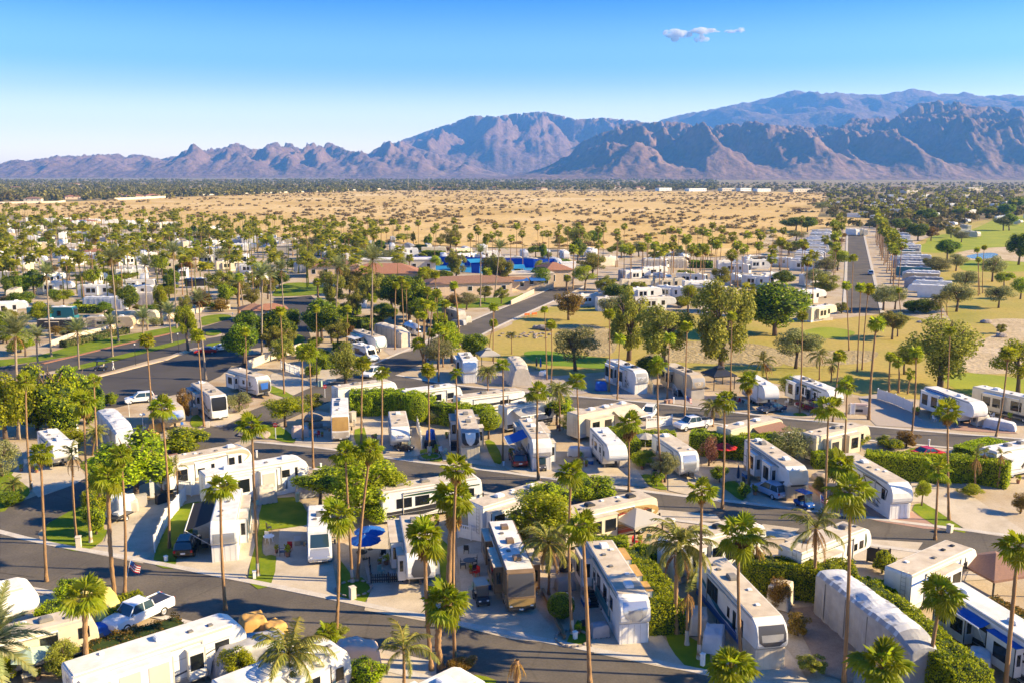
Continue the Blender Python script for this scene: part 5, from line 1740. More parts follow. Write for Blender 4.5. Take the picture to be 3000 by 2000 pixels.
# ================================================================ trailers and coaches of the near rows
R_,L_=-1,1
rv("fifth",('A',190,590),('A',-330,720),"white trailer nose poking in at the photo's edge beside the lime palm","the white trailer nose",H=3.9,L=10,roof="roof_white",wins=[(.1,.2,1.7,2.5)],stripes=[(R_,[(-.3,1.2),(.1,1.4),(.3,2.2)],.12,.05,"blue_stripe")])
rv("trailer",('A',700,860),('A',-200,1085),"cream travel trailer with thin black swooshes and a lone black window","the cream swoosh trailer",H=3.3,L=10.2,body="cream",roof="roof_tan",acs=((.16,"pod","ac_grey"),(-.13,"pod","ac_grey")),vents=(.3,.02,-.3),door=(R_,-.2),frame="brown_paint",wins=[(.10,.22,1.75,2.55),(.36,.43,1.8,2.6),(-.44,-.38,1.2,2.6)],stripes=[(R_,[(-.1,1.1),(.1,1.35),(.30,2.1)],.10,.04,"brown_paint"),(R_,[(-.12,.95),(.12,1.1),(.28,1.75)],.05,.03,"tan_paint"),(R_,[(-.08,2.75),(.02,2.72),(.08,2.66)],.05,.02,"tan_paint"),(R_,[(.08,2.85),(.18,2.9),(.24,2.84)],.04,.02,"tan_paint"),(R_,[(-.36,2.2),(-.33,1.8),(-.28,1.6)],.12,.02,"brown_paint"),(R_,[(.0,1.95),(.10,2.0),(.2,1.95)],.04,.02,"tan_paint")],text=[("V",.55,(-1.0,-1.272,1.75),(math.pi/2,0,0),"charcoal",.3)])
rv("fifth",('A',1960,905),('A',700,1310),"long white fifth wheel with blinds on its full length slide-out","the long white trailer with blinds",H=3.95,L=12.4,roof="roof_white",acs=((.02,"ac","ac_white"),),vents=(.3,-.3,.18),slides=((R_,-.46,.02,.85,.75,3.5,"white","roof_white","blind"),(R_,.12,.22,.45,.9,3.2)),wins=[(.30,.38,2.0,2.9)],ladder=True,stripes=[(R_,[(-.02,1.35),(.14,1.6),(.24,2.3),(.34,2.6)],.07,.04,"dark_grey"),(R_,[(.05,2.55),(.2,2.62),(.42,2.75)],.03,.02,"shade_cloth"),(R_,[(.22,3.05),(.3,3.1),(.44,3.1)],.03,.02,"shade_cloth")],frame="shade_cloth")
rv("trailer",('B',790,1125),('B',40,1420),"white trailer with a blue shaded roof and one big black window","the blue shaded white trailer",H=3.6,L=9.5,body="white",roof="roof_white",acs=((.18,"ac","ac_white"),),vents=(.36,),slides=((R_,-.05,.27,.7,1.3,3.1),(R_,-.48,-.1,.9,.8,3.2)),wins=[(.36,.42,1.3,2.2)],stripes=[(R_,[(.2,.9),(.35,1.3),(.45,2.0)],.1,.04,"teal_paint")])
rv("fifth",('B',1960,1375),('B',1420,1640),"white trailer roof cut off by the photo's lower edge","the bottom edge trailer",H=3.9,L=9.5,roof="roof_white",slides=((L_,-.3,.1,.8),),acs=((.2,"ac","ac_white"),(-.1,"ac","ac_white")))
rv("coach",('D',2620,1170),('D',1950,755),"white coach with a bright blue side awning over black slide-outs","the blue awning coach",H=3.7,L=12,body="white",roof="roof_white",acs=((-.33,"ac","ac_white"),(.1,"ac","ac_white")),vents=(-.42,),cap="glass",slides=((R_,-.42,-.12,.8,.8,3.1,"white","canvas_blue"),(R_,.06,.3,.7,.8,3.1,"white","canvas_blue")),band=(.5,1.1,"charcoal"),stripes=[(R_,[(-.3,2.9),(0,2.6),(.35,2.7)],.25,.1,"charcoal"),(R_,[(-.2,1.2),(.1,1.5),(.4,2.4)],.2,.08,"charcoal")],awning=(R_,-.34,.02,1.1,.25,"canvas_blue"))
rv("fifth",('E',1925,1395),('E',1975,1165),"tall white fifth wheel with a black side awning and grey nose lettering","the tall white trailer with black awning",H=3.95,L=10.5,roof="roof_white",acs=((-.1,"vent","ac_grey"),),vents=(.15,-.2,.28),skirt="white",awning=(R_,-.42,.30,2.5,.75,"canvas_black"),slides=((L_,-.38,-.02,.85,.75,3.5,"white","roof_tan"),(L_,.08,.24,.8,.8,3.4,"white","roof_tan")),frame="teal_paint",wins=[(-.1,.1,1.6,2.5)],nose=([4,5,6],[.84,.84,.84],"silver"),text=[("HitchHiker",.34,(5.20,0,2.55),(math.radians(97),0,math.pi/2),"charcoal",.3)])
rv("van",('B',690,120),('F',690,1300),"small silver nosed motor coach parked on a shaded pad by the lawn","the small motor coach",H=3.2,wid=2.3,L=8.2,body="white",roof="roof_white",cap="glass_blue",acs=((-.12,"ac","ac_grey"),),vents=(.02,-.3),nose=([2,3,4,5],[.8,.86,.8,.76],"silver"),stripes=[(R_,[(-.4,1.2),(0,1.3),(.3,1.2)],.25,.1,"dark_grey")],wins=[(-.3,-.1,1.7,2.4)],winl=[(-.3,-.1,1.7,2.4),(.16,.25,1.4,1.95)])
rv("fifth",('B',1560,350),('F',1480,1295),"white and dark fifth wheel half hidden by palm crowns, tan side canopy","the canopied white trailer",H=3.9,L=10.6,roof="roof_tan",acs=((-.12,"ac","ac_grey"),(-.32,"ac","ac_grey")),cap="dark_grey",capw=[.55,.72,.66,.4],slides=((R_,-.46,.06,1.15,1.0,3.55,"white","roof_tan"),(R_,.12,.3,.7,.9,3.3,"white"),(L_,-.2,.2,.7)),stripes=[(R_,[(.1,1.1),(.25,1.3),(.38,2.2)],.12,.04,"charcoal")],frame="teal_paint")
rv("coach",('C',360,480),('C',195,65),"brown and gold motor coach with a white roof and screened windshield","the brown motor coach",H=3.75,L=12.2,body="brown_paint",roof="roof_white",acs=((.27,"ac","brown_paint"),(-.05,"ac","brown_paint"),(-.33,"ac","brown_paint")),vents=(.12,-.12,-.22),cap="dark_grey",band=(.5,1.5,"gold_paint"),nose=([2,3],[.92,.92],"gold_paint"),slides=((R_,-.05,.30,.75,.85,3.3,"brown_paint","roof_tan"),(R_,-.45,-.2,.7,.85,3.2,"brown_paint","roof_tan"),(L_,.02,.3,.8,.85,3.3,"brown_paint","roof_tan")),stripes=[(R_,[(-.4,1.6),(0,2.0),(.4,1.7)],.2,.1,"tan_paint"),(L_,[(-.4,1.6),(0,2.0),(.4,1.7)],.2,.1,"tan_paint")])
rv("fifth",('C',1335,705),('C',1045,240),"white fifth wheel with a silver swoosh nose, white skirt and entry stairs","the swoosh nosed trailer",H=3.95,L=12.2,body="white",roof="roof_tan",acs=((.30,"ac","ac_white"),(-.36,"ac","ac_white")),vents=(-.22,.12,-.02,-.3),skirt="bright_white",band=(.6,1.6,"teal_paint"),cap="silver",capw=[.35,.7,.85,.8],nose=([4,5,6],[.18,.42,.5],"grey_paint"),slides=((L_,-.42,-.22,.85,.75,3.4,"white","tarp_tan"),(L_,-.12,.06,.85,.75,3.4,"white","tarp_tan"),(L_,.16,.30,.85,.75,3.4,"white","tarp_tan"),(R_,-.48,-.28,1.0,.75,3.4,"white","roof_grey")),frame="teal_paint",door=(R_,-.2),wins=[(-.12,-.04,1.7,2.9),(.06,.14,1.7,2.9),(.24,.30,1.9,2.9)],stripes=[(R_,[(-.2,1.7),(.1,1.9),(.3,2.6)],.2,.06,"grey_paint"),(R_,[(-.25,3.65),(.0,3.65),(.4,3.6)],.12,.10,"teal_paint")],text=[("CHAPARRAL",.22,(6.06,0,2.72),(math.radians(95),0,math.pi/2),"grey_paint",0)],steps=(R_,-.2,6))
rv("fifth",('D',150,905),('C',2030,405),"white fifth wheel with a blue grey cap and a run of tall dark windows","the dark capped trailer",H=3.95,L=12.4,roof="roof_tan",acs=((.26,"vent","ac_white"),(-.14,"pod","ac_grey")),vents=(-.36,.05,-.28),cap="dark_grey",capw=[.5,.9,.92,.85],nose=([5,6],[.7,.74],"grey_paint"),skirt="roof_tan",band=(.6,1.2,"blue_stripe"),wins=[(-.30,-.27,1.9,3.2),(-.26,-.22,1.9,3.2),(-.21,-.17,1.9,3.2),(-.16,-.12,1.9,3.2),(.05,.08,1.9,2.7),(.14,.18,1.5,2.9),(.23,.29,1.6,2.9)],stripes=[(R_,[(-.42,2.6),(-.15,1.75),(.0,1.5),(.26,1.8)],.3,.08,"teal_paint"),(R_,[(-.1,1.75),(.1,1.45),(.26,1.25)],.14,.05,"blue_stripe")],frame="charcoal")
tarped(('D',1420,1020),('D',740,520),4.0,2.7,"tarp_grey","long coach under a wrinkled grey tarp with white roof patches","the grey tarped coach",name="covered_coach",cat="motorhome",L=12.6,seed=5,nose=.5,top="tarp_silver",wrinkle=.08)
rv("fifth",('E',2070,745),('E',1440,865),"white fifth wheel with a brown curved stripe over its nose","the brown striped white trailer",H=3.85,L=11,roof="roof_tan",acs=((.30,"ac","ac_white"),(-.1,"vent","ac_white")),vents=(.12,-.2,-.05),wins=[(.22,.29,2.1,2.9),(.34,.37,1.9,3.0),(-.12,-.05,1.7,2.3),(.03,.06,2.0,2.6)],slides=((R_,-.46,-.18,.8,.75,3.3),),stripes=[(R_,[(.05,1.3),(.2,1.5),(.42,2.0)],.08,.03,"brown_paint"),(R_,[(.2,3.6),(.38,3.5),(.46,2.9),(.40,2.2)],.28,.06,"tan_paint"),(R_,[(-.1,3.0),(.1,3.2),(.2,3.3)],.06,.03,"tan_paint")])
rv("fifth",('E',2560,840),('E',1930,950),"big plain white fifth wheel with dark windows by the bright lawn","the big plain white trailer",H=3.9,L=12.2,body="bright_white",roof="roof_white",acs=((.30,"ac","ac_white"),(-.26,"ac","ac_white")),vents=(.1,),wins=[(.22,.30,2.1,2.9),(.36,.38,1.9,3.0)],slides=((R_,-.42,-.08,.85,.75,3.4),(R_,.0,.16,.6,.75,3.4,"bright_white","roof_white","blind")),skirt="bright_white")
rv("coach",('F',2000,998),('F',1330,1100),"long white coach with black wave graphics beside the middle street","the black wave coach",H=3.75,L=11.8,roof="roof_tan",cap="glass",acs=((-.05,"pod","ac_grey"),(-.3,"pod","ac_grey")),vents=(.3,),wins=[(-.36,-.22,1.7,2.7),(-.18,-.05,1.7,2.7),(.3,.4,1.7,2.6)],stripes=[(R_,[(-.46,1.1),(-.2,1.0),(.1,1.4),(.3,2.3)],.5,.12,"charcoal"),(R_,[(.0,1.9),(.25,2.1),(.46,1.6)],.4,.15,"grey_paint"),(R_,[(-.3,2.95),(0,2.95),(.46,2.95)],.1,.1,"green_stripe")],sframe="green_stripe")
rv("fifth",('G',600,1068),('G',60,1225),"white fifth wheel with three roof units and a tan roof above the shrubs","the tan roofed white trailer",H=3.9,L=11,roof="roof_tan",acs=((.22,"ac","ac_white"),(-.2,"ac","ac_white"),(-.05,"vent","ac_white")),vents=(.1,.0),slides=((R_,-.46,-.06,.85,.75,3.4),(R_,.24,.36,.4,1.6,3.2)),wins=[(.1,.18,1.8,2.8)],frame="charcoal",awning=(R_,-.05,.22,.9,.5,"roof_white"))
rv("coach",('G',1440,1165),('G',860,1290),"cream coach painted with sweeping red and gold swirls","the swirl painted coach",H=3.75,L=11.8,body="cream",roof="roof_tan",cap="glass",acs=((.26,"pod","ac_black"),(-.18,"pod","ac_black")),vents=(.1,-.02,-.3,.15),stripes=[(R_,[(-.4,2.6),(-.2,2.7),(.1,3.0),(.4,2.8),(.47,2.2),(.3,1.6),(.05,1.5)],.22,.16,"gold_paint"),(R_,[(-.42,2.3),(-.1,2.5),(.2,2.9),(.38,2.6),(.3,2.0),(.1,1.9)],.14,.10,"red_stripe"),(R_,[(-.3,.9),(0,.8),(.3,1.0),(.46,1.4)],.35,.15,"red_stripe"),(R_,[(.0,1.3),(.25,1.35),(.42,1.7)],.15,.05,"brown_paint")],wins=[(.36,.41,1.9,2.6),(.22,.24,1.9,2.5)],slides=((R_,-.3,.0,.7,.8,3.2,"cream"),))
rv("fifth",('C',2352,60),('C',1790,200),"white fifth wheel with two slide-outs, its tan roof near the brown pavilion roof","the double slide white trailer",H=3.9,L=11.5,roof="roof_tan",acs=((.26,"pod","ac_black"),(.05,"pod","ac_black")),vents=(-.35,-.2,.15),slides=((R_,-.40,-.22,.8,.8,3.4),(R_,-.18,.1,.8,.8,3.5)),wins=[(.22,.3,2.0,2.8),(.34,.38,2.0,2.8)],skirt="white")
rv("fifth",('D',900,100),('D',320,320),"white fifth wheel with a green trimmed nose, dead palm fronds over its roof","the green trimmed white trailer",H=3.9,L=11,roof="roof_tan",acs=((.26,"pod","ac_grey"),(-.25,"pod","ac_grey")),vents=(.36,),slides=((R_,-.38,-.05,.9,.75,3.1),(L_,-.3,.0,.9)),wins=[(.14,.17,1.9,2.9),(.24,.28,2.1,2.7),(.32,.37,2.1,2.8)],stripes=[(R_,[(.40,3.4),(.41,2.6),(.40,2.0)],.12,.10,"green_stripe")],band=(3.2,3.28,"green_stripe"))
rv("fifth",('D',1800,265),('D',1320,480),"cream white fifth wheel with dark roof vents behind the street corner hedge","the dark vented cream trailer",H=3.9,L=11,body="white",roof="roof_tan",acs=((.3,"vent","ac_black"),(.16,"vent","ac_black")),vents=(-.05,-.3),slides=((R_,-.2,.12,.8,.8,3.3),),band=(2.9,3.1,"blue_stripe"),wins=[(.28,.33,2.0,2.8)],stripes=[(R_,[(.3,3.3),(.3,2.6),(.29,1.8)],.1,.1,"charcoal")])
rv("fifth",('E',530,725),('E',385,590),"short white trailer with a boxy slide-out and a satellite dish","the small slide-out trailer",H=3.6,L=9,body="white",roof="roof_white",acs=((.22,"ac","ac_white"),(-.33,"ac","ac_white")),vents=(.1,.0,-.15),slides=((L_,.1,.3,.8,.9,3.0),),wins=[(-.1,.05,1.7,2.4)])
tarped(('E',1085,600),('E',895,405),3.9,2.7,"tarp_silver","coach under a silver tarp bulging over its nose","the silver tarped coach",name="covered_coach",cat="motorhome",L=12,seed=9,nose=.7,wrinkle=.09)
rv("fifth",('E',1500,420),('E',1330,290),"brown grey fifth wheel with a chrome bubble nose","the chrome nosed trailer",H=3.9,L=10.5,body="tan_paint",roof="roof_tan",acs=((-.32,"ac","ac_black"),(.18,"pod","silver")),vents=(.0,),cap="silver",capw=[.5,.9,.9,.85],nose=([4,5],[.4,.86],"chrome"),stripes=[(R_,[(-.3,1.3),(0,1.8),(.3,2.8)],.3,.1,"brown_paint")],band=(.6,1.3,"brown_paint"))
rv("coach",('E',1870,310),('E',1690,185),"white coach with a black windshield cap and a white nose skirt","the black capped coach",H=3.85,L=11.5,body="white",roof="roof_tan",acs=((.22,"ac","ac_grey"),(-.4,"ac","ac_white")),cap="black",capw=[.9,.95,.9],nose=([1,2,3],[.86,.86,.86],"bright_white"),slides=((R_,-.44,-.2,.9,.8,3.3,"grey_paint","navy"),(R_,-.16,.0,.8,.8,3.2)),stripes=[(R_,[(-.1,2.6),(.1,2.2),(.38,1.2)],.35,.12,"charcoal"),(R_,[(0,1.6),(.15,1.3),(.38,.8)],.2,.08,"grey_paint")])
rv("trailer",('E',2250,150),('E',2060,95),"grey white travel trailer with a black and blue nose","the blue nosed trailer",H=3.5,L=10,body="white",roof="roof_tan",acs=((.10,"pod","ac_grey"),),cap="charcoal",capw=[.9,.95,.95,.9],nose=([3,4],[.5,.6],"blue_stripe"),slides=((R_,-.42,-.15,.8,.7,3.0),),wins=[(.0,.06,1.8,2.4),(.2,.26,1.8,2.4)],stripes=[(R_,[(0,1.2),(.2,1.4),(.34,2.0)],.2,.06,"grey_paint"),(R_,[(-.1,.9),(.15,.9),(.36,1.2)],.12,.05,"charcoal")])
rv("coach",('F',870,478),('F',868,330),"coach with solar panels, its front under a tan windshield cover","the tan covered coach",H=3.75,L=11,body="white",roof="roof_white",acs=((.1,"vent","ac_white"),),vents=(.2,),cap="tarp_tan",capw=[.95,.95,.92],nose=([1,2,3],[.95,.95,.95],"roof_tan"),box_front=[(-.42,-.34,-.5,.1),(-.22,-.17,-.8,-.1),(-.15,-.10,-.8,-.1),(-.08,-.03,-.8,-.1),(-.30,-.26,-.8,.0)],stripes=[(L_,[(-.4,1.2),(0,1.4),(.4,1.2)],.3,.1,"tan_paint")])
rv("fifth",('F',1388,585),('F',1362,455),"tan roofed fifth wheel with a white nose and dark script marks","the script nosed trailer",H=3.7,L=9.5,body="white",roof="roof_tan",acs=((-.3,"ac","roof_white"),(.05,"vent","ac_grey")),vents=(.2,),nose=([5,6],[.34,.30],"silver"),stripes=[(R_,[(-.3,1.2),(0,1.5),(.3,2.2)],.15,.05,"teal_paint")],text=[("Cougar",.42,(4.72,0,2.55),(math.radians(97),0,math.pi/2),"charcoal",.4)])
rv("fifth",('F',1990,605),('F',1932,425),"grey fifth wheel with a white shield nose bearing a curly D","the shield nosed trailer",H=4.0,L=11.5,body="grey_paint",roof="roof_tan",acs=((.1,"pod","ac_grey"),(-.25,"pod","ac_grey")),vents=(.24,-.1),skirt="cream",cap="charcoal",capw=[.62,.92,.95,.9],nose=([4,5,6,7],[.14,.42,.54,.58],"white"),band=(.6,1.4,"white"),slides=((R_,-.45,-.12,.9,.8,3.5,"white","charcoal"),(L_,-.4,-.2,.7,.8,3.4),(L_,.05,.2,.8,.8,3.4)),steps=(R_,-.05,6),text=[("D",.9,(5.80,0,2.50),(math.radians(96),0,math.pi/2),"bright_white",.3)])
rv("fifth",('G',545,690),('G',420,510),"white fifth wheel with a deep blue awning over a stair and garden gear","the blue awning trailer",H=3.95,L=11.2,roof="roof_tan",acs=((-.12,"ac","ac_white"),(-.36,"ac","ac_white")),vents=(.1,.16,.02),skirt="white",awning=(R_,-.14,.20,2.6,.9,"canvas_blue"),slides=((L_,-.4,.06,.8,.75,3.6,"white","roof_tan"),(L_,.2,.38,.75,.75,3.2),(R_,-.46,-.26,.7)),stripes=[(R_,[(.1,2.0),(.2,1.6),(.28,1.3)],.2,.05,"blue_stripe")],wins=[(.24,.28,2.2,2.9)],nose=([4,5],[.84,.84],"silver"),steps=(R_,.0,5))
rv("fifth",('G',1195,745),('G',1055,600),"all white fifth wheel with rounded roof, unskirted on its landing legs","the rounded white fifth wheel",H=3.6,L=9.6,roof="roof_white",acs=((-.22,"ac","ac_white"),),vents=(-.05,.2),wins=[(-.36,-.3,1.6,2.4),(-.22,-.1,1.6,2.5),(.24,.28,1.9,2.5)],door=(R_,.08),band=(.55,.85,"shade_cloth"))
rv("trailer",('G',1805,795),('G',1640,685),"white travel trailer with a bowed silver nose and rusty tan roof","the bow nosed trailer",H=3.3,L=9.2,roof="roof_tan",acs=((-.34,"ac","ac_white"),),vents=(.26,.34),cap="silver",capw=[.5,.7,.75,.7],wins=[(-.28,-.2,1.7,2.3),(.02,.06,1.9,2.3),(-.06,.0,1.3,1.7)],door=(R_,.2),stripes=[(R_,[(.2,2.6),(.32,1.9),(.4,1.0)],.25,.08,"teal_paint"),(R_,[(-.4,1.0),(-.1,1.1),(.15,1.0)],.12,.05,"grey_paint")])
rv("fifth",('H',385,925),('H',45,700),"long white fifth wheel with two window bays and a bulging ivory nose","the ivory nosed trailer",H=3.95,L=12.4,roof="roof_tan",acs=((.22,"ac","ac_white"),(-.4,"ac","ac_white"),(-.3,"pod","ac_grey")),vents=(.0,-.15),cap="cream",capw=[.5,.92,.94,.9],nose=([3,4],[.6,.8],"charcoal"),slides=((R_,-.28,-.08,.8,.75,3.4,"white","silver"),(R_,.06,.26,.8,.75,3.4,"white","silver")),wins=[(-.42,-.34,1.7,2.9)],band=(1.9,1.98,"charcoal"),stripes=[(R_,[(.26,1.2),(.34,1.6),(.42,2.2)],.3,.1,"charcoal"),(R_,[(-.4,3.5),(-.1,3.5),(.3,3.4)],.12,.12,"teal_paint")],skirt="tan_paint",frame="teal_paint")
rv("fifth",('H',1275,1065),('H',890,845),"tall white fifth wheel with black Y shaped graphics and a white nose box","the Y graphic white trailer",H=3.95,L=12,roof="roof_tan",acs=((-.18,"ac","ac_white"),(.06,"vent","ac_white")),vents=(-.02,.12,-.36),skirt="bright_white",wins=[(-.12,-.05,1.9,3.0),(.33,.38,1.9,3.0)],stripes=[(R_,[(-.26,1.4),(-.1,1.3),(.05,1.0),(.3,.75)],.12,.05,"charcoal"),(R_,[(.0,3.4),(.08,2.4),(.2,1.6),(.32,1.2)],.12,.06,"charcoal"),(R_,[(.02,3.3),(.2,3.35),(.42,3.1)],.10,.08,"charcoal"),(R_,[(.12,2.7),(.2,2.0),(.32,1.6)],.08,.05,"grey_paint"),(R_,[(.42,3.1),(.40,2.4),(.40,1.9)],.1,.06,"charcoal")],ladder=False)
rv("fifth",('F',1290,180),('F',810,245),"cream roofed trailer behind the tall hedge with the street corner pole","the hedge top trailer",H=3.7,L=10.5,roof="roof_tan",acs=((-.15,"ac","ac_grey"),),slides=((R_,-.3,.1,.7),))
rv("fifth",('F',1850,220),('F',1450,270),"white trailer with two dark cargo hatches behind the long hedge","the hatch sided trailer",H=3.7,L=10,roof="roof_white",acs=((.1,"ac","ac_grey"),(.25,"vent","ac_grey")),wins=[(.02,.12,1.8,2.7),(.22,.34,1.9,2.7)],stripes=[(R_,[(.2,2.2),(.36,2.1),(.46,1.8)],.08,.03,"charcoal")])
rv("coach",('G',340,262),('F',1850,330),"white coach with black and gold stripes between the hedges","the striped coach",H=3.7,L=11.5,roof="roof_tan",cap="glass",acs=((-.1,"ac","ac_grey"),(.25,"ac","ac_grey")),wins=[(.1,.25,1.8,2.6)],stripes=[(R_,[(-.4,2.4),(0,2.2),(.46,2.6)],.2,.1,"charcoal"),(R_,[(-.4,1.8),(0,1.6),(.46,1.9)],.15,.1,"tan_paint"),(R_,[(-.4,1.2),(0,1.1),(.46,1.3)],.12,.1,"green_stripe")])
rv("fifth",('G',700,335),('G',250,405),"white fifth wheel with a grey canopy roof over its open patio","the grey canopy trailer",H=3.8,L=11,roof="roof_tan",acs=((.1,"ac","ac_grey"),(-.2,"ac","ac_grey")),awning=(R_,-.42,-.05,2.4,.5,"canvas_grey"),wins=[(.1,.16,1.9,2.9),(.26,.3,1.9,2.9)],stripes=[(R_,[(.16,3.0),(.17,2.2),(.16,1.6)],.4,.3,"navy"),(R_,[(.25,2.0),(.35,2.4),(.42,2.6)],.12,.05,"charcoal")])
rv("fifth",('G',1310,375),('G',880,460),"long cream fifth wheel with a broad tan awning over its side","the tan awning trailer",H=3.9,L=12,body="cream",roof="roof_tan",acs=((-.2,"ac","ac_white"),(.02,"ac","ac_white"),(.3,"ac","ac_white")),vents=(-.02,.15),awning=(R_,.05,.46,2.6,.8,"roof_tan"),slides=((R_,-.38,.0,.9,.75,3.2,"cream"),))
rv("fifth",('H',190,500),('G',2150,590),"cream trailer with a brown awning between hedge and street","the brown awning trailer",H=3.8,L=11,body="cream",roof="roof_tan",acs=((-.2,"ac","ac_white"),(.1,"ac","ac_white")),awning=(R_,-.1,.42,2.4,.8,"canvas_brown"),stripes=[(R_,[(.42,3.2),(.43,2.6),(.42,2.0)],.05,.05,"gold_paint")])
rv("fifth",('H',930,555),('H',520,645),"cream fifth wheel with dark roof hatches and open window awnings","the hatch roofed cream trailer",H=3.85,L=11,body="cream",roof="roof_tan",acs=((-.02,"ac","ac_grey"),(.1,"vent","ac_black"),(-.3,"vent","ac_black"),(.28,"vent","ac_grey")),slides=((R_,-.36,-.12,.8,.75,3.3,"cream"),(R_,.0,.22,.8,.75,3.3,"cream")),wins=[(.3,.36,2.0,2.8)],stripes=[(R_,[(-.1,1.1),(.1,1.2),(.3,1.5)],.2,.1,"tan_paint")])
rv("coach",('H',2560,690),('H',1990,790),"white coach under roof fins with black circles on its side, at the hedge corner","the black circled coach",H=3.75,L=12,roof="roof_white",cap="glass",acs=((-.2,"ac","ac_grey"),(.0,"ac","ac_grey")),awning=(R_,-.44,-.1,1.8,.25,"roof_white"),stripes=[(R_,[(-.1,1.2),(.0,2.2),(.12,2.4),(.2,1.6),(.12,.9)],.3,.2,"charcoal")])
rv("fifth",('J',1985,1050),('J',1930,962),"white fifth wheel nose-on beside the tarped trailer and lone gazebo","the nose-on white trailer",H=3.9,L=9.5,roof="roof_white",acs=((.1,"ac","ac_grey"),(-.2,"ac","ac_grey")),skirt="white",slides=((R_,-.4,0,.8),(L_,-.2,.2,.6)))
tarped(('K',385,1085),('K',305,1000),3.9,2.6,"tarp_beige","trailer under a loose beige tarp flared like a tent by the putting green","the flared beige tarp",name="covered_trailer",L=8.2,seed=17,nose=.9,flare=.9,wrinkle=.16,straps=0)
rv("fifth",('K',1395,1130),('K',1205,1050),"white fifth wheel with a light grey shield nose beside the blue tarped grill","the light shield trailer",H=4.0,L=11.5,roof="roof_white",acs=((.22,"pod","ac_black"),(.0,"pod","ac_black")),vents=(-.25,.1),cap="grey_paint",capw=[.5,.85,.9,.85],nose=([4,5,6],[.3,.6,.7],"silver"),skirt="white",slides=((R_,-.4,-.1,.8),(R_,.02,.16,.5)),stripes=[(R_,[(.0,2.6),(.15,1.9),(.28,1.1)],.25,.08,"charcoal"),(R_,[(.05,3.0),(.2,2.2),(.3,1.4)],.15,.05,"grey_paint")],text=[("D",.7,(5.82,0,2.50),(math.radians(96),0,math.pi/2),"bright_white",.3)])
rv("fifth",('K',1885,1172),('K',1700,1090),"taupe fifth wheel with a matching taupe nose and skirt","the taupe trailer",H=4.0,L=11.5,body="tan_paint",roof="roof_tan",acs=((.18,"pod","ac_black"),(-.1,"pod","ac_black")),vents=(.05,),cap="grey_paint",capw=[.6,.9,.92,.88],nose=([4,5,6],[.3,.62,.72],"tan_paint"),skirt="roof_grey",slides=((R_,-.4,-.1,.8,.75,3.5,"tan_paint"),),steps=(R_,.12,5),text=[("D",.7,(5.82,0,2.50),(math.radians(96),0,math.pi/2),"bright_white",.3)])
rv("fifth",('H',165,235),('K',2235,1105),"white trailer tucked behind palm crowns by the fairway","the tucked white trailer",H=3.8,L=9.5,roof="roof_white",wins=[(-.3,-.1,1.7,2.7)])
rv("fifth",('H',715,270),('H',395,148),"white fifth wheel with brown swirl side graphics facing the golf street","the brown swirl trailer",H=3.95,L=12,roof="roof_white",acs=((-.25,"pod","ac_grey"),(-.1,"pod","ac_grey"),(.16,"ac","ac_white")),cap="roof_white",slides=((R_,-.45,-.2,.8,.75,3.5,"white","roof_white"),(R_,.0,.1,.3)),stripes=[(R_,[(-.1,1.2),(.1,1.0),(.2,1.5),(.12,1.9),(.05,1.5)],.22,.08,"brown_paint"),(R_,[(-.4,3.3),(0,3.3),(.3,3.3)],.14,.12,"green_stripe"),(R_,[(.1,2.6),(.25,2.2),(.34,1.6)],.12,.05,"brown_paint")],wins=[(-.14,-.1,1.9,3.0),(-.06,-.02,1.9,3.0),(.14,.18,2.0,2.9)])
rv("fifth",('H',1950,372),('H',1575,245),"white fifth wheel with a blue roof stripe beside the lime turf","the blue striped trailer",H=3.9,L=11.5,body="bright_white",roof="roof_white",acs=((.1,"ac","ac_white"),),vents=(.25,-.2),slides=((R_,-.46,-.08,.8,.75,3.5,"bright_white","roof_white"),),stripes=[(R_,[(-.44,3.55),(-.2,3.55),(.1,3.5)],.4,.35,"blue_stripe"),(R_,[(.0,1.5),(.2,1.7),(.32,2.2)],.06,.03,"grey_paint")],cap="roof_white")
rv("coach",('H',2480,345),('H',2235,292),"grey and white coach with tall black side windows at the photo's edge","the edge coach",H=3.8,L=11,body="cream",roof="roof_white",cap="glass",slides=((R_,-.3,.0,.7,.8,3.3,"cream"),),wins=[(.1,.25,1.5,2.9)],band=(.5,1.1,"charcoal"))
rv("fifth",('J',1210,845),('J',1000,772),"blue and white fifth wheel with teal graphics beside the wide street","the teal graphic trailer",H=4.0,L=12,roof="roof_tan",acs=((-.2,"pod","ac_grey"),(.05,"pod","ac_grey"),(.22,"pod","ac_grey")),cap="teal_paint",capw=[.6,.92,.95,.9],nose=([4,5,6,7],[.4,.72,.8,.8],"white"),slides=((R_,-.44,-.1,.8,.75,3.5,"white","teal_paint"),),band=(.6,1.5,"teal_paint"),stripes=[(R_,[(.0,2.9),(.15,2.2),(.3,1.4)],.5,.12,"teal_paint")],awning=(R_,-.3,.05,2.4,.5,"roof_white"))
tarped(('J',1430,775),('J',1215,718),3.9,2.8,"tarp_beige","long trailer under a taut beige tarp beside the wide street","the beige tarped trailer",L=12,seed=23,nose=.7,wrinkle=.09,straps=5)
rv("van",('J',1125,925),('J',1050,905),"teal and white camper van in front of the teal trailer","the teal camper van",H=2.9,wid=2.2,L=7.5,body="white",roof="roof_white",cap="glass",nose=([2,3,4,5],[.8,.84,.8,.76],"car_pale_blue"),stripes=[(R_,[(-.4,1.4),(0,1.5),(.3,1.3)],.4,.2,"navy")],wins=[(-.3,-.05,1.7,2.2)])
rv("trailer",('J',1905,618),('J',1805,592),"brown grey travel trailer parked below the clubhouse","the trailer below the clubhouse",H=3.4,L=8.5,body="roof_grey",roof="roof_grey",acs=((-.1,"ac","ac_grey"),),wins=[(-.2,-.08,1.7,2.4),(.1,.2,1.7,2.4)])
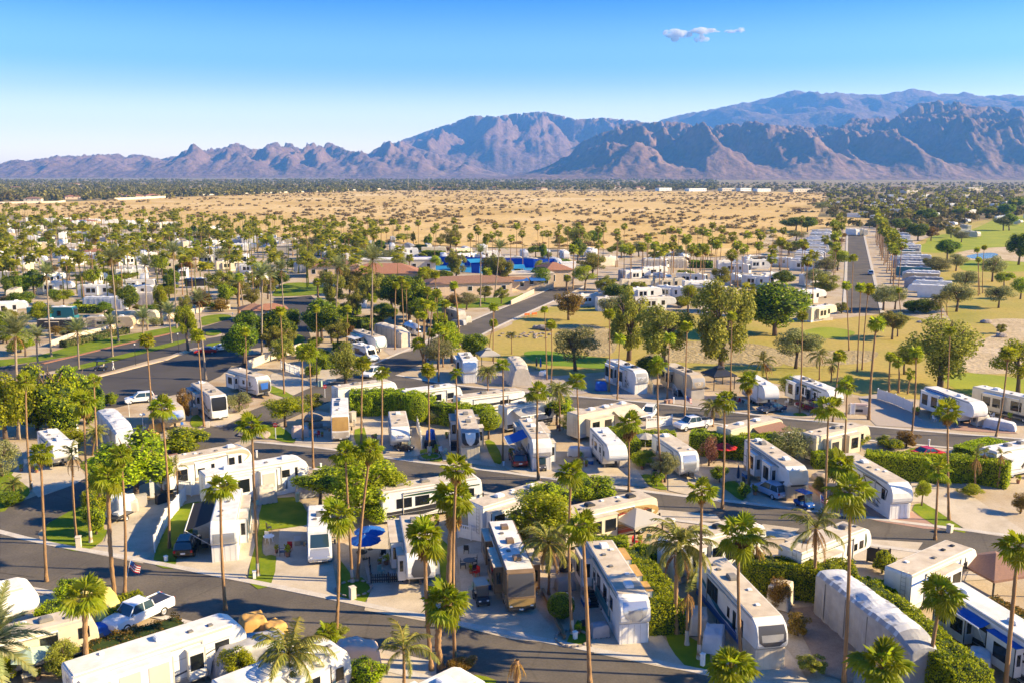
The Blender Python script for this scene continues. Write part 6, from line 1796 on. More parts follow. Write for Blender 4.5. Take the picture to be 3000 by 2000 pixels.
def airstream():
 a,b=W('J',1535,735,2.8),W('J',1440,705,2.8)
 d=a-b
 ang=math.atan2(d.y,d.x)
 c=(a+b)/2
 o=thing("rounded_trailer","rounded polished aluminium trailer behind the beige tarped trailer","trailer",(c.x,c.y,0),ang)
 L,wd,H=8.0,2.4,2.9
 V=[]
 nx,nr=18,14
 for i in range(nx+1):
  t=i/nx*2-1
  k=(1-abs(t)**5)**.5 if abs(t)<1 else 0
  for q in range(nr+1):
   al=math.pi*q/nr
   y=-math.cos(al)*wd/2*max(k,.35)
   z=.5+(H-.5)*(abs(math.sin(al))**.6)*max(k,.30)
   V.append((t*L/2,y,z))
 n=nr+1
 obj("shell",MB().add(V,[(i*n+k,i*n+k+1,(i+1)*n+k+1,(i+1)*n+k)for i in range(nx)for k in range(nr)]).mesh("shell",MT["silver"],smooth=True),o)
 for x in(-2,0,2):
  pane(o,-1,wd,x-.5,x+.5,1.3,1.9)
 obj("window",MB().box(L/2-.22,L/2-.1,-.7,.7,1.35,1.95).mesh("window",MT["glass"]),o)
 for s in(-1,1):
  for x in(-.4,.4):
   wheel(o,x,s*1.0,.36)
 roof_unit(o,"ac",-.8,0,H-.05,"ac_white")
airstream()
# ================================================================ vehicles
HD=math.radians
car(('A',1620,330),HD(98),"suv","car_black","black car seen from behind, parked beside the shaded lawn","the black car")
car(('G',345,900),HD(98),"suv","car_maroon","maroon car seen from behind under the blue awning","the maroon car")
car(('H',160,1170),HD(118),"suv","car_pale_blue","pale blue car seen from behind beside the blue golf cart","the pale blue car")
car(('E',1205,375),HD(205),"suv","car_white","white car facing away from the chrome nosed trailer across the parking","the white car by the parking")
car(('I',1770,985),HD(195),"sedan","car_red","bright red coupe alone in the dark parking","the red coupe")
car(('H',1530,848),HD(20),"sedan","car_red","red car half hidden behind the long hedge","the hedge hidden red car")
car(('H',175,455),HD(200),"sedan","car_dark_blue","dark blue car in shade by the yellow green tree","the dark blue car")
car(('H',500,440),HD(110),"suv","car_maroon","dark maroon car beside the yellow green tree and brown swirl trailer","the dark maroon car")
car(('G',1470,500),HD(250),"suv","car_white","white car with a sunlit windshield on the golf street","the white street car")
car(('G',1850,600),HD(205),"pickup","car_white","blue and white pickup truck beside the hedge end","the pickup truck")
car(('J',1140,1180),HD(250),"suv","car_white","small white car crossing the wide street junction","the junction car")
car(('L',1030,310),HD(70),"suv","car_pale_blue","pale van alone on the long straight street","the street van",name="van")
car(('E',920,60)if False else('I',1930,960),HD(15),"sedan","car_white","pale car peeking out behind the clipped round tree in the parking",None)
car(('A',1200,935),HD(238),"pickup","car_white","white pickup truck parked beside the yellow tarp","the white pickup")
lump_cover(('H',2140,600),(4.4,1.9,1.35),"tarp_silver","car under a silver cover by the rose paver drive","the tarped car",name="covered_car",cat="car",rz=HD(-35),seed=4,hump=.25)
lump_cover(('H',1970,570),(2.2,1.6,1.7),"tarp_beige","taupe draped block beside the silver covered car",None,rz=HD(10),seed=6)
lump_cover(('B',1030,1290),(3.4,1.8,1.8),"tarp_pink","golf cart under a pale pink tarp at the tan stained drive","the pink tarp",name="covered_cart",cat="golf cart",rz=HD(15),seed=8,hump=.35)
lump_cover(('B',130,1090),(2.1,2.0,2.0),"tarp_tan","ochre tarp over a tall bundle beside the long white trailer","the ochre tarp",rz=HD(30),seed=9)
lump_cover(('B',300,1110),(1.9,1.8,1.6),"tarp_tan","second, lower ochre tarp with a torn edge",None,rz=HD(50),seed=10)
lump_cover(('B',130,1330),(6.5,2.6,2.4),"tarp_grey","boat under a grey cover between the two white trailers","the grey covered boat",name="covered_boat",cat="boat",rz=HD(40),seed=11,hump=.3)
lump_cover(('B',420,1560),(4.5,2.6,2.3),"canvas_grey","taupe covered mound at the photo's lower edge by the feather palm",None,rz=HD(35),seed=12)
lump_cover(('E',1050,1330),(3.2,2.0,2.3),"tarp_silver","small camper under a white grey cover on the corner drive","the small tarped camper",name="covered_camper",cat="trailer",rz=HD(80),seed=13,hump=.2)
lump_cover(('E',1130,1310),(1.6,1.3,1.3),"tarp_beige","beige draped heap beside the small tarped camper",None,rz=HD(20),seed=14)
lump_cover(('E',1640,1080),(4.2,2.0,1.7),"tarp_silver","car under a pale cover behind the white picket fence","the fenced tarped car",name="covered_car",cat="car",rz=HD(40),seed=15,hump=.1)
lump_cover(('E',1790,1030),(3.0,2.0,1.8),"tarp_grey","grey covered bundle beside the pale covered car",None,rz=HD(40),seed=16)
lump_cover(('F',240,1230),(2.2,1.8,1.8),"tarp_beige","crumpled beige cover over patio things by the bright lawn",None,rz=HD(25),seed=17)
lump_cover(('F',590,1180),(2.6,1.6,1.4),"tarp_grey","grey cover behind the citrus trees",None,rz=HD(25),seed=18)
lump_cover(('F',530,670),(2.4,1.7,1.5),"tarp_pink","rose grey draped cart beside the double trunk palms",None,rz=HD(20),seed=19)
lump_cover(('E',1340,640),(1.6,1.3,1.5),"tarp_tan","tan draped cart behind the bright bush",None,rz=HD(80),seed=20)
lump_cover(('C',750,660),(1.8,1.2,.95),"canvas_grey","taupe cloth over a round patio table beside the clipped round bush",None,rz=.3,seed=21)
lump_cover(('C',1050,1060),(1.5,1.1,1.05),"tarp_grey","grey draped box by the swoosh nosed trailer's skirt",None,rz=.2,seed=22)
lump_cover(('C',1900,1010),(2.4,1.6,1.7),"tarp_beige","grey beige draped cart behind the whitewashed palm",None,rz=HD(80),seed=23)
lump_cover(('C',2030,1170),(2.2,1.7,1.7),"tarp_silver","blue shaded silver draped cart near the dark capped trailer",None,rz=HD(70),seed=24)
lump_cover(('D',1960,1380),(2.0,1.7,1.7),"tarp_silver","pale mauve draped box at the end of the corner hedge",None,rz=HD(60),seed=25)
lump_cover(('G',880,830),(3.4,1.7,1.1),"tarp_silver","pale draped boat bow beside the rounded white fifth wheel",None,rz=HD(-10),seed=26)
lump_cover(('G',1245,930),(1.2,.9,1.1),"tarp_beige","small grey draped box under the rounded white nose",None,rz=.2,seed=27)
lump_cover(('G',1060,270),(1.9,1.3,1.5),"tarp_blue","violet blue draped grill at the golf street",None,rz=.1,seed=28)
lump_cover(('J',1970,720),(1.6,1.4,1.6),"tarp_beige","pale draped box by the trailer below the clubhouse",None,rz=.5,seed=29)
lump_cover(('J',1890,740),(3.8,1.9,1.3),"tarp_grey","grey draped car by the trailer below the clubhouse",None,name="covered_car",cat="car",rz=HD(-20),seed=30)
lump_cover(('E',1500,570),(2.6,1.1,.9),"tarp_blue","bright blue tarp bundle under the chrome nose",None,rz=HD(25),seed=31)
lump_cover(('F',1650,700),(1.6,1.1,1.5),"tarp_blue","bright blue draped cabinet beside the white fence slope",None,rz=HD(80),seed=32)
lump_cover(('F',1650,760),(1.7,1.2,.9),"canvas_black","black draped grill below the bright blue cabinet",None,rz=HD(10),seed=33)
lump_cover(('D',250,790),(2.6,2.0,2.0),"tarp_beige","beige hexagonal draped booth behind the gravel yard",None,rz=HD(60),seed=34)
lump_cover(('G',2180,1010)if False else('K',560,1170),(1.4,1.1,.8),"vinyl","white patio heap beside the closed blue umbrella",None,rz=HD(60),seed=35)
for(fr,sp,m_,lab,sd,rz_)in[(('A',870,930),(3.6,2.6,2.6),"tarp_yellow","yellow tarp slung like a tent off the cream trailer's nose",41,HD(-40)),(('A',640,1160),(2.4,1.6,1.3),"tarp_blue","crumpled blue tarp in front of the cream trailer",42,HD(35)),(('A',900,1040),(2.8,1.2,.9),"tarp_blue","blue and white striped tarp at the yellow tent's foot",43,HD(25))]:
 lump_cover(fr,sp,m_,lab,None,name="tarp",cat="tarp",rz=rz_,seed=sd,hump=.4)
cart(('B',2085,770),HD(-75),"charcoal","roof_tan","black golf cart in the brown coach's shade")
cart(('E',1225,770),HD(-70),"cream","white","beige golf cart beside the silver tarped coach")
cart(('F',1430,790),HD(-15),"charcoal","white","black golf cart with white top in front of the script nosed trailer")
cart(('G',540,950),HD(-80),"dark_grey","white","golf cart with white top at the blue awning trailer's skirt")
cart(('H',455,1280),HD(-65),"car_blue","car_blue","bright blue golf cart beside the pale blue car")
cart(('I',870,1130),HD(190),"charcoal","charcoal","dark golf cart with blue load on the avenue beside a walker")
cart(('K',1440,770),HD(80),"white","white","golf cart with white top far out on the fairway")
def person(p,rz,label):
 """one continuous body grown from a skeleton, walking"""
 v=[(0,0,.95),(0,0,1.15),(0,0,1.42),(0,0,1.52),(.02,0,1.60),(.02,0,1.72),(0,.19,1.40),(-.08,.24,1.12),(.04,.25,.90),(.09,.25,.82),(0,-.19,1.40),(.10,-.24,1.14),(.22,-.23,.94),(.28,-.23,.87),(0,.10,.90),(.16,.10,.50),(.14,.10,.09),(.28,.10,.04),(0,-.10,.90),(-.04,-.10,.50),(-.22,-.10,.12),(-.10,-.10,.04)]
 e=[(0,1),(1,2),(2,3),(3,4),(4,5),(2,6),(6,7),(7,8),(8,9),(2,10),(10,11),(11,12),(12,13),(0,14),(14,15),(15,16),(16,17),(0,18),(18,19),(19,20),(20,21)]
 rad=[.15,.14,.16,.06,.085,.075,.065,.05,.035,.03,.065,.05,.035,.03,.10,.065,.045,.04,.10,.065,.045,.04]
 me=bpy.data.meshes.new("body")
 me.from_pydata(v,e,[])
 tmp=bpy.data.objects.new("tmp_body",me)
 COL.objects.link(tmp)
 md=tmp.modifiers.new("skin",'SKIN')
 for i,sv in enumerate(me.skin_vertices[0].data):
  sv.radius=(rad[i],rad[i])
  sv.use_root=(i==0)
 tmp.modifiers.new("sub",'SUBSURF').levels=1
 dg=bpy.context.evaluated_depsgraph_get()
 m2=bpy.data.meshes.new_from_object(tmp.evaluated_get(dg))
 bpy.data.objects.remove(tmp)
 for k in("skin","vinyl","dark_grey","bright_white"):
  m2.materials.append(MT[k])
 for f in m2.polygons:
  z=f.center.z
  f.material_index=0 if z>1.5 or(abs(f.center.y)>.21 and z<1.15)else 1 if z>.98 else 3 if z>.12 else 2
  f.use_smooth=True
 o=thing("person",label,"person",(p[0],p[1],0),rz)
 obj("body",m2,o)
 obj("cap",MB().lathe([(.13,1.70),(.12,1.77),(.05,1.82),(.001,1.825)],10,0,.02,0).box(.08,.24,-.08,.08,1.695,1.71).mesh("cap",MT["bright_white"]),o)
 return o
person(W('I',978,1128),HD(200),"person in pale shirt and white trousers walking beside the avenue cart")
# ================================================================ palms of the near rows: base and crown read on the survey tiles
def P2(base,crown,**k):
 b=W(*base)
 t=WY(*crown,b.y)
 kind=k.pop("kind","fan")
 near=k.pop("near",b.y<118)
 q=random.Random(int(b.x*37+b.y*11))
 if "label" not in k:
  k["cs"]=k.get("cs",1)*q.uniform(.8,1.22)
  k.setdefault("nf",q.randrange(20,33))
  if q.random()<.45:
   k.setdefault("dead",q.randrange(5,14))
 return palm(kind,b,t,near=near,**k)
P2(('A',400,592),('E',350,810),cs=1.05,rad=.21)
P2(('A',755,1660),('A',725,740),kind="lime",cs=1.55,rad=.30,style="booted",nf=34,label="big lime fan palm with a rough booted trunk in front of the cream trailer")
P2(('E',272,1140),('E',222,195),cs=1.15,rad=.2,paint=True)
P2(('A',660,245),('E',622,840),kind="queen",cs=.72,rad=.19,nf=14,bare=6,dead=6,label="nearly bare palm with dry grey fronds at the lawn island")
P2(('A',782,258),('E',722,375),cs=1.1,rad=.2,paint=True)
P2(('E',842,935),('E',808,195),cs=1.15,rad=.2,paint=True,kind="lime")
P2(('E',800,830),('E',825,640),kind="queen",cs=.8,rad=.2,nf=18,bare=6,dead=8)
P2(('A',1075,705),('E',1040,830),cs=1.15,rad=.2)
P2(('A',992,765),('E',932,1030),cs=1.2,rad=.30,style="booted",kind="lime")
P2(('E',1330,725),('I',1262,870),cs=1.15,rad=.19)
P2(('A',1460,310),('E',1392,430),cs=1.15,rad=.2)
P2(('E',1530,1255),('E',1520,930),kind="queen",cs=.6,rad=.15,nf=12,bare=7,dead=6)
P2(('A',2222,545),('E',2168,590),cs=1.25,rad=.2,paint=True)
P2(('A',1942,838),('E',1900,1110),cs=1.3,rad=.22)
P2(('E',1757,580),('I',1702,830),cs=1.1,rad=.18)
P2(('I',1775,1208),('I',1712,540),kind="date",cs=.95,rad=.28,style="pale")
P2(('F',70,330),('I',2112,800),cs=.9,rad=.16)
P2(('E',160,690),('I',130,830),kind="date",cs=1.15,rad=.33,style="pale")
P2(('F',550,700),('J',545,960),cs=1.1,rad=.19)
P2(('F',640,945),('J',605,985),cs=1.1,rad=.19)
P2(('F',670,198),('J',665,600),cs=.9,rad=.17)
P2(('F',390,302),('J',358,625),cs=.9,rad=.18)
P2(('F',1055,735),('F',1068,35),cs=1.2,rad=.2)
P2(('F',1225,1015),('F',1233,120),cs=1.2,rad=.2,paint=True)
P2(('B',978,600),('F',915,820),cs=1.2,rad=.2,paint=True)
P2(('B',1020,585),('F',1132,790),cs=1.2,rad=.22)
P2(('B',835,1110),('F',852,1345),cs=1.45,rad=.21,label="full fan palm before the small motor coach, rooted across the street")
P2(('F',1640,830),('F',1632,100),cs=1.15,rad=.19,paint=True)
P2(('F',1887,850),('F',1870,120),cs=1.2,rad=.2)
P2(('F',2150,392),('F',2142,120),kind="queen",cs=.85,rad=.18,dead=8,nf=26)
P2(('F',2270,880),('F',2272,60),cs=1.1,rad=.19)
P2(('B',1860,1300),('F',1872,955),cs=1.3,rad=.2)
P2(('B',1810,900),('F',1855,1200),cs=1.75,rad=.42,style="booted",nf=38,skirt=True,dead=12,label="stout fan palm with a big brown skirt of dead fronds")
P2(('B',1660,1360),('B',1605,220),cs=1.5,rad=.26,style="booted",nf=34,skirt=True,label="shaggy fan palm in front of the canopied white trailer")
P2(('B',1745,1335),('B',1785,780),cs=1.7,rad=.42,style="booted",nf=40,label="low full fan palm with yellow stalks on a thick booted trunk")
P2(('B',432,1680),('B',425,1225),kind="queen",cs=1.0,rad=.24,style="booted",nf=26,label="feather palm with a swollen trunk in front of the blue shaded trailer")
P2(('B',1420,1600),('B',1418,1190),kind="queen",cs=.85,rad=.2,nf=18,bare=5,label="sparse feather palm on the tan stained drive")
P2(('B',795,1150),('B',770,1045),cs=1.0,rad=.25,nf=26,label="squat fan palm at the nose of the blue shaded trailer")
P2(('C',335,1600),('C',335,1270),kind="queen",cs=.55,rad=.3,style="booted",nf=6,bare=6,dead=12,label="dead palm stump with two brown drooping tufts")
P2(('C',812,1045),('G',802,985),cs=1.3,rad=.2,paint=True)
P2(('C',965,1490),('C',902,130),cs=1.35,rad=.24,label="tall orange trunked fan palm rooted by the near kerb, crown over the hedge")
P2(('C',610,705),('C',612,270),kind="queen",cs=.85,rad=.18,dead=6,nf=26)
P2(('C',1712,1045),('C',1735,290),kind="queen",cs=1.05,rad=.3,style="booted",nf=30,dead=10,label="broad drooping palm with golden fronds behind the clipped hedge")
P2(('C',1800,1142),('C',1810,700),kind="queen",cs=.7,rad=.2,nf=10,bare=8,dead=12,paint=True)
P2(('C',1905,1262),('G',1930,1150),cs=1.35,rad=.21,paint=True)
P2(('C',2272,1330),('C',2245,200),cs=1.4,rad=.22,skirt=True)
P2(('C',2190,1800),('C',2185,1350),cs=1.7,rad=.3,nf=36,label="large fan palm crown rising at the photo's lower edge, near the dark capped trailer")
P2(('G',522,1045),('G',515,290),cs=1.45,rad=.25,label="tall fan palm right in front of the blue awning trailer")
P2(('G',870,900),('G',850,190),cs=1.15,rad=.19)
P2(('G',705,620),('G',700,280),kind="queen",cs=.8,rad=.17,nf=24)
P2(('G',1300,1142),('G',1298,560),cs=1.4,rad=.2,skirt=True)
P2(('G',1585,1062),('G',1548,60),cs=1.1,rad=.2)
P2(('G',1200,352),('K',1222,860),cs=1.05,rad=.17)
P2(('G',1130,285),('K',1132,645),cs=1.05,rad=.17)
P2(('G',1630,345),('K',1652,850),cs=1.0,rad=.18)
P2(('G',1780,530),('K',1802,750),cs=1.05,rad=.19)
P2(('G',2105,1290),('G',2122,360),cs=1.25,rad=.21)
P2(('G',2335,1120),('G',2330,180),cs=1.45,rad=.24,skirt=True)
P2(('G',2177,282),('K',2187,665),cs=1.05,rad=.18)
P2(('G',2025,582),('G',2025,420),kind="queen",cs=.7,rad=.24,style="booted",nf=16,bare=6,dead=8)
P2(('G',595,182),('K',575,610),cs=1.0,rad=.17)
P2(('G',630,228),('K',630,740),cs=1.0,rad=.17)
P2(('K',130,1052),('K',130,585),cs=1.05,rad=.17)
P2(('J',2150,1010),('K',135,725),cs=1.0,rad=.17)
P2(('K',293,990),('K',290,830),kind="queen",cs=.45,rad=.16,label="small dead palm stub on the dry fairway")
P2(('H',420,470),('L',442,660),cs=1.1,rad=.19)
P2(('H',705,542),('L',762,1010),cs=1.25,rad=.2)
P2(('H',798,915),('H',828,235),cs=1.2,rad=.2)
P2(('H',635,1402),('H',668,430),cs=1.35,rad=.21)
P2(('H',1015,522),('L',1082,730),cs=1.45,rad=.3,skirt=True,label="tall dark trunked fan palm by the empty paver drive")
P2(('H',1380,690),('L',1422,975),cs=1.2,rad=.2)
P2(('H',1690,420),('L',1717,790),cs=1.05,rad=.18)
P2(('H',1705,1390),('H',1695,460),cs=1.3,rad=.21)
P2(('H',2110,672),('L',2215,985),cs=1.2,rad=.2)
P2(('D',1585,235),('H',1615,955),cs=1.15,rad=.2)
P2(('D',800,1470),('H',852,1150),cs=1.5,rad=.22,label="tall fan palm crossing the grey tarped coach with its trunk")
P2(('H',720,1270),('H',762,920),cs=1.75,rad=.42,style="booted",nf=40,skirt=True,label="bushy low fan palm beside the brick apron")
P2(('H',1935,1112),('H',1942,850),kind="queen",cs=.7,rad=.17,nf=10,bare=8,dead=8)
P2(('H',2000,1055),('H',2012,820),kind="queen",cs=.5,rad=.15,nf=10,bare=6,dead=5)
P2(('H',2122,1112),('H',2158,830),kind="queen",cs=.6,rad=.16,nf=10,bare=7,dead=6)
P2(('D',535,752),('D',560,130),kind="queen",cs=.95,rad=.24,style="booted",nf=18,bare=6,dead=10,label="ragged brown palm behind the gravel yard")
P2(('D',40,645),('D',50,280),kind="queen",cs=.85,rad=.2,nf=16,bare=5,dead=10)
P2(('D',1500,1500),('D',1638,710),cs=1.6,rad=.24,nf=34,label="leaning fan palm over the corner hedge")
P2(('D',1150,1800),('D',1135,1330),cs=1.9,rad=.32,nf=38,skirt=True,label="large fan palm crown at the lower edge below the grey tarped coach")
P2(('D',2185,1580),('D',2300,310),cs=1.4,rad=.26,label="tall fan palm crossing the blue awning coach")
P2(('A',-115,1700),('A',-95,1130),kind="date",cs=1.0,rad=.3,nf=34,label="grey green feather palm spreading in from the photo's edge")
P2(('E',125,1195),('E',115,1090),kind="queen",cs=.5,rad=.2,nf=28,label="small cycad-like palm on the edge lawn")
for b,c,k in[(('L',845,960),('L',822,400),{}),(('L',915,1142),('L',945,420),{}),(('L',958,1125),('L',1015,430),{}),(('L',590,1210),('L',592,1000),dict(kind="queen",cs=.75,dead=6,near=True,nf=20)),(('L',1190,1312),('L',1202,1010),dict(cs=1.3,rad=.24)),(('L',1270,1322),('L',1272,1060),dict(cs=1.3,rad=.24,kind="lime",near=True)),(('L',1350,1332),('L',1372,1160),dict(cs=.9,near=True,nf=16,dead=12)),(('L',865,642),('L',882,165),{}),(('L',1290,642),('L',1272,445),{}),(('L',1958,490),('L',1962,180),{}),(('L',1972,480),('L',1948,95),{}),(('L',1995,470),('L',2010,75),{}),(('L',690,1230),('L',700,1080),dict(kind="queen",cs=.7,near=True,nf=14,dead=14)),(('L',150,1235),('L',110,1060),dict(kind="queen",cs=.8,near=True,nf=14,dead=10)),(('L',1640,690),('L',1625,520),dict(kind="queen",cs=.8)),(('L',1690,660),('L',1690,490),dict(kind="queen",cs=.8))]:
 k=dict(k)
 k.setdefault("cs",1.15)
 k.setdefault("rad",.19)
 P2(b,c,**k)
for b,c in[(('I',335,1112),('I',320,850)),(('I',680,1122),('I',668,800)),(('I',970,1012),('I',950,740)),(('I',1235,812),('I',1232,690)),(('I',1478,888),('I',1455,650)),(('I',442,1012),('I',400,310)),(('I',1022,885),('I',958,165)),(('I',1272,785),('I',1248,225)),(('I',1522,770),('I',1492,120)),(('I',2255,1062),('I',2258,320)),(('J',400,760),('J',365,270)),(('J',280,720),('J',270,320)),(('J',845,802),('J',858,250)),(('J',1148,1000),('J',1150,190)),(('J',2078,585),('J',2080,120)),(('J',2200,505),('J',2245,85)),(('I',2100,620),('I',2060,380))]:
 P2(b,c,kind="date",cs=.95,rad=.27,style="pale",near=False)
for b,c,k in[(('J',685,545),('J',680,375),dict(cs=1.5,rad=.5,style="booted")),(('J',930,892),('J',935,605),{}),(('J',1345,952),('J',1350,400),{}),(('J',1120,860),('J',1145,510),{}),(('J',1465,345),('J',1470,165),dict(cs=1.5,rad=.4)),(('J',1900,932),('J',1852,400),dict(cs=1.4,rad=.34,style="booted")),(('J',2190,800),('J',2200,590),{}),(('J',1580,1100),('J',1590,660),{}),(('J',1605,1062),('J',1665,580),{}),(('J',1720,1232),('J',1722,770),{}),(('J',1760,1100),('J',1762,790),{}),(('J',1545,852),('J',1542,655),{}),(('J',1640,1050),('J',1660,810),{}),(('J',1770,800),('J',1782,560),{}),(('J',1605,1100),('J',1545,900),dict(cs=1.4,rad=.3)),(('J',1560,700),('J',1580,280),dict(cs=1.3)),(('J',1690,760),('J',1692,310),dict(cs=1.3)),(('J',1620,760),('J',1622,450),dict(cs=1.3)),(('J',1710,800),('J',1705,470),dict(cs=1.2)),(('J',1420,780),('J',1400,350),dict(cs=1.2)),(('J',1450,800),('J',1440,400),dict(cs=1.3)),(('J',1590,1080),('J',1600,560),{}),(('K',85,455),('K',80,290),dict(cs=1.6,rad=.5,style="booted")),(('K',770,452),('K',772,340),dict(cs=1.6,rad=.5,style="booted")),(('I',2060,650),('I',2062,330),dict(cs=1.6,rad=.55,style="booted")),(('J',2140,440),('J',2145,280),dict(cs=1.5,rad=.5,style="booted"))]:
 k=dict(k)
 k.setdefault("cs",1.1)
 k.setdefault("rad",.2)
 P2(b,c,near=False,**k)
# ================================================================ trees and bushes of the near and middle ground
T=lambda fr,x,y,kind,h,w,label=None,**k:tree(kind,W(fr,x,y),h*1.08,w*{'I':.95,'J':1.1}.get(fr,1.28 if fr in 'KLO' else 1.1),label,**k)
B_=lambda fr,x,y,kind,h,w,label=None,**k:tree(kind,W(fr,x,y),h,w,label,name="bush",cat="bush",**k)
T('E',450,590,"bright",9.4,9.5,tf=.06);T('E',650,540,"bright",8.6,8.0,tf=.06);T('E',320,610,"bright",6.8,6.5,tf=.06);T('E',50,700,"lime",8.8,7.5,tf=.06);T('E',560,650,"bright",6.0,6.0,tf=.05);T('E',760,560,"ficus",6.0,5.0,tf=.06)
T('E',1170,1210,"bright",7.4,10.0,"large bushy green tree behind the corner drive");T('E',1400,1160,"bright",5.0,4.0)
B_('E',1570,800,"bright",3.9,8.5,"wide bright green bush beside the beige golf cart");B_('E',1590,520,"rust",4.8,2.8,"tall golden oval bush between two coaches");B_('E',2060,455,"olive",3.2,4.6)
B_('E',830,1420,"bright",4.4,3.4);B_('E',860,1180,"bright",3.6,3.4);B_('E',620,800,"lime",3.4,4.4);B_('E',20,1010,"olive",4.6,5.0,"round grey olive bush at the photo's edge")
B_('A',830,190,"bright",3.6,2.6);B_('E',90,1260,"ficus",1.6,3.2);B_('E',950,400,"bright",2.4,3.0)
T('F',400,585,"willow",4.6,7.2,"spreading mesquite-like tree at the stop sign corner",tf=.3)
T('F',920,215,"pepper",7.2,6.8,"big drooping tree by the junction car",tf=.1)
T('F',700,1290,"bright",4.8,6.0,"round citrus tree beside the bright lawn");T('F',1100,1370,"lime",6.0,8.0,"golden green tree behind the blue umbrellas",tf=.1);T('F',1010,1130,"bright",5.6,6.8);T('F',1310,1340,"lime",5.0,5.6);B_('F',1220,1400,"bright",3.0,5.0)
T('F',1550,575,"topiary",4.6,2.8,"tall clipped topiary tree by the hedge end",tf=.1);T('F',2150,690,"topiary",3.9,3.5,"lollipop clipped tree beside the shield nosed trailer",tf=.32)
B_('F',630,150,"bright",2.4,4.0);B_('F',1680,560,"olive",2.6,3.0);B_('F',640,440,"loose",2.8,4.0)
T('G',680,570,"bright",4.4,5.6);B_('G',800,640,"lime",3.0,4.0);B_('G',1000,1240,"bright",3.2,6.2,"wide leafy bush by the middle street kerb")
T('G',470,1440,"willow",4.8,5.5);T('G',600,1440,"bright",5.0,5.5);B_('C',300,330,"loose",3.6,4.0);T('C',540,330,"lime",5.4,6.4,"loose yellow green tree behind the brown motor coach")
B_('G',1990,920,"red",4.0,3.2,"rose brown oval bush by the red umbrella");B_('G',1420,920,"lime",2.0,4.2);B_('G',1540,1100,"bright",2.0,2.0);T('G',1610,1060,"olive",3.6,3.4);B_('G',2080,1060,"bright",2.2,2.4);B_('G',2290,1190,"bright",2.0,1.8)
B_('C',715,915,"round",2.3,2.4,"clipped dark ball bush by the stairs drive")
B_('H',350,350,"lime",4.2,4.6,"yellow green tree-like bush by the dark blue car");B_('H',370,870,"olive",4.4,7.0,"large grey olive bush behind the ivory nosed trailer");B_('H',1340,755,"rust",2.2,4.0,"sprawling dry shrub beside the golf street");B_('H',890,800,"bright",3.0,4.4)
T('H',1470,1265,"lime",2.8,2.2,"young sapling on the drive's lawn strip");B_('H',1880,1175,"flower" if False else "lime",1.4,3.4);B_('H',2320,1330,"rust",2.6,2.4);B_('H',1200,770,"bright",1.8,4.0);B_('H',600,1150,"loose",2.0,2.6)
B_('D',230,830,"rust",3.2,2.4);B_('D',400,1060,"rust",2.0,2.4);B_('D',520,1380,"loose",1.5,2.6);B_('D',1130,520,"bright",2.6,2.6)
B_('A',560,1420,"loose",3.0,3.2,"dark bushy shrub between the cream and long white trailers");B_('A',2050,1450,"lime",2.8,3.2);B_('B',1110,1500,"bright",2.2,3.4);B_('B',1920,1370,"rust",1.3,2.6,"low golden bush beside the bottom edge trailer");B_('A',15,1480,"lime",2.2,2.4);B_('A',600,760,"bright",2.4,3.0)
B_('B',830,1110,"loose",1.4,2.4);B_('C',2000,700,"olive",2.6,4.6)
T('K',840,1135,"olive",8.2,7.8,"grey olive tree beside the putting green",tf=.22);T('K',1300,1045,"loose",14,7.6,"tall loose tree on the churned dirt",tf=.06);T('K',1200,760,"olive",7.6,8.0);T('K',1590,1185,"loose",12.5,9.8,"broad loose tree on a forked trunk behind the light shield trailer",tf=.3)
T('K',2092,1172,"loose",17.0,10.5,"giant ragged tree standing over the dirt wash",tf=.14);T('K',780,700,"rust",7.6,6.4,"ochre willowy tree by the orange barrier",tf=.12,noun="ochre tree");T('K',920,445,"willow",7.6,6.8,"bright lime willow beyond the clubhouse road");T('K',990,340,"pepper",9.0,9.5);T('K',860,210,"ficus",9.5,6.0)
T('K',1810,665,"willow",7.8,5.6,"lime willowy tree on the far fairway edge",tf=.15);T('K',540,430,"round",6.6,5.6,"round clipped dark tree before the club gate",tf=.2);T('K',200,440,"loose",10,7.0);T('K',100,400,"loose",9,6.0);B_('K',990,570,"olive",3.4,4.4);T('K',1390,500,"lime",4.4,4.8)
T('L',205,835,"ficus",11.5,14.5,"huge dense dark tree on the fairway",tf=.08);T('L',385,1115,"olive",7.4,8.0,"dusty grey tree by the dirt wash");T('L',1215,865,"loose",6.2,5.8,"thin leaning double tree on the fairway",tf=.3);T('L',1262,842,"olive",5.4,3.2);T('L',1630,1270,"pepper",12.2,11.0,"tall weeping green tree on the golf edge",tf=.08)
T('L',1320,1165,"lime",5.0,5.2);T('L',2300,1325,"willow",9.0,8.0,"lime weeping tree at the photo's edge by the lime turf");B_('L',1810,925,"olive",3.2,3.8);T('L',1140,620,"olive",6.6,7.4);T('L',1240,608,"olive",6.2,5.4);B_('L',1510,640,"ficus",4.0,8.0);B_('L',1400,630,"ficus",3.2,6.0)
T('L',1770,628,"olive",7.4,7.6);T('L',1840,460,"olive",6.5,7.0);T('L',2132,595,"olive",6.0,7.2,"round olive tree alone on the dry fairway");T('L',2078,370,"olive",8.4,7.4);T('L',2180,415,"lime",4.6,5.8);T('L',2320,520,"lime",6.2,5.6);T('L',1610,330,"olive",6.8,8.0);T('L',1765,278,"olive",6.2,7.4);T('L',2305,225,"ficus",12.5,8.4,"dark tall tree beside the far pond")
T('L',640,320,"olive",6.2,8.0);T('L',745,275,"willow",7.6,10.0,"lime tree at the long street's kerb");T('L',640,510,"loose",7.0,8.6);T('L',560,410,"olive",5.6,7.0);B_('L',2150,815,"loose",2.4,3.0);T('L',1690,190,"ficus",8.5,9.0);T('L',1560,300,"loose",6,6);B_('L',780,640,"loose",3.0,5.0)
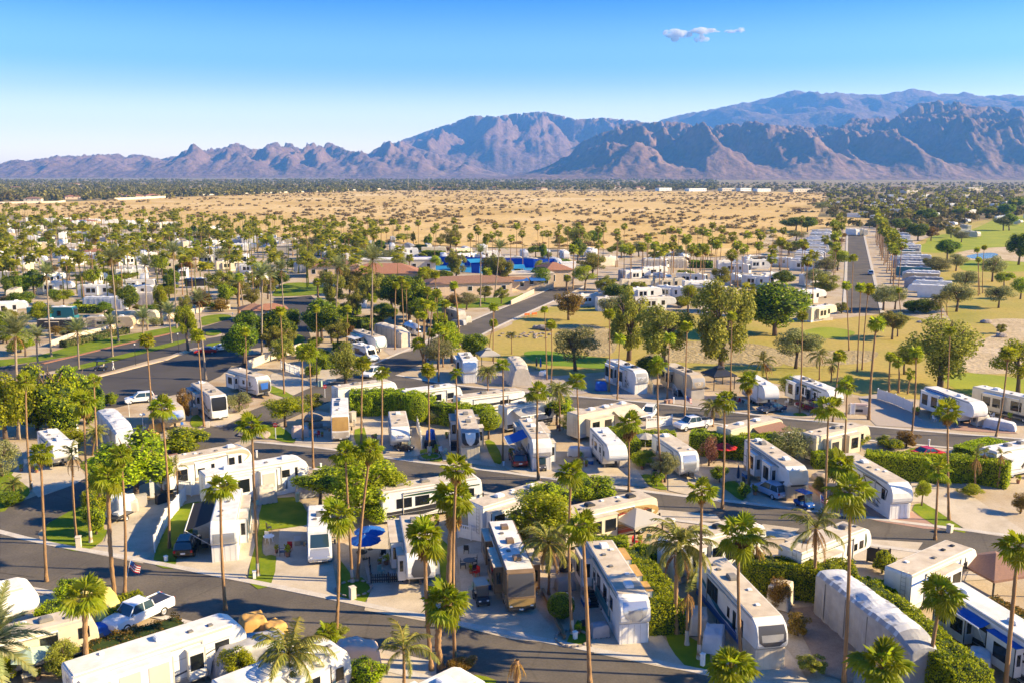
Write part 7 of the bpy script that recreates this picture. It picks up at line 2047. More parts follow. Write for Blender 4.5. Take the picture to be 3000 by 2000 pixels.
T('L',330,140,"loose",6,9);T('L',400,110,"willow",5.5,6);T('O',780,650,"ficus",8,17);T('O',860,660,"ficus",9,12)
for(x,y,kd,h,w)in[(590,335,"loose",11,9.5),(820,660,"loose",11,7),(960,560,"loose",10.5,8),(1150,660,"loose",11.5,8),(1330,690,"ficus",10.5,8),(1470,700,"ficus",11,8),(1080,250,"ficus",6.5,8),(1060,160,"pepper",8,9.5),(1870,420,"loose",12,7),(2220,430,"loose",10.5,7),(1960,610,"olive",4.5,7),(330,300,"loose",9,8),(720,140,"pepper",8,7.5),(620,170,"loose",7,7),(1330,230,"olive",6,8),(460,280,"bright",4.5,5),(1620,680,"bright",7,7),(2120,540,"loose",4.4,5),(2260,560,"loose",4.4,5),(250,520,"loose",6,6),(110,600,"loose",5.5,6)]:
 T('J',x,y,kd,h,w)
for(x,y,h,w,lab)in[(715,868,8.6,8.2,"dense round ficus at the parking's clubhouse end"),(322,995,8.6,8.2,"dense ficus by the long beige wall"),(435,850,6.5,6.0,"smaller ficus tucked behind the wall ficus"),(40,1078,7.6,7.2,"dense ficus shading the parking behind the blue nosed trailer"),(75,800,4.6,6.4,"flat topped dark ficus over the parking entrance")]:
 T('J',x,y,"ficus",h,w,lab,tf=.14)
for(x,y,kd,h,w)in[(1620,965,"lime",9.2,6.0),(1400,745,"lime",9.5,5.4),(300,490,"ficus",7.5,8),(110,520,"ficus",6,7),(330,770,"lime",6,8),(1720,235,"olive",7.6,10),(1950,235,"olive",7.6,11),(1610,300,"rust",6.4,8.5),(1400,330,"lime",7.5,6),(1910,520,"loose",8.5,11),(2050,560,"loose",7,8),(2210,520,"loose",9,7),(600,360,"loose",7,6),(220,1010,"lime",5.5,5),(60,900,"ficus",4.5,6),(1600,700,"loose",6,5)]:
 T('I',x,y,kd,h,w)
for(x,y,kd,h,w)in[(1440,475,"bright",3.6,7.5),(1900,625,"rust",3.6,6.5),(1100,360,"bright",3.2,8),(1350,750,"olive",2.2,4),(700,600,"bright",2.6,4),(30,600,"rust",4,6),(480,830,"rust",2.4,4)]:
 B_('I',x,y,kd,h,w)
# ================================================================ hedges
HP=lambda spec,z:px(spec,z)
hedge(HP("C 1270,300 1400,440 1640,790",2.7),2.7,2.9,"clipped bright hedge running beside the swoosh nosed trailer",dens=75,leaf=.17)
hedge(HP("C 960,215 1290,230",2.5),2.5,2.2,"clipped hedge closing the swoosh nosed trailer's yard",dens=70,leaf=.17)
hedge(HP("C 1350,280 1560,330",2.0),2.0,2.0,"low hedge end behind the golden drooping palm",dens=60,leaf=.18)
hedge(HP("D -60,400 400,430 900,470",3.0),3.0,2.8,"long hedge behind the gravel yard and grey tarped coach",dens=70,leaf=.18)
hedge(HP("D 880,560 1250,820 1600,1120 1930,1370",2.9),2.9,3.1,"hedge marching down the grey tarped coach's far side",dens=75,leaf=.17)
hedge(HP("D 1090,610 1380,620",2.3),2.3,2.2,"short hedge between the vented cream trailer and the leaning palm",dens=60,leaf=.18)
hedge(HP("D 2050,725 2352,880 2500,960",2.2),2.2,1.8,"ochre flowering hedge along the blue awning coach","rust_leaf",dens=60,leaf=.18)
hedge(HP("F 960,285 1340,275 1640,330",3.6),3.6,3.0,"tall dense hedge behind the tan covered coach",dens=55,leaf=.22,rough=.2)
hedge(HP("F 1650,375 1900,400 2170,430",3.0),3.0,2.6,"dense hedge behind the shield nosed trailer",dens=55,leaf=.22,rough=.2)
hedge(HP("G 1140,580 1290,640 1345,720",2.2),2.2,1.8,"curving low hedge beside the rounded white fifth wheel",dens=60,leaf=.18)
hedge(HP("G 1380,625 1700,630",1.9),1.9,1.8,"low clipped hedge behind the white gabled umbrella",dens=60,leaf=.18)
hedge(HP("G 1840,620 2352,670 H 250,660",3.0),3.0,2.8,"deep green hedge from the pickup truck to the olive bush",dens=60,leaf=.19)
hedge(HP("H 540,800 780,800",2.0),2.0,2.0,"short hedge in front of the hatch roofed cream trailer",dens=60,leaf=.18)
hedge(HP("H 1000,800 1540,842 1900,842 2230,895",3.0),3.0,2.5,"long dark hedge wall along the double drive",dens=60,leaf=.19,rough=.05)
hedge(HP("H 1840,770 2130,690",1.5),1.5,3.2,"flat topped box hedge at the golf street corner",dens=60,leaf=.18,rough=.03)
hedge(HP("A 350,800 640,800",1.5),1.5,2.4,"clipped box hedge under the big lime palm",dens=75,leaf=.15)
hedge(HP("A 900,790 1230,710",1.6),1.6,2.6,"clipped box hedge with the flag palm growing out",dens=75,leaf=.15,rough=.05)
hedge(HP("A 730,1160 1200,1030 1560,920",1.9),1.9,2.1,"flowering orange flecked hedge between the two near trailers","flower_hedge_leaf",dens=70,leaf=.17,rough=.25)
hedge(HP("J 690,990 800,1030",2.0),2.0,2.8,"sharp clipped yellow green hedge block by the picket lot",dens=40,leaf=.2,rough=.03)
hedge(HP("J 840,885 960,915",1.6),1.6,2.2,"low hedge before the teal camper van",dens=40,leaf=.2)
hedge(HP("J 1080,740 1160,730",1.4),1.4,2.0,"little clipped hedge behind the teal trailer",dens=30,leaf=.22)
hedge(HP("J 1725,640 1740,690",3.2),3.2,3.0,"square lime hedge block by the wide street",dens=30,leaf=.25)
hedge(HP("J 720,610 860,590 1000,560",2.6),2.6,4.0,"dark shaded hedge in front of the clubhouse trees","ficus_leaf",dens=25,leaf=.3)
hedge(HP("J 880,660 1060,690 1190,660",2.2),2.2,3.5,"dark low hedge by the wide street trailers","ficus_leaf",dens=25,leaf=.3)
hedge(HP("I 610,570 850,575",2.0),2.0,3.0,"clipped hedge in front of the long tarped trailer",dens=25,leaf=.3)
hedge(HP("I 540,880 760,830 930,790 1090,760",1.4),1.4,2.2,"low planting along the avenue wall","olive_leaf",dens=25,leaf=.25,rough=.3)
hedge(HP("J 1590,105 1760,110",2.5),2.5,5.0,"dark hedge behind the blue court screen, shorter piece","ficus_leaf",dens=14,leaf=.45)
hedge(HP("J 1870,115 2050,120",2.5),2.5,5.0,"dark hedge behind the blue court screen, longer piece","ficus_leaf",dens=14,leaf=.45)
hedge(HP("K 1830,190 2020,195",2.6),2.6,5.0,"dark hedge among the far trailers beyond the fairway","ficus_leaf",dens=14,leaf=.45)
hedge(HP("K 1290,520 1370,540",2.2),2.2,2.4,"dark hedge block between the two fairway trailers","ficus_leaf",dens=25,leaf=.3)
# ================================================================ fences, walls, small things
fence(px("E 1535,1165 1650,1180 1760,1165"),1.7,"white vented vinyl fence behind the corner drive",kind="vented")
fence(px("A 1335,345 1430,110 E 1530,1310 1600,1220"),1.75,"long white vinyl fence sloping down to the shaded lawn",kind="solid")
fence(px("B 1890,215 2000,240 2110,260"),1.5,"white vented fence behind the skirted palms",kind="vented")
fence(px("G 1450,600 1560,590 1670,570"),1.5,"white vented fence beside the white street car",kind="vented")
fence(px("H 1090,345 1240,395 1385,465"),1.7,"white vinyl fence beside the empty paver drive",kind="solid")
fence(px("J 365,1120 440,1150 520,1180"),1.6,"white picket fence on the pale concrete lot",kind="picket")
fence(px("F 1535,590 1560,680 1575,770"),1.6,"white fence sloping between the script and shield nosed trailers",kind="solid")
fence(px("G 1480,240 1510,300"),1.6,"cream gate panel beside the light shield trailer",m="cream",kind="solid",name="gate")
fence(px("C 880,430 920,560 990,690"),1.6,"white lattice gate rail beside the stairs of the swoosh nosed trailer",kind="picket")
fence(px("B 1125,470 1140,610 1290,605 1410,600"),.9,"black wire fence round the canopied trailer's patio",m="charcoal",kind="picket")
fence(px("H 855,480 890,480"),1.7,"short white screen panel by the stone barbecue",kind="solid",name="screen")
fence(px("K 1160,440 1235,470"),1.6,"white fence behind the small white trailers",kind="solid")
fence(px("D 1000,420 1090,440 1190,450"),1.5,"low dark screens on the far concrete pad",m="charcoal",kind="solid",name="screen")
fence(px("J 985,560 1100,600"),2.2,"white slatted screen deep in the clubhouse trees",kind="picket",name="screen")
wall_run(px("J 80,1120 300,1030 480,985 530,965"),1.6,.25,"stucco_pale","long beige wall between the parking and the trailer lots")
wall_run(px("I 440,930 600,870 900,810 1100,750 1500,680 1700,640 1980,610"),1.3,.3,"stucco_pale","pale wall along the far side of the avenue lawn")
wall_run(px("K 285,570 400,510 480,470"),1.2,.3,"stucco","low stepped wall at the clubhouse lawn",cap="stucco_pale")
wall_run(px("L 470,705 600,705 700,700"),.7,.3,"stucco_pale","low retaining wall on the fairway's far side")
wall_run(px("C 560,690 660,900 745,1090"),.35,.2,"brown_paint","low brown edging wall beside the brown coach's pad")
wall_run(px("H 510,1110 640,1220 760,1330"),.3,.3,"brick_pavers","low brick edging beside the bright blue cart")
for k,(fr,sz,m_,lab)in enumerate([(('A',680,300),(.5,.5,1.1),"stucco_pale","stone mailbox pillar on the corner lawn"),(('B',980,745),(.5,.5,1.1),"stucco_pale","stone mailbox pillar in the tongue of lawn"),(('A',1430,420),(.28,.28,.5),"vinyl","small white post at the shaded lawn's tip"),(('A',2192,570),(.28,.28,.7),"vinyl","white pedestal by the painted palm on the bright lawn strip"),(('C',838,1090),(.3,.3,.6),"vinyl","white pedestal by the stone palm ring near the wedge lawn"),(('C',1935,1320),(.3,.3,.95),"vinyl","white utility pedestal beside the whitewashed palm"),(('E',1790,590),(.5,.4,.8),"stucco_pale","grey stone pedestal by the coach drive palm"),(('F',690,240),(.35,.3,.9),"canvas_green","grey green meter box on the picket lot"),(('F',710,240),(.35,.3,1.0),"canvas_green","second, taller grey green meter box on the picket lot"),(('F',155,850),(.22,.22,.9),"vinyl","white post at the middle street beside the big plain trailer"),(('F',505,1230),(.35,.35,1.0),"canvas_green","pale meter box beside the citrus tree"),(('F',1642,815),(.45,.45,.9),"stucco_pale","stone pedestal at the ringed palm"),(('F',2280,920),(.2,.2,.5),"vinyl","little white post by the maroon car's lawn"),(('F',705,935),(.2,.2,.5),"vinyl","little white post on the lawn scrap"),(('F',1255,1005),(.2,.2,.4),"vinyl","tiny white post on the lawn wedge"),(('G',1685,385),(.18,.18,1.0),"vinyl","white post beside the taupe trailer's drive"),(('G',1640,380),(1.4,.6,.5),"brick_pavers","low brick planter beside the taupe drive"),(('H',1530,770),(.2,.2,1.2),"vinyl","white post behind the hedge hidden red car"),(('H',1670,1060),(.3,.3,1.0),"vinyl","white garden statue at the long dark hedge"),(('D',1710,170),(.5,.5,.8),"stucco_pale","grey pedestal on the double drive's lawn strip"),(('E',660,620),(.4,.4,1.0),"vinyl","pale meter box behind the small slide-out trailer"),(('C',1680,160),(.3,.3,1.3),"vinyl","white propane-like post on the pad beside the double slide trailer"),(('E',1680,480),(.9,.6,1.1),"stucco","tan block pillar beside the golden oval bush"),(('H',1100,740),(.35,.35,.9),"canvas_grey","cactus-like grey post in front of the long hedge, first of two"),(('H',1165,740),(.35,.35,1.3),"canvas_grey","taller cactus-like grey post in front of the long hedge"),(('E',1215,1275),(1.3,.6,1.4),"canvas_grey","grey storage cabinet on the corner drive"),(('E',1400,1240),(1.5,.6,1.2),"charcoal","dark storage cabinet on the corner drive by the big tree"),(('J',1520,830),(.4,.4,.9),"charcoal","dark post beside the rounded aluminium trailer"),(('H',840,1330),(.7,.7,.9),"stucco_pale","stone pedestal beside the brick apron"),(('F',980,540),(.9,.7,1.5),"canvas_grey","grey cabinet beside the tan covered coach"),]):
 utility_box(W(*fr),lab,sz,m_,rz=.3+.3*(k%3))
stop_sign(W('F',318,690),"stop sign on a pale post at the lawn corner",2.4)
stop_sign(W('F',742,335),"stop sign beside the hedge top trailer",2.3,.2)
flag(W('A',1075,640),"striped flag leaning out over the near street",2.6,.7)
flag(W('G',1805,440),"striped flag on the golf street by the pickup truck",2.4,-.3)
flag(W('H',610,1330),"small striped flag on the middle street kerb",2.2,-.3)
lamp_post(W('E',1115,500),"white globe lamp between the tarped coach and chrome nosed trailer",2.4)
lamp_post(W('E',1235,610),"white globe lamp beside the tan draped cart",2.4)
for k,(x,y)in enumerate([(1170,1085),(1540,985),(2012,790)]):
 lamp_post(W('I',x,y),["black lamp post nearest the walker on the avenue","black lamp post on the avenue by the lime tree","black lamp post where the avenue meets the plaza"][k],4.2,1)
umbrella(W('B',1090,400),1.6,2.5,"canvas_blue","blue ringed umbrella nearer the street",12)
umbrella(W('B',1130,320),1.6,2.5,"canvas_blue","blue ringed umbrella behind its twin",12)
umbrella(W('A',290,1420),1.6,2.4,"canvas_green","pale sage umbrella in front of the cream trailer",6)
umbrella(W('G',1440,790),1.5,2.5,"canvas_grey","white gabled patio umbrella behind the low shrubs",8)
umbrella(W('G',2120,880),1.7,2.5,"canvas_red","scarlet umbrella beside the rose brown bush",8)
umbrella(W('G',2240,1060),1.0,2.2,"navy","folded navy umbrella leaning by the ivory nosed trailer",closed=True)
umbrella(W('K',540,1140),1.0,2.6,"canvas_blue","folded blue umbrella behind the flared beige tarp",closed=True)
umbrella(W('J',1770,1030),1.0,2.4,"canvas_red","folded red umbrella at the fairway corner",closed=True)
umbrella(W('G',690,170)if False else W('K',505,1120),.8,2.3,"dark_grey","folded dark umbrella left of the blue one",closed=True)
gazebo(W('K',2070,1275),2.0,2.5,"charcoal","dark two tiered gazebo on the fairway edge")
gazebo(W('D',2080,660),2.3,2.3,"canvas_brown","brown pavilion roof beside the concrete pads",tiers=1)
gazebo(W('C',1360,210),1.9,2.2,"canvas_grey","grey pavilion roof behind the clipped hedge",tiers=1,rz=.6)
gazebo(W('K',85,1090),1.7,2.4,"canvas_grey","grey gazebo beside the nose-on white trailer")
shed(W('K',770,265),(6,3,2.8),"vinyl","white ribbed shed by the club courts",rz=.2)
shed(W('E',1440,985),(2.6,2.2,2.0),"canvas_grey","weathered gable shed behind the brown striped trailer",roof="canvas_brown",rz=.7)
shed(W('K',2150,500),(5.5,4,2.4),"cream","cream utility building beside the far coach",roof="roof_tan",rz=-.3)
table_set(W('B',260,260),"white patio table on the small coach's brick corner",m="vinyl")
chair(W('B',255,230),1.2,"vinyl","white lounge chair beside the white patio table")
chair(W('B',260,160),.5,"charcoal","dark chair at the edge of the bright lawn")
table_set(W('B',1985,470),"dark high patio table in front of the brown coach",m="charcoal",top=.6)
for k,(x,y,r_)in enumerate([(1930,480,0),(2030,450,3.1),(1960,350,1.5),(2020,520,2.2)]):
 chair(W('B',x,y),r_,"charcoal",["dark patio chair on the near side of the high table","dark patio chair on the sunny side of the high table","dark patio chair farthest behind the high table","dark patio chair closest to the black golf cart"][k],"chairs at the high patio table")
chair(W('B',1240,390),2.0,"charcoal","dark recliner under the canopied trailer's umbrella side")
table_set(W('B',1060,400),"dark patio table under the blue umbrellas")
chair(W('K',575,1165),2.0,"vinyl","white chair beside the closed blue umbrella")
o=thing("barbecue_grill","black grill behind the taupe table cloth","grill",W('C',755,510),.1)
obj("body",MB().box(-.6,.6,-.3,.3,.1,.9).mesh("body",MT["charcoal"],bevel=.03),o)
obj("hood",MB().prism([(-.5,.9),(.5,.9),(.45,1.15),(.2,1.3),(-.2,1.3),(-.45,1.15)],-.28,.28).mesh("hood",MT["black"],bevel=.03),o)
o=thing("stone_barbecue","stone outdoor kitchen block with rose cover beside the brown swirl trailer","barbecue",W('H',920,470),-.1)
obj("block",MB().box(-1.5,1.5,-.5,.5,0,1.25).mesh("block",MT["stucco_pale"],bevel=.03),o)
obj("cover",MB().box(-1.35,1.35,-.45,.45,1.25,1.6).mesh("cover",MT["tarp_pink"],bevel=.12),o)
obj("oven_door",MB().box(-.5,.6,-.53,-.5,.35,.8).mesh("oven_door",MT["charcoal"]),o)
o=thing("signboard","white ribbed screen board standing on the corner drive","sign",W('E',1315,1200),.35)
obj("panel",MB().box(-.25,.25,-.03,.03,.1,3.0).mesh("panel",MT["vinyl"]),o)
o=thing("utility_trailer","flat black utility trailer in front of the small tarped camper","trailer",W('E',1030,1385),HD(70))
obj("deck",MB().box(-1.3,1.3,-.8,.8,.45,.6).mesh("deck",MT["charcoal"]),o)
obj("load",MB().box(-.6,.6,-.5,.5,.6,.95).mesh("load",MT["tarp_silver"],bevel=.12),o)
for s in(-1,1):
 wheel(o,0,s*.9,.32)
o=thing("notice_board","dark blue notice board at the avenue's edge","sign",W('E',38,330),.2)
obj("panel",MB().box(-.5,.5,-.05,.05,.8,2.0).mesh("panel",MT["navy"]),o)
for s in(-.45,.45):
 obj("post",MB().box(s-.05,s+.05,-.06,-.0,0,.8).mesh("post",MT["charcoal"]),o)
for k,x in enumerate((-0.6,.6)):
 o=thing("road_barrier",["orange barrier closing the fairway road, club side","orange barrier closing the fairway road, near side"][k],"barrier",W('K',455,672)+Vector((x*1.6,x,0)),.6)
 obj("board",MB().box(-.8,.8,-.05,.05,.55,1.05).mesh("board",MT["orange_plastic"]),o)
 for s in(-.6,.6):
  obj("leg",MB().tube([(s,-.25,0),(s,0,1.1)],.03,5).mesh("leg",MT["orange_plastic"]),o)
  obj("leg",MB().tube([(s,.25,0),(s,0,1.1)],.03,5).mesh("leg",MT["orange_plastic"]),o)
o=thing("bicycle","bicycles-like cart frame by the low shrubs","bicycle",W('G',1640,1110),.4)if False else None
for k,(fr,s,lab)in enumerate([(('F',640,530),(1.5,1.2,.9),"large brown boulder behind the rose draped cart"),(('F',650,590),(1.3,1.0,.6),"flat brown boulder before the larger one"),(('E',2200,660),(2.6,1.8,.5),"broad pale boulder on the street corner mound"),(('K',510,775),(1.2,.9,.7),"pale boulder in the fairway rock pile, first"),(('K',560,780),(1.5,1.0,.9),"biggest pale boulder of the fairway rock pile"),(('K',610,790),(1.1,.9,.7),"pale boulder at the fairway rock pile's sunny end"),(('L',1465,720),(1.2,.8,.4),"lone pale stone on the fairway"),(('L',2160,845),(1.2,1.0,.7),"stone at the drained pond's mouth"),(('L',2030,725),(1.5,1.0,.7),"pale stone on the drained pond's rim"),(('K',30,875),(1.4,1.0,.6),"grey stone where fairway meets the wide street"),(('J',2085,885),(1.5,1.0,.6),"grey stone beside the wide street kerb"),(('H',590,1040),(1.1,.9,.7),"pale boulder by the bushy low palm")]):
 boulder(W(*fr),s,lab,"rock",k)
for(fr,R0,lab)in[(('C',815,1090),1.35,"ring of rose stones round the wedge lawn palm"),(('F',1640,845),1.4,"ring of stones round the lawn palm by the shield nosed trailer"),(('B',990,660),1.6,"ring of stones round the twin palms")]:
 p=W(*fr)
 o=thing("stone_ring",lab,"stone border",p)
 for k in range(16):
  a=k*math.pi/8
  obj("stone",MB().box(-.2,.2,-.13,.13,0,.16).mesh("stone",MT["rock"],bevel=.05)if k==0 else bpy.data.meshes["stone"],o,(R0*math.cos(a),R0*math.sin(a),.03),(0,0,a+1.57))
pd=W('K',440,830)
o=thing("rock_bed","oval bed of grey rubble on the dry fairway","rock bed",pd)
for k in range(40):
 a,q=RND.uniform(0,6.28),RND.random()**.5
 obj("stone",bpy.data.meshes["stone"],o,(7.5*q*math.cos(a),4.5*q*math.sin(a),.0),(0,0,RND.uniform(0,3)),(2.2,2.2,1.6))
# ================================================================ everyday clutter beside each near pitch
POT=MB().lathe([(.14,0),(.22,.38),(.20,.38),(.001,.34)],10).mesh("pot",MT["terracotta"])
LEAFBALL=npmesh("foliage",*leaf_cloud(random.Random(3),90,[(0,0,.62,.28),(.1,0,.8,.2),(-.1,.08,.75,.2)],.13,.4),MT["lime_leaf"])
q=random.Random(31)
for(short,c,ang,L)in NEAR_RV:
 if c.y>150:
  continue
 u,n=Vector((math.cos(ang),math.sin(ang),0)),Vector((math.sin(ang),-math.cos(ang),0))
 at=lambda t,d:c+u*t*L+n*(1.25+d)
 for k,m_ in enumerate(q.sample(["vinyl","canvas_green","navy","canvas_red","charcoal","canvas_brown"],2)):
  chair(at(q.uniform(-.3,.25),q.uniform(1.5,2.6)),q.uniform(0,6),m_,"%s folding chair beside %s"%({"vinyl":"white","canvas_green":"sage","navy":"navy","canvas_red":"red","charcoal":"black","canvas_brown":"brown"}[m_],short),"chairs on the pitches")
 for k in range(2):
  o=thing("potted_plant","%s potted plant beside %s"%(("leafy","second leafy")[k],short),"plant",at(q.uniform(-.45,.3),q.uniform(1.1,3.2)),q.uniform(0,6),"pots on the pitches",q.uniform(.8,1.5))
  obj("pot",POT,o)
  obj("foliage",LEAFBALL,o)
 utility_box(at(q.uniform(-.45,-.1),-3.3+q.uniform(-.2,.3)),"grey green hookup pedestal by %s"%short,(.3,.25,1.0),"canvas_grey",ang,"hookup_pedestal")
 if q.random()<.6:
  o=thing("storage_bin","low storage box beside %s"%short,"box",at(q.uniform(-.4,.1),1.0),ang)
  mm=q.choice(["vinyl","charcoal","tan_paint","canvas_blue"])
  obj("tub",MB().box(-.6,.6,-.3,.3,0,.5).mesh("tub",MT[mm],bevel=.04,seg=1),o)
  obj("lid",MB().box(-.63,.63,-.33,.33,.5,.58).mesh("lid",MT["shade_cloth"],bevel=.02,seg=1),o)
# ================================================================ clubhouse, gatehouse, courts
house(W('J',1255,400),(24,13,4.6),"stucco","terracotta","main clubhouse wing with a salmon tiled hip roof",.12,2.8,5,name="clubhouse",cat="clubhouse")
house(W('J',1330,285),(32,9,4.8),"stucco_pale","roof_white","flat white roofed clubhouse hall behind the tiled wing",.10,0,6,flat=True,name="clubhouse_hall",cat="clubhouse")
house(W('J',800,320),(17,11,4.2),"stucco","terracotta_brown","brown tiled clubhouse wing behind the parking trees",.2,2.4,4,name="clubhouse_wing",cat="clubhouse")
house(W('J',1960,465),(27,10,3.6),"stucco","terracotta_brown","low brown tiled clubhouse terrace wing",.28,1.8,5,name="clubhouse_terrace",cat="clubhouse")
house(W('K',190,440),(17,9,3.6),"stucco","terracotta_brown","tan wing end of the clubhouse by the gate",.45,1.8,3,name="clubhouse_terrace",cat="clubhouse")
cg=house(W('K',430,425),(15,9,5.0),"stucco","stucco_pale","tan club gate building with blue awnings",.25,0,3,flat=True,name="gate_building",cat="building")
for k in(-4,1.5):
 obj("awning",MB().add([(k-2.5,-4.6,4.0),(k+2.5,-4.6,4.0),(k+2.5,-7.6,3.2),(k-2.5,-7.6,3.2)],[(0,1,2,3)]).mesh("awning",MT["canvas_blue"]),cg)
house(W('K',655,395),(9,13,5.6),"stucco","terracotta","salmon gabled club annex by the white ribbed shed",.25,2.0,2,name="club_annex",cat="building")
gh=house(W('J',270,700),(7.5,5,3.0),"stucco","terracotta","little gatehouse with a tiled roof and blue awning",.35,1.3,2,name="gatehouse",cat="gatehouse")
obj("awning",MB().add([(-.9,-2.6,2.7),(.9,-2.6,2.7),(.9,-3.9,2.2),(-.9,-3.9,2.2)],[(0,1,2,3)]).mesh("awning",MT["canvas_blue"]),gh)
house(W('J',130,690),(6,5,2.8),"stucco","terracotta_brown","brown roofed lodge beside the gatehouse",.35,1.2,2,name="gate_lodge",cat="gatehouse")
LAND+=[("the clubhouse",W('J',1255,400)),("the low clubhouse wing",W('J',1960,465)),("the gatehouse",W('J',270,700)),("the club gate building",W('K',430,425)),("the brown clubhouse wing",W('J',800,320))]
sheet("court_floor",px("J 1500,240 1530,190 2080,200 K 300,240 680,240 640,300 280,330 J 2080,300 1700,270"),.05,"court_blue","blue floor of the club courts")
fence(px("J 1520,222 1700,228 1870,235"),3.6,"tall blue screen along the club courts, west piece",m="screen_blue",kind="solid",step=6,name="court_screen",cat="screen")
fence(px("J 1945,232 2070,238 K 300,245 480,252 670,250"),3.6,"tall blue screen along the club courts, east piece",m="screen_blue",kind="solid",step=6,name="court_screen",cat="screen")
fence(px("J 2005,296 2070,298"),3.2,"short blue screen in front of the courts",m="screen_blue",kind="solid",step=6,name="court_screen",cat="screen")
fence(px("J 1205,232 1255,234"),3.0,"small blue screen behind the clubhouse hall",m="screen_blue",kind="solid",step=6,name="court_screen",cat="screen")
LAND+=[("the blue court screen",W('J',1700,228)),("the long blue court screen",W('K',480,252))]
for k,(fr,lab)in enumerate([(('J',1670,235),"cyan shade sail in the courts beside the west blue screen"),(('K',335,300),"large cyan shade sail over the court corner"),(('J',2040,245),"bright blue court windscreen roof")]):
 p=W(*fr)
 o=thing("shade_sail",lab,"shade sail",p,.2*k)
 for s in(-3,3):
  for q in(-2,2):
   obj("post",MB().tube([(s,q,0),(s,q,2.6+.3*q)],.06,6).mesh("post",MT["steel"]),o)
 obj("sail",MB().add([(-3,-2,2.0),(3,-2,2.0),(3.2,2,3.2),(-3.2,2,3.2),(0,0,2.35)],[(0,1,4),(1,2,4),(2,3,4),(3,0,4)]).mesh("sail",MT["court_blue"]),o)
# ================================================================ trailers of the middle and far rows
def FRV(fr,x,y,ang,kind="fifth",body="white",tarp=None,roof="roof_white",L=10.5,H=3.7,**k):
 p=W(fr,x,y,H)
 return far_rv(p,HD(ang),kind,L,H,body,roof,"ac_white" if body!="cream" else "ac_grey",tarp=tarp,detail=p.y<420,**k)
FRV('I',450,585,0,"coach","teal_paint",roof="roof_white",L=12,label="dark teal coach side-on behind the avenue lawn",short="the dark teal coach")
FRV('I',850,395,2,"coach","white",L=12,label="white coach with dark window band behind the long tarped trailer",short="the white band coach")
FRV('I',910,495,-2,tarp="tarp_silver",L=12,label="long trailer under a pale ribbed tarp behind the clipped hedge",short="the pale ribbed tarp")
FRV('I',1235,460,0,tarp="tarp_beige",L=10,label="beige tarped trailer behind the avenue palms",short="the beige avenue tarp")
FRV('I',1170,618,3,"trailer","cream",roof="roof_tan",L=11,H=3.2,label="flat tan roofed trailer just behind the avenue wall",short="the flat tan trailer")
FRV('I',960,668,4,"trailer","tan_paint",roof="roof_tan",L=11,H=3.0,label="taupe trailer roof low behind the avenue wall",short="the taupe avenue trailer")
FRV('I',520,690,4,"trailer","charcoal",roof="roof_tan",L=10,H=2.8,label="dark trailer with a pale roof below the dark teal coach")
FRV('I',1180,400,2,"fifth","white",L=11)
FRV('I',120,430,-75,"fifth","cream",roof="roof_tan",L=9)
FRV('I',60,540,20,"fifth","white",L=10)
FRV('I',1240,310,-70,tarp="tarp_silver",L=9)
FRV('I',1480,310,-60,tarp="tarp_silver",L=9)
FRV('I',1690,340,10,"trailer","charcoal",roof="roof_white",L=7,H=3.0)
FRV('I',840,300,80,"fifth","white",L=8)
for x,y,a in[(180,40,5),(330,30,8),(640,40,10),(300,150,5),(180,130,5),(820,120,0),(1140,150,40),(1150,230,5),(1580,20,-60),(1700,70,10),(1850,70,10),(1250,120,30),(2110,140,-80),(2120,40,-80),(430,300,60),(480,370,5),(620,150,60),(900,120,5)]:
 FRV('I',x,y,a,body=RND.choice(["white","white","bright_white","cream"]),roof=RND.choice(["roof_white","roof_tan","roof_white"]),kind=RND.choice(["fifth","coach","trailer"]),L=RND.uniform(9,12))
FRV('K',960,475,20,"trailer","white",roof="roof_tan",L=10,H=3.3,label="white travel trailer behind the ochre willowy tree",short="the white fairway trailer")
FRV('K',1180,500,12,"fifth","white",roof="roof_tan",L=11,label="white trailer with a tan roof at the fairway's far edge",short="the tan roofed fairway trailer")
FRV('K',1520,500,12,"fifth","white",roof="roof_tan",L=12,label="long white fifth wheel side-on at the fairway edge",short="the side-on fairway trailer")
FRV('K',1098,378,-80,"trailer","white",L=8,H=3.3,label="small white trailer nose-on beside the white fence",short="the small nose-on trailer")
FRV('K',1370,345,12,"fifth","cream",roof="roof_tan",L=11,short="the cream fairway row trailer")
FRV('K',1995,400,-35,"coach","cream",roof="roof_white",L=12,label="cream coach with a wide windshield by the cream utility building",short="the windshield coach")
for x,y,a,kd,bd,tp in[(1370,270,20,"fifth","white",None),(1340,265,0,"fifth","white","tarp_grey"),(1590,300,-75,"fifth","white",None),(1845,300,-30,"coach","white",None),(2140,300,-35,"fifth","bright_white",None),(1530,170,-30,"coach","white",None),(1700,170,0,"fifth","white","tarp_beige"),(2170,185,10,"fifth","white",None),(2230,215,-35,"coach","white",None),(1650,340,10,"trailer","cream",None),(1900,360,10,"trailer","white",None),(1680,410,-40,"trailer","white",None),(1520,240,20,"fifth","white",None),(1730,125,-60,"fifth","white",None),(2330,300,-30,"coach","cream",None),(2330,150,60,"fifth","white",None),(1100,150,20,"fifth","white",None),(1440,420,15,"trailer","white",None)]:
 FRV('K',x,y,a,kd,bd,tp,roof=RND.choice(["roof_white","roof_tan"]))
for x,y,a,kd,bd,tp in[(60,320,-40,"coach","white",None),(230,290,15,"fifth","bright_white",None),(600,575,35,"fifth","cream",None),(230,440,-10,"coach","white",None),(250,160,-30,"coach","white",None),(30,150,20,"fifth","charcoal",None),(60,180,5,"trailer","white",None),(530,300,30,"fifth","white",None),(510,440,20,"fifth","white",None)]:
 FRV('L',x,y,a,kd,bd,tp,roof="roof_white")
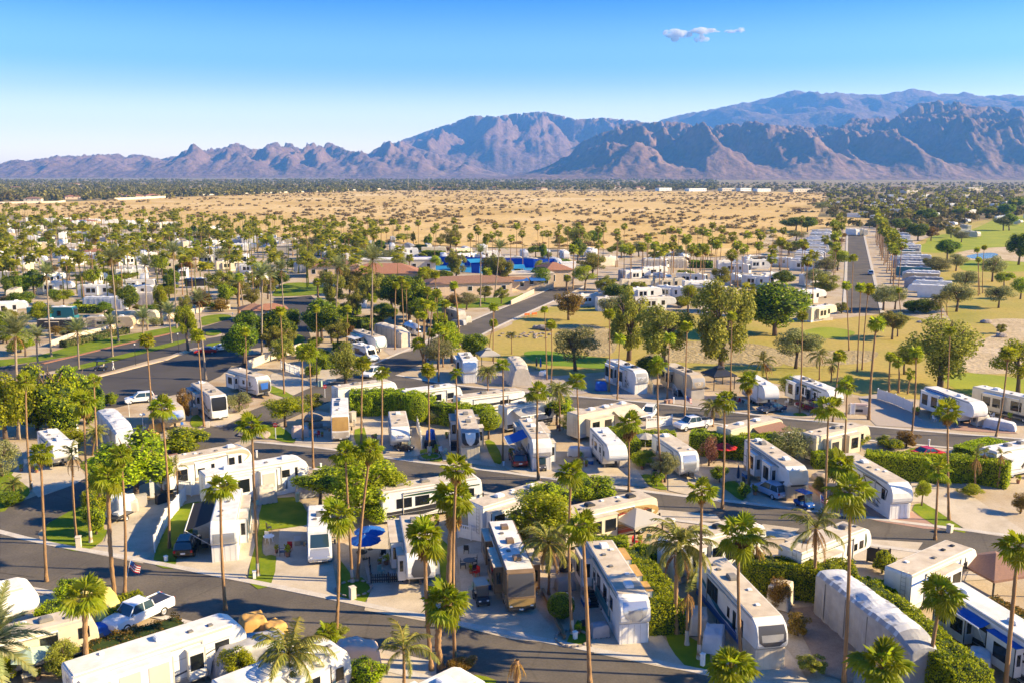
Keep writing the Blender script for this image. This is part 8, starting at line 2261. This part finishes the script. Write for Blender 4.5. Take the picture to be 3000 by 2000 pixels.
for x,y,tp,a in[(205,722,"tarp_silver",-80),(350,738,"tarp_silver",-80),(470,738,"tarp_grey",-70),(600,742,None,-80),(860,760,"tarp_silver",-75),(980,748,None,-80),(1260,782,"tarp_silver",-82),(1415,780,"tarp_silver",-82),(1475,838,"tarp_silver",-70),(1538,788,None,-82),(1722,788,None,-80),(1815,830,"tarp_beige",30),(310,795,None,15),(395,800,None,10),(450,770,None,10),(705,805,"tarp_silver",-82),(1010,790,None,10),(1160,828,None,0),(960,815,"tarp_silver",-70),(100,730,"tarp_silver",-80),(1720,770,None,-70),(2230,800,None,-40),(2280,830,None,10),(2160,845,"tarp_beige",0),(40,800,None,10),(2320,800,None,-40),(1310,835,"tarp_beige",-60)]:
 FRV('N',x,y,a,tarp=tp,body=RND.choice(["white","bright_white","white","cream"]),L=RND.uniform(9,11.5),kind=RND.choice(["fifth","fifth","coach","trailer"]))
for x,y in[(60,548),(130,612),(200,562),(90,688),(200,682),(340,698),(260,732),(60,742),(430,662),(500,742),(565,655),(640,570),(700,622),(760,572),(890,580),(1010,578),(1100,592),(1180,590),(890,660),(970,680),(1210,668),(1310,680),(1260,722),(1480,715),(1650,688),(1740,690),(1680,738),(1560,772),(1420,775),(2200,715),(2320,720),(2170,762),(860,745),(380,640),(1040,602),(300,642),(720,742),(240,610),(0,600),(30,640),(480,640),(1120,740),(1390,690),(1850,712),(2050,740),(2240,770),(1960,700)]:
 FRV('M',x,y,RND.choice([-80,-75,10,5,30,0,15]),RND.choice(["fifth","coach","trailer"]),RND.choice(["white","bright_white","white","cream"]),RND.choice([None]*5+["tarp_silver","tarp_beige"]),roof=RND.choice(["roof_white","roof_white","roof_tan"]),L=RND.uniform(9.5,12.5))
for x,y,w_,lab in[(560,590,20,"flat terracotta roofed house among the far palms"),(610,800,14,"low salmon roofed bath house among the far trailers"),(520,770,18,"grey roofed pool house among the far trailers")]:
 house(W('M',x,y,2),(w_,8,2.6),"stucco","terracotta" if "grey" not in lab else "roof_grey",lab,.1,1.2,3)
house(W('M',1960,800),(14,9,3.2),"stucco_pale","roof_tan","beige flat roofed utility house by the far olive trees",.1,0,2,flat=True)
rd=(Vector((209,563,0))-Vector((94.4,245,0))).normalized()
rn=Vector((rd.y,-rd.x,0))
ra=math.degrees(math.atan2(rd.y,rd.x))
k=0
for t in np.arange(42,330,11.5):
 p=Vector((94.4,245,0))+rd*t+rn*(20+RND.uniform(-2.5,2.5))
 tp=[None,None,"tarp_grey",None,"tarp_silver",None][k%6]if k!=1 else None
 far_rv(p,HD(ra+90+RND.uniform(-4,4)),RND.choice(["fifth","coach","fifth"]),11.5,3.8,["white","teal_paint","tan_paint","bright_white","grey_paint","cream","white"][(k*3)%7],"roof_white",tarp=tp,detail=p.y<420)
 k+=1
for t in np.arange(110,330,11.0):
 p=Vector((94.4,245,0))+rd*t-rn*(19+RND.uniform(-1,1))
 far_rv(p,HD(ra-90+RND.uniform(-4,4)),RND.choice(["fifth","coach","fifth"]),11.5,3.8,["white","cream","bright_white","white"][k%4],RND.choice(["roof_white","roof_tan"]),tarp=[None,None,None,"tarp_silver"][k%4],detail=p.y<420)
 k+=1
LAND+=[("the long straight street",Vector((150,378,0))),("the long street's far end",Vector((205,545,0)))]
for x,y in[(1172,640),(1240,640),(1545,585),(1030,460),(1070,450),(1180,530),(1260,520),(1370,535),(1330,545),(1930,640),(2000,655),(1950,610),(1630,450),(1740,470),(1350,470),(1270,470),(2190,480),(1850,590),(1470,500),(1590,430),(1420,480),(1700,430)]:
 FRV('O',x,y,RND.choice([-75,0,10,90,-20]),RND.choice(["fifth","coach","trailer"]),RND.choice(["white","bright_white","cream"]),None,L=11)
rr=random.Random(77)
for k in range(46):
 Y=rr.uniform(640,1500)
 X=rr.uniform(.385,.60)*Y
 far_rv((X,Y,0),HD(rr.choice([-75,0,10,90,20])),rr.choice(["fifth","coach","trailer"]),11.5,3.8,rr.choice(["white","bright_white","cream"]),"roof_white",detail=False)
# ================================================================ palms of the middle and far rows, read by their crowns
def crown(fr,x,y,h=None,cs=1.02,kind="fan",rad=.2):
 h=h or RND.uniform(10.5,14.5)
 p=W(fr,x,y,h)
 lean=Vector((RND.uniform(-.5,.5),RND.uniform(-.5,.5),0))
 return palm(kind,p+lean,(p.x,p.y,h),cs=cs*RND.uniform(.9,1.12),rad=rad,far=True,seed=int(x*7+y*3))
for x,y in[(15,600),(60,572),(85,577),(135,602),(140,648),(180,575),(170,662),(210,610),(225,682),(275,590),(310,645),(350,592),(395,628),(455,632),(530,597),(635,648),(655,617),(775,580),(785,632),(890,690),(930,632),(945,655),(1000,692),(1060,618),(1040,682),(1085,672),(1170,702),(1210,617),(1245,672),(1350,627),(1390,672),(1430,672),(1490,667),(1505,627),(1560,642),(1635,610),(1660,652),(1770,640),(1805,607),(1810,647),(1900,657),(1905,702),(1950,622),(2110,692),(2160,752),(2220,662),(2280,637),(2290,702),(2330,652),(2225,770),(1950,772),(2000,772),(2075,762),(2280,752),(1600,772),(790,722),(20,690),(50,690)]:
 crown('N',x,y)
for x,y in[(80,502),(75,527),(120,497),(170,497),(235,502),(15,562),(130,557),(215,572),(285,582),(320,602),(385,592),(440,592),(510,562),(525,462),(395,467),(475,492),(600,542),(640,487),(700,482),(710,537),(745,517),(780,512),(850,467),(900,537),(1000,537),(1075,502),(1110,547),(1060,572),(950,577),(830,562),(790,622),(920,682),(1010,692),(1075,692),(1165,642),(1210,557),(1240,602),(1300,652),(1330,562),(1440,602),(1440,652),(1550,552),(1590,612),(1590,662),(1655,547),(1700,592),(1755,572),(1830,587),(1850,602),(1890,562),(1935,562),(1960,592),(2000,582),(2010,622),(2060,572),(2100,582),(2130,592),(2170,642),(2110,662),(2200,617),(2240,577),(2260,612),(2300,582),(2265,652),(2320,672),(2180,582),(1700,682),(1770,662),(1580,742),(1350,742),(620,682),(660,692),(750,692),(790,692),(870,692),(610,752),(480,672),(330,682),(350,752),(180,742),(40,682),(160,682),(260,762),(100,782),(230,652),(30,722),(440,782),(830,812),(1050,622),(985,642),(1310,800),(720,650),(560,620),(1120,660),(1380,640),(1500,690),(1640,780),(1730,860),(60,800),(540,850),(1250,800)]:
 crown('M',x,y)
for x,y,h in[(830,105,12),(1042,55,13),(1262,90,13),(1312,100,12),(1420,60,9),(1470,10,13),(1527,60,12),(1570,115,13),(1605,95,13),(1690,65,9),(1792,10,13),(1862,85,9),(1892,115,11),(1937,75,9),(1967,105,11),(2062,45,13),(2187,140,14),(2240,55,14),(2292,85,12),(2330,440,11),(2010,20,9)]:
 crown('K',x,y,h,1.1,rad=.18)
for x,y,h in[(180,170,12),(270,30,13),(540,140,14),(730,70,10),(320,60,10),(70,60,9),(250,30,10),(470,60,10),(640,0,9)]:
 crown('L',x,y,h,1.1,rad=.18)
for x,y in[(30,705),(105,650),(140,650),(175,665),(205,612),(270,640),(345,690),(375,750),(450,680),(520,660),(540,685),(625,650),(695,650),(230,720),(680,720),(820,570),(60,770),(130,770),(620,780),(830,740),(1110,580),(1050,690),(1100,620),(1040,600),(1060,760),(860,850),(150,770),(270,700)]:
 crown('O',x,y,None,1.15)
for t in np.arange(60,330,7.5):
 p=Vector((94.4,245,0))+rd*t+rn*(10.5+RND.uniform(-1,1.5))
 palm("fan",p,(p.x+RND.uniform(-.4,.4),p.y,RND.uniform(11,15)),cs=1.25,rad=.2,far=True)
for t in np.arange(150,330,16):
 p=Vector((94.4,245,0))+rd*t-rn*(10+RND.uniform(-1,1))
 palm("fan",p,(p.x+RND.uniform(-.4,.4),p.y,RND.uniform(9,13)),cs=1.2,rad=.2,far=True)
for x,y,kd,h,w in[(1050,690,"pepper",9,12),(1150,740,"rust",7,14),(1400,740,"loose",7,14),(1840,790,"lime",9,10),(40,760,"lime",8,12),(660,700,"loose",8,10),(800,740,"loose",7,9),(500,690,"loose",8,9),(1470,690,"bright",5,12),(1180,580,"loose",8,14),(310,640,"lime",7,10),(400,700,"olive",6,10),(2200,780,"olive",7,12),(2080,800,"loose",7,10),(1530,700,"ficus",4,14),(200,800,"lime",6,9),(560,720,"ficus",4,10),(940,750,"lime",7,9),(130,660,"bright",5,12),(320,770,"ficus",6,9)]:
 p=W('M',x,y)
 tree(kd,p,h,w)
for x,y,kd,h,w in[(30,770,"bright",7,14),(120,790,"ficus",8,12),(430,730,"loose",5,12),(750,790,"pepper",11,12),(1620,790,"pepper",13,17),(1740,750,"ficus",8,10),(1500,770,"lime",6,9),(1340,830,"lime",5,10),(2050,830,"olive",7,12),(2330,860,"olive",5,14),(1930,840,"loose",8,11),(680,760,"loose",5,8),(560,800,"ficus",4,9),(330,880,"olive",6,14),(170,870,"bright",6,11)]:
 tree(kd,W('N',x,y),h,w)
for x,y,kd,h,w in[(780,720,"olive",6,14),(960,520,"olive",10,22),(800,520,"grey",5,26),(900,480,"grey",5,22),(1500,660,"ficus",9,14),(1620,720,"ficus",10,14),(1710,720,"rust",8,10),(1530,700,"rust",6,10),(1910,550,"bright",9,20),(2210,650,"olive",10,14),(2250,650,"ficus",11,12),(2230,560,"ficus",12,16),(2100,560,"loose",10,16),(1680,600,"ficus",11,18),(1920,730,"olive",6,10),(2300,500,"ficus",12,18),(1440,640,"olive",7,12),(1850,700,"loose",7,10)]:
 tree(kd,W('O',x,y),h,w)
def inside(p,poly):
 c=False
 n=len(poly)
 for i in range(n):
  a,b=poly[i],poly[i-1]
  if(a[1]>p[1])!=(b[1]>p[1])and p[0]<(b[0]-a[0])*(p[1]-a[1])/(b[1]-a[1])+a[0]:
   c=not c
 return c
dpoly=[(p.x,p.y)for p in desert]
r=random.Random(21)
lpoly=[(p.x,p.y)for p in lots]
gpoly=[(p.x,p.y)for p in golf]
road_pts=[Vector((q[0],q[1],0))for ln in(R1,R2,R3,R4,LR)for q in ln]
avenue=[(p.x,p.y)for p in px("I -400,1400 -300,1000 300,980 1200,770 2000,600 2352,560 J 700,440 800,560 620,900 300,1060 E 800,480 0,600")]
rvs=[Vector(o.location)for o,*_ in AUTO if o.get("category")in("trailer","motorhome")]
for _ in range(400):
 if len(rvs)>290:
  break
 Y=r.uniform(290,720)
 X=r.uniform(-.58,-.03)*Y
 q=Vector((X,Y,0))
 if not inside((X,Y),lpoly)or inside((X,Y),avenue)or inside((X,Y),gpoly)or min((q-a).length for a in road_pts)<14 or min((q-a).length for a in rvs)<9 or(q-W('J',1300,340)).length<40:
  continue
 far_rv(q,HD(r.choice([-80,-75,8,12,30,0])),r.choice(["fifth","coach","trailer"]),r.uniform(9.5,12),3.7,r.choice(["white","bright_white","white","cream","tan_paint","grey_paint"]),r.choice(["roof_white","roof_tan","roof_grey"]),tarp=r.choice([None]*6+["tarp_silver"]),detail=Y<420)
 rvs.append(q)
rvs+=[p for _s,p in LAND]+[Vector(o.location)for o,*_ in AUTO if o.get("category")in("trailer","motorhome")]
n=0
while n<230:
 Y=170*(4.6**r.random())
 X=r.uniform(-.60,.40)*Y
 q=Vector((X,Y,0))
 if not inside((X,Y),lpoly)or inside((X,Y),gpoly)or inside((X,Y),avenue)or inside((X,Y),dpoly):
  continue
 if min((q-a).length for a in road_pts)<9 or min((q-a).length for a in rvs)<5.5 or(X-95)*rd.y-(Y-245)*rd.x>-8 and X>60:
  continue
 if X>-10 and r.random()<.75:
  continue
 n+=1
 kd=r.choice(["bright","ficus","loose","lime","olive","bright","loose","ficus","rust"])
 if r.random()<.5:
  tree(kd,q,r.uniform(2.0,3.6),r.uniform(3.5,7.5),name="bush",cat="bush")
 else:
  tree(kd,q,r.uniform(4.5,8.5),r.uniform(5,9)*(1 if Y<380 else .7))
# ================================================================ desert shrubs
def shrub_geo(r,n,leaf):
 lobes=[(r.uniform(-.6,.6),r.uniform(-.6,.6),r.uniform(.1,.35),r.uniform(.3,.5))for _ in range(7)]
 v,f=leaf_cloud(r,n,lobes,leaf,.4,.8)
 v[:,2]=np.maximum(v[:,2],0)
 return v,f
SHR=[npmesh("foliage",*shrub_geo(random.Random(k),170,.22),MT["grey_shrub_leaf"])for k in range(4)]
LOWS=[shrub_geo(random.Random(90+k),34,.5)[0]for k in range(3)]
spots=[]
r=random.Random(11)
dpoly=[(p.x,p.y)for p in desert]
while len(spots)<3000:
 Y=330+(2000-330)*r.random()
 X=r.uniform(-.60,.60)*Y
 if not inside((X,Y),dpoly):
  continue
 dn=float(fbm(np.array(X/70.),np.array(Y/70.),8,3))
 if r.random()>(dn-.32)*3.0:
  continue
 spots.append((Y,X,r.choice([1.1,1.6,2.2,2.8,3.6])*r.uniform(.8,1.15)))
spots.sort()
for(Y,X,s)in spots[:290]:
 o=obj("desert_shrub",SHR[r.randrange(4)],None,(X,Y,-.22),(0,0,r.uniform(0,6)),(s,s,s*r.uniform(.75,1.05)))
 tag(o,"dry grey brown shrub on the sunny sand near the park","shrub","desert shrubs nearest the park")
vv=[]
for(Y,X,s)in spots[290:]:
 a=r.uniform(0,6.28)
 q=LOWS[r.randrange(3)]*np.array([s,s,s*.9])
 ca,sa=math.cos(a),math.sin(a)
 vv.append(np.stack([q[:,0]*ca-q[:,1]*sa+X,q[:,0]*sa+q[:,1]*ca+Y,q[:,2]-.22],1))
vv=np.concatenate(vv)
stuff(obj("desert_scrub",npmesh("desert_scrub",vv,np.arange(len(vv)).reshape(-1,4),MT["grey_shrub_leaf"])),"mass of small dry shrubs over the far desert","scrub")
# ================================================================ houses, walls and trees of the far valley
r=random.Random(5)
hs=[('M',500,418,30,0),('M',640,408,26,1),('M',700,405,22,0),('M',812,408,28,1),('M',925,412,36,0),('M',1045,410,30,1),('M',1150,358,36,0),('M',1222,385,40,1),('M',1010,372,30,0),('M',1330,395,24,1),('M',110,420,26,0),('M',230,432,30,1),('M',1460,362,34,0),('M',1530,305,60,1),('M',1620,300,70,0),('M',900,360,26,1),('M',1400,372,34,0),('M',1720,372,36,1),('M',1960,352,40,0),('M',2110,362,34,1),('M',510,330,50,0),('M',110,355,40,1),('M',2250,358,40,0),('N',60,345,40,0),('N',550,356,50,1),('N',660,358,50,0),('N',760,360,44,1),('N',830,350,50,0),('N',960,352,44,1),('N',1080,355,50,0),('N',1250,352,50,1),('N',1370,360,44,0),('N',1510,352,50,1),('N',1700,350,60,0),('N',1900,352,60,1),('N',2060,356,50,0),('N',2160,348,60,1)]
for i,(fr,x,y,w_,k)in enumerate(hs):
 p=W(fr,x,y,3)
 o=house(p,(w_*.7,14,3.6),["stucco","stucco_pale"][k],["terracotta","terracotta_brown"][(i//2)%2],"x",r.uniform(.2,.7),2.4,3)
 AUTO.append((o,"tan house with a tiled roof",Vector((p.x,p.y,0)),5))
for fr,x,y,w_,lab in[('O',90,378,46,"long white low building at the desert's far edge"),('O',300,376,34,"pale low building behind the far desert trees"),('O',420,376,30,"white block building beyond the desert"),('O',545,380,36,"grey white shed row beyond the desert"),('O',820,382,60,"taupe long building at the desert corner"),('O',2000,372,50,"beige long building far behind the palms"),('O',1560,395,30,"pale blue block far behind the palms"),('N',2220,374,34,"small white hall at the desert's far edge")]:
 house(W(fr,x,y),(w_,14,5.5),"vinyl" if "white" in lab else "stucco_pale","roof_white",lab,.5,0,8,flat=True,name="building",cat="building")
house(W('O',1470,380),(34,20,10),"terracotta","roof_tan","red brick block rising over the far palms",.0,0,4,flat=True,name="building",cat="building")
wall_run(px("M -300,470 400,458 450,452"),2.2,.6,"stucco_pale","cream boundary wall at the desert's far west side")
wall_run(px("M 790,440 960,434 1140,424"),3.0,.6,"stucco_pale","long cream boundary wall before the tiled houses")
wall_run(px("M 1400,408 1800,394 2352,378 N 120,370 270,366"),2.2,.6,"stucco_pale","thin cream boundary wall along the desert's top")
for i,(fr,x,y,h)in enumerate([('N',462,372,34),('N',605,374,34),('O',1010,395,26),('O',1760,372,26),('O',1775,372,28),('O',1972,372,26),('O',2055,372,28),('O',2170,372,24),('O',2282,374,24),('O',1090,374,24)]):
 p=W(fr,x,y)
 o=thing("utility_pole","x","pole",p)
 obj("pole",MB().tube([(0,0,0),(0,0,h)],[.45,.3],6).mesh("pole",MT["roof_grey"]),o)
 obj("crossarm",MB().box(-2.5,2.5,-.15,.15,h-2,h-1.6).mesh("crossarm",MT["roof_grey"]),o)
 AUTO.append((o,"tall thin utility pole",Vector((p.x,p.y,0)),h))
def blob(rr,n,leaf):
 lobes=[(rr.uniform(-.6,.6),rr.uniform(-.6,.6),rr.uniform(.35,.95),rr.uniform(.3,.5))for _ in range(8)]
 return leaf_cloud(rr,n,lobes,leaf,.55,1.0)[0]
BL=[blob(random.Random(200+k),42,.5)for k in range(4)]
NEARBLOB=[blob(random.Random(300+k),260,.24)for k in range(4)]
NBM=[]
for q in NEARBLOB:
 NBM.append(npmesh("crown",q,np.arange(len(q)).reshape(-1,4),MT["far_leaf"]))
STUMP=MB().tube([(0,0,0),(.02,0,.5)],[.05,.03],6).mesh("trunk",MT["bark"])
edge=px("M -300,462 0,452 400,440 800,425 1150,412 1500,392 1900,380 2352,366 N 0,362 500,366 1000,366 1500,368 2000,372 2352,372 O 600,374 1000,372")
EL=[(p.x,p.y)for p in edge]
cnt=0
for i in range(170):
 t=r.random()*(len(EL)-1)
 j=int(t)
 f=t-j
 X,Y=EL[j][0]*(1-f)+EL[j+1][0]*f,EL[j][1]*(1-f)+EL[j+1][1]*f
 Y*=r.uniform(1.0,1.16)
 X*=1.03
 s=r.uniform(3.5,8)
 o=obj("valley_tree",None,None,(X,Y,-.4),(0,0,r.uniform(0,6)))
 o["category"]="tree"
 o["group"]="trees at the far side of the desert"
 obj("crown",NBM[r.randrange(4)],o,(0,0,s*.25),(0,0,0),(s,s,s*r.uniform(.7,1.2)))
 obj("trunk",STUMP,o,(0,0,0),(0,0,0),(s*.8,s*.8,s*.9))
 AUTO.append((o,"dark rounded tree",Vector((X,Y,0)),s*1.3))
def wood(name,label,n,gen,smin,smax,m="far_leaf"):
 vv=[]
 for _ in range(n):
  X,Y,k=gen()
  s=r.uniform(smin,smax)*k
  q=BL[r.randrange(4)]*np.array([s,s,s*r.uniform(.7,1.25)])
  vv.append(q+np.array([X,Y,-.4]))
 vv=np.concatenate(vv)
 stuff(obj(name,npmesh(name,vv,np.arange(len(vv)).reshape(-1,4),MT[m])),label,"woodland")
def left_wood():
 while True:
  Y=1250*(4.2**r.random())
  X=r.uniform(-.62,.22)*Y
  far=np.interp(X/Y,[-.62,-.55,-.40,-.2,-.1,0,.25],[1150,1200,1330,1750,1950,2020,2050])
  if Y>far*1.02:
   return X,Y,1.0
def right_wood():
 while True:
  Y=600*(6.0**r.random())
  X=r.uniform(.14,.62)*Y
  if inside((X,Y),dpoly)or inside((X,Y),[(p.x,p.y)for p in golf]):
   continue
  if Y<np.interp(X/Y,[.14,.3,.322,.345,.62],[2050,1950,1500,640,560]):
   continue
  return X,Y,.8
wood("valley_wood","dense dark trees covering the valley beyond the desert",3600,left_wood,5,9)
wood("valley_wood","dense palms and trees beyond the long street and golf course",1500,right_wood,3.5,7.5)
vv=[]
fanq=[]
for k in range(3):
 mb=MB()
 rr=random.Random(400+k)
 for q in range(10):
  fan_frond(mb,1.1-1.5*q/10,1.2,.7,5,rr,0,None,az=q*2.4,droop=.5)
 v=np.array(mb.v)
 f=np.array(mb.f)
 fanq.append((v,f))
V,Fc,off=[],[],0
for i in range(1000):
 X,Y,_k=right_wood()
 if i>560:
  Y=r.uniform(260,780)
  X=r.uniform(-.58,-.12)*Y
  if not inside((X,Y),lpoly)or inside((X,Y),avenue):
   continue
 elif Y>2200:
  Y*=.6
  if inside((X,Y),dpoly):
   continue
 v,f=fanq[r.randrange(3)]
 h=r.uniform(9,14)
 V.append(v*1.5+np.array([X,Y,h]))
 Fc.append(f+off)
 off+=len(v)
 V.append(np.array([[X-.22,Y,0],[X+.22,Y,0],[X,Y-.2,h]]))
 Fc.append(np.array([[off,off+1,off+2]]))
 off+=3
V,Fc=np.concatenate(V),np.concatenate(Fc)
stuff(obj("far_palm_grove",npmesh("far_palm_grove",V,Fc,MT["fan_leaf_far"])),"scattered far palms among roofs, too small to tell apart","palm grove")
# ================================================================ wording the labels of repeats from what stands next to them
ORD="first second third fourth fifth sixth seventh eighth ninth tenth eleventh twelfth thirteenth fourteenth fifteenth sixteenth seventeenth eighteenth nineteenth twentieth".split()
LAND+=[("the desert's near edge",W('N',1200,740)),("the desert's west corner",W('M',300,600)),("the far fairway",W('O',2100,680)),("the far pond",W('L',2150,130)),("the desert track",W('O',590,720)),("the desert's top wall",W('M',1800,394)),("the desert's far edge",W('N',900,374)),("the far cream wall",W('M',960,434)),("the red brick block",W('O',1470,380)),("the long white building",W('O',90,378)),("the valley's tiled houses",W('M',640,408)),("the avenue wall",W('I',900,810)),("the putting green",W('K',760,1040)),("the drained pond",W('L',2150,950)),("the parking",W('E',1400,200))]
TENS=["","","twenty","thirty","forty","fifty"]
def ordinal(i):
 if i<20:
  return ORD[i]
 t,u=divmod(i+1,10)
 return TENS[t]+"-"+ORD[u-1]if u else["","","","thirtieth","fortieth","fiftieth"][t]
LP=[(s,p,S(p))for s,p in LAND]
words_of=[]
for(o,noun,pos,h)in AUTO:
 q=S(pos)
 best=min(LP,key=lambda l:(l[2][0]-q[0])**2+((l[2][1]-q[1])*1.6)**2 if(l[1]-pos).length>.5 else 1e12)
 d=pos-best[1]
 k=max(1.0,pos.y/120)
 if abs(d.x)>abs(d.y)*.8:
  rel="on the sunny side of" if d.x>0 else "on the shaded side of"
 else:
  rel="behind" if d.y>0 else "in front of"
 size=""
 if "palm" in noun:
  size="tall " if h>13.2 else "short " if h<9.2 else ""
 words_of.append([o,size+noun,rel,best[0],q])
by={}
for w in words_of:
 by.setdefault((w[1],w[2],w[3]),[]).append(w)
for(noun,rel,land),ws in by.items():
 ws.sort(key=lambda w:w[4][0])
 for i,w in enumerate(ws):
  if len(ws)==1:
   lab="%s %s %s"%(noun,rel,land)
  else:
   lab="%s %s from the left, %s %s"%(ordinal(i),noun,rel,land)
  w[0]["label"]=" ".join(lab.split()[:16])
  if not w[0].get("group")and len(ws)>0:
   w[0]["group"]={"palm tree":"palms among the trailer rows","tree":"trees among the trailer rows","bush":"bushes on the lots"}.get(w[0]["category"],"far "+w[0]["category"]+"s")
sh=sorted((o for o in COL.objects if o.name.startswith("desert_shrub")),key=lambda o:o.location.y)
rows={}
for o in sh:
 q=S(o.location)
 best=min((l for l in LP if 330<l[1].y<1200 or "desert" in l[0]),key=lambda l:(l[2][0]-q[0])**2+(l[2][1]-q[1])**2)
 wide="broad" if o.scale.x>2.6 else "small" if o.scale.x<1.7 else "middling"
 rows.setdefault((wide,best[0]),[]).append((q[0],o))
for(wide,land),v in rows.items():
 v.sort(key=lambda t:t[0])
 for i,(_x,o)in enumerate(v):
  o["label"]="%s dry shrub on the sand near %s, %s from the left"%(wide,land,ordinal(i))
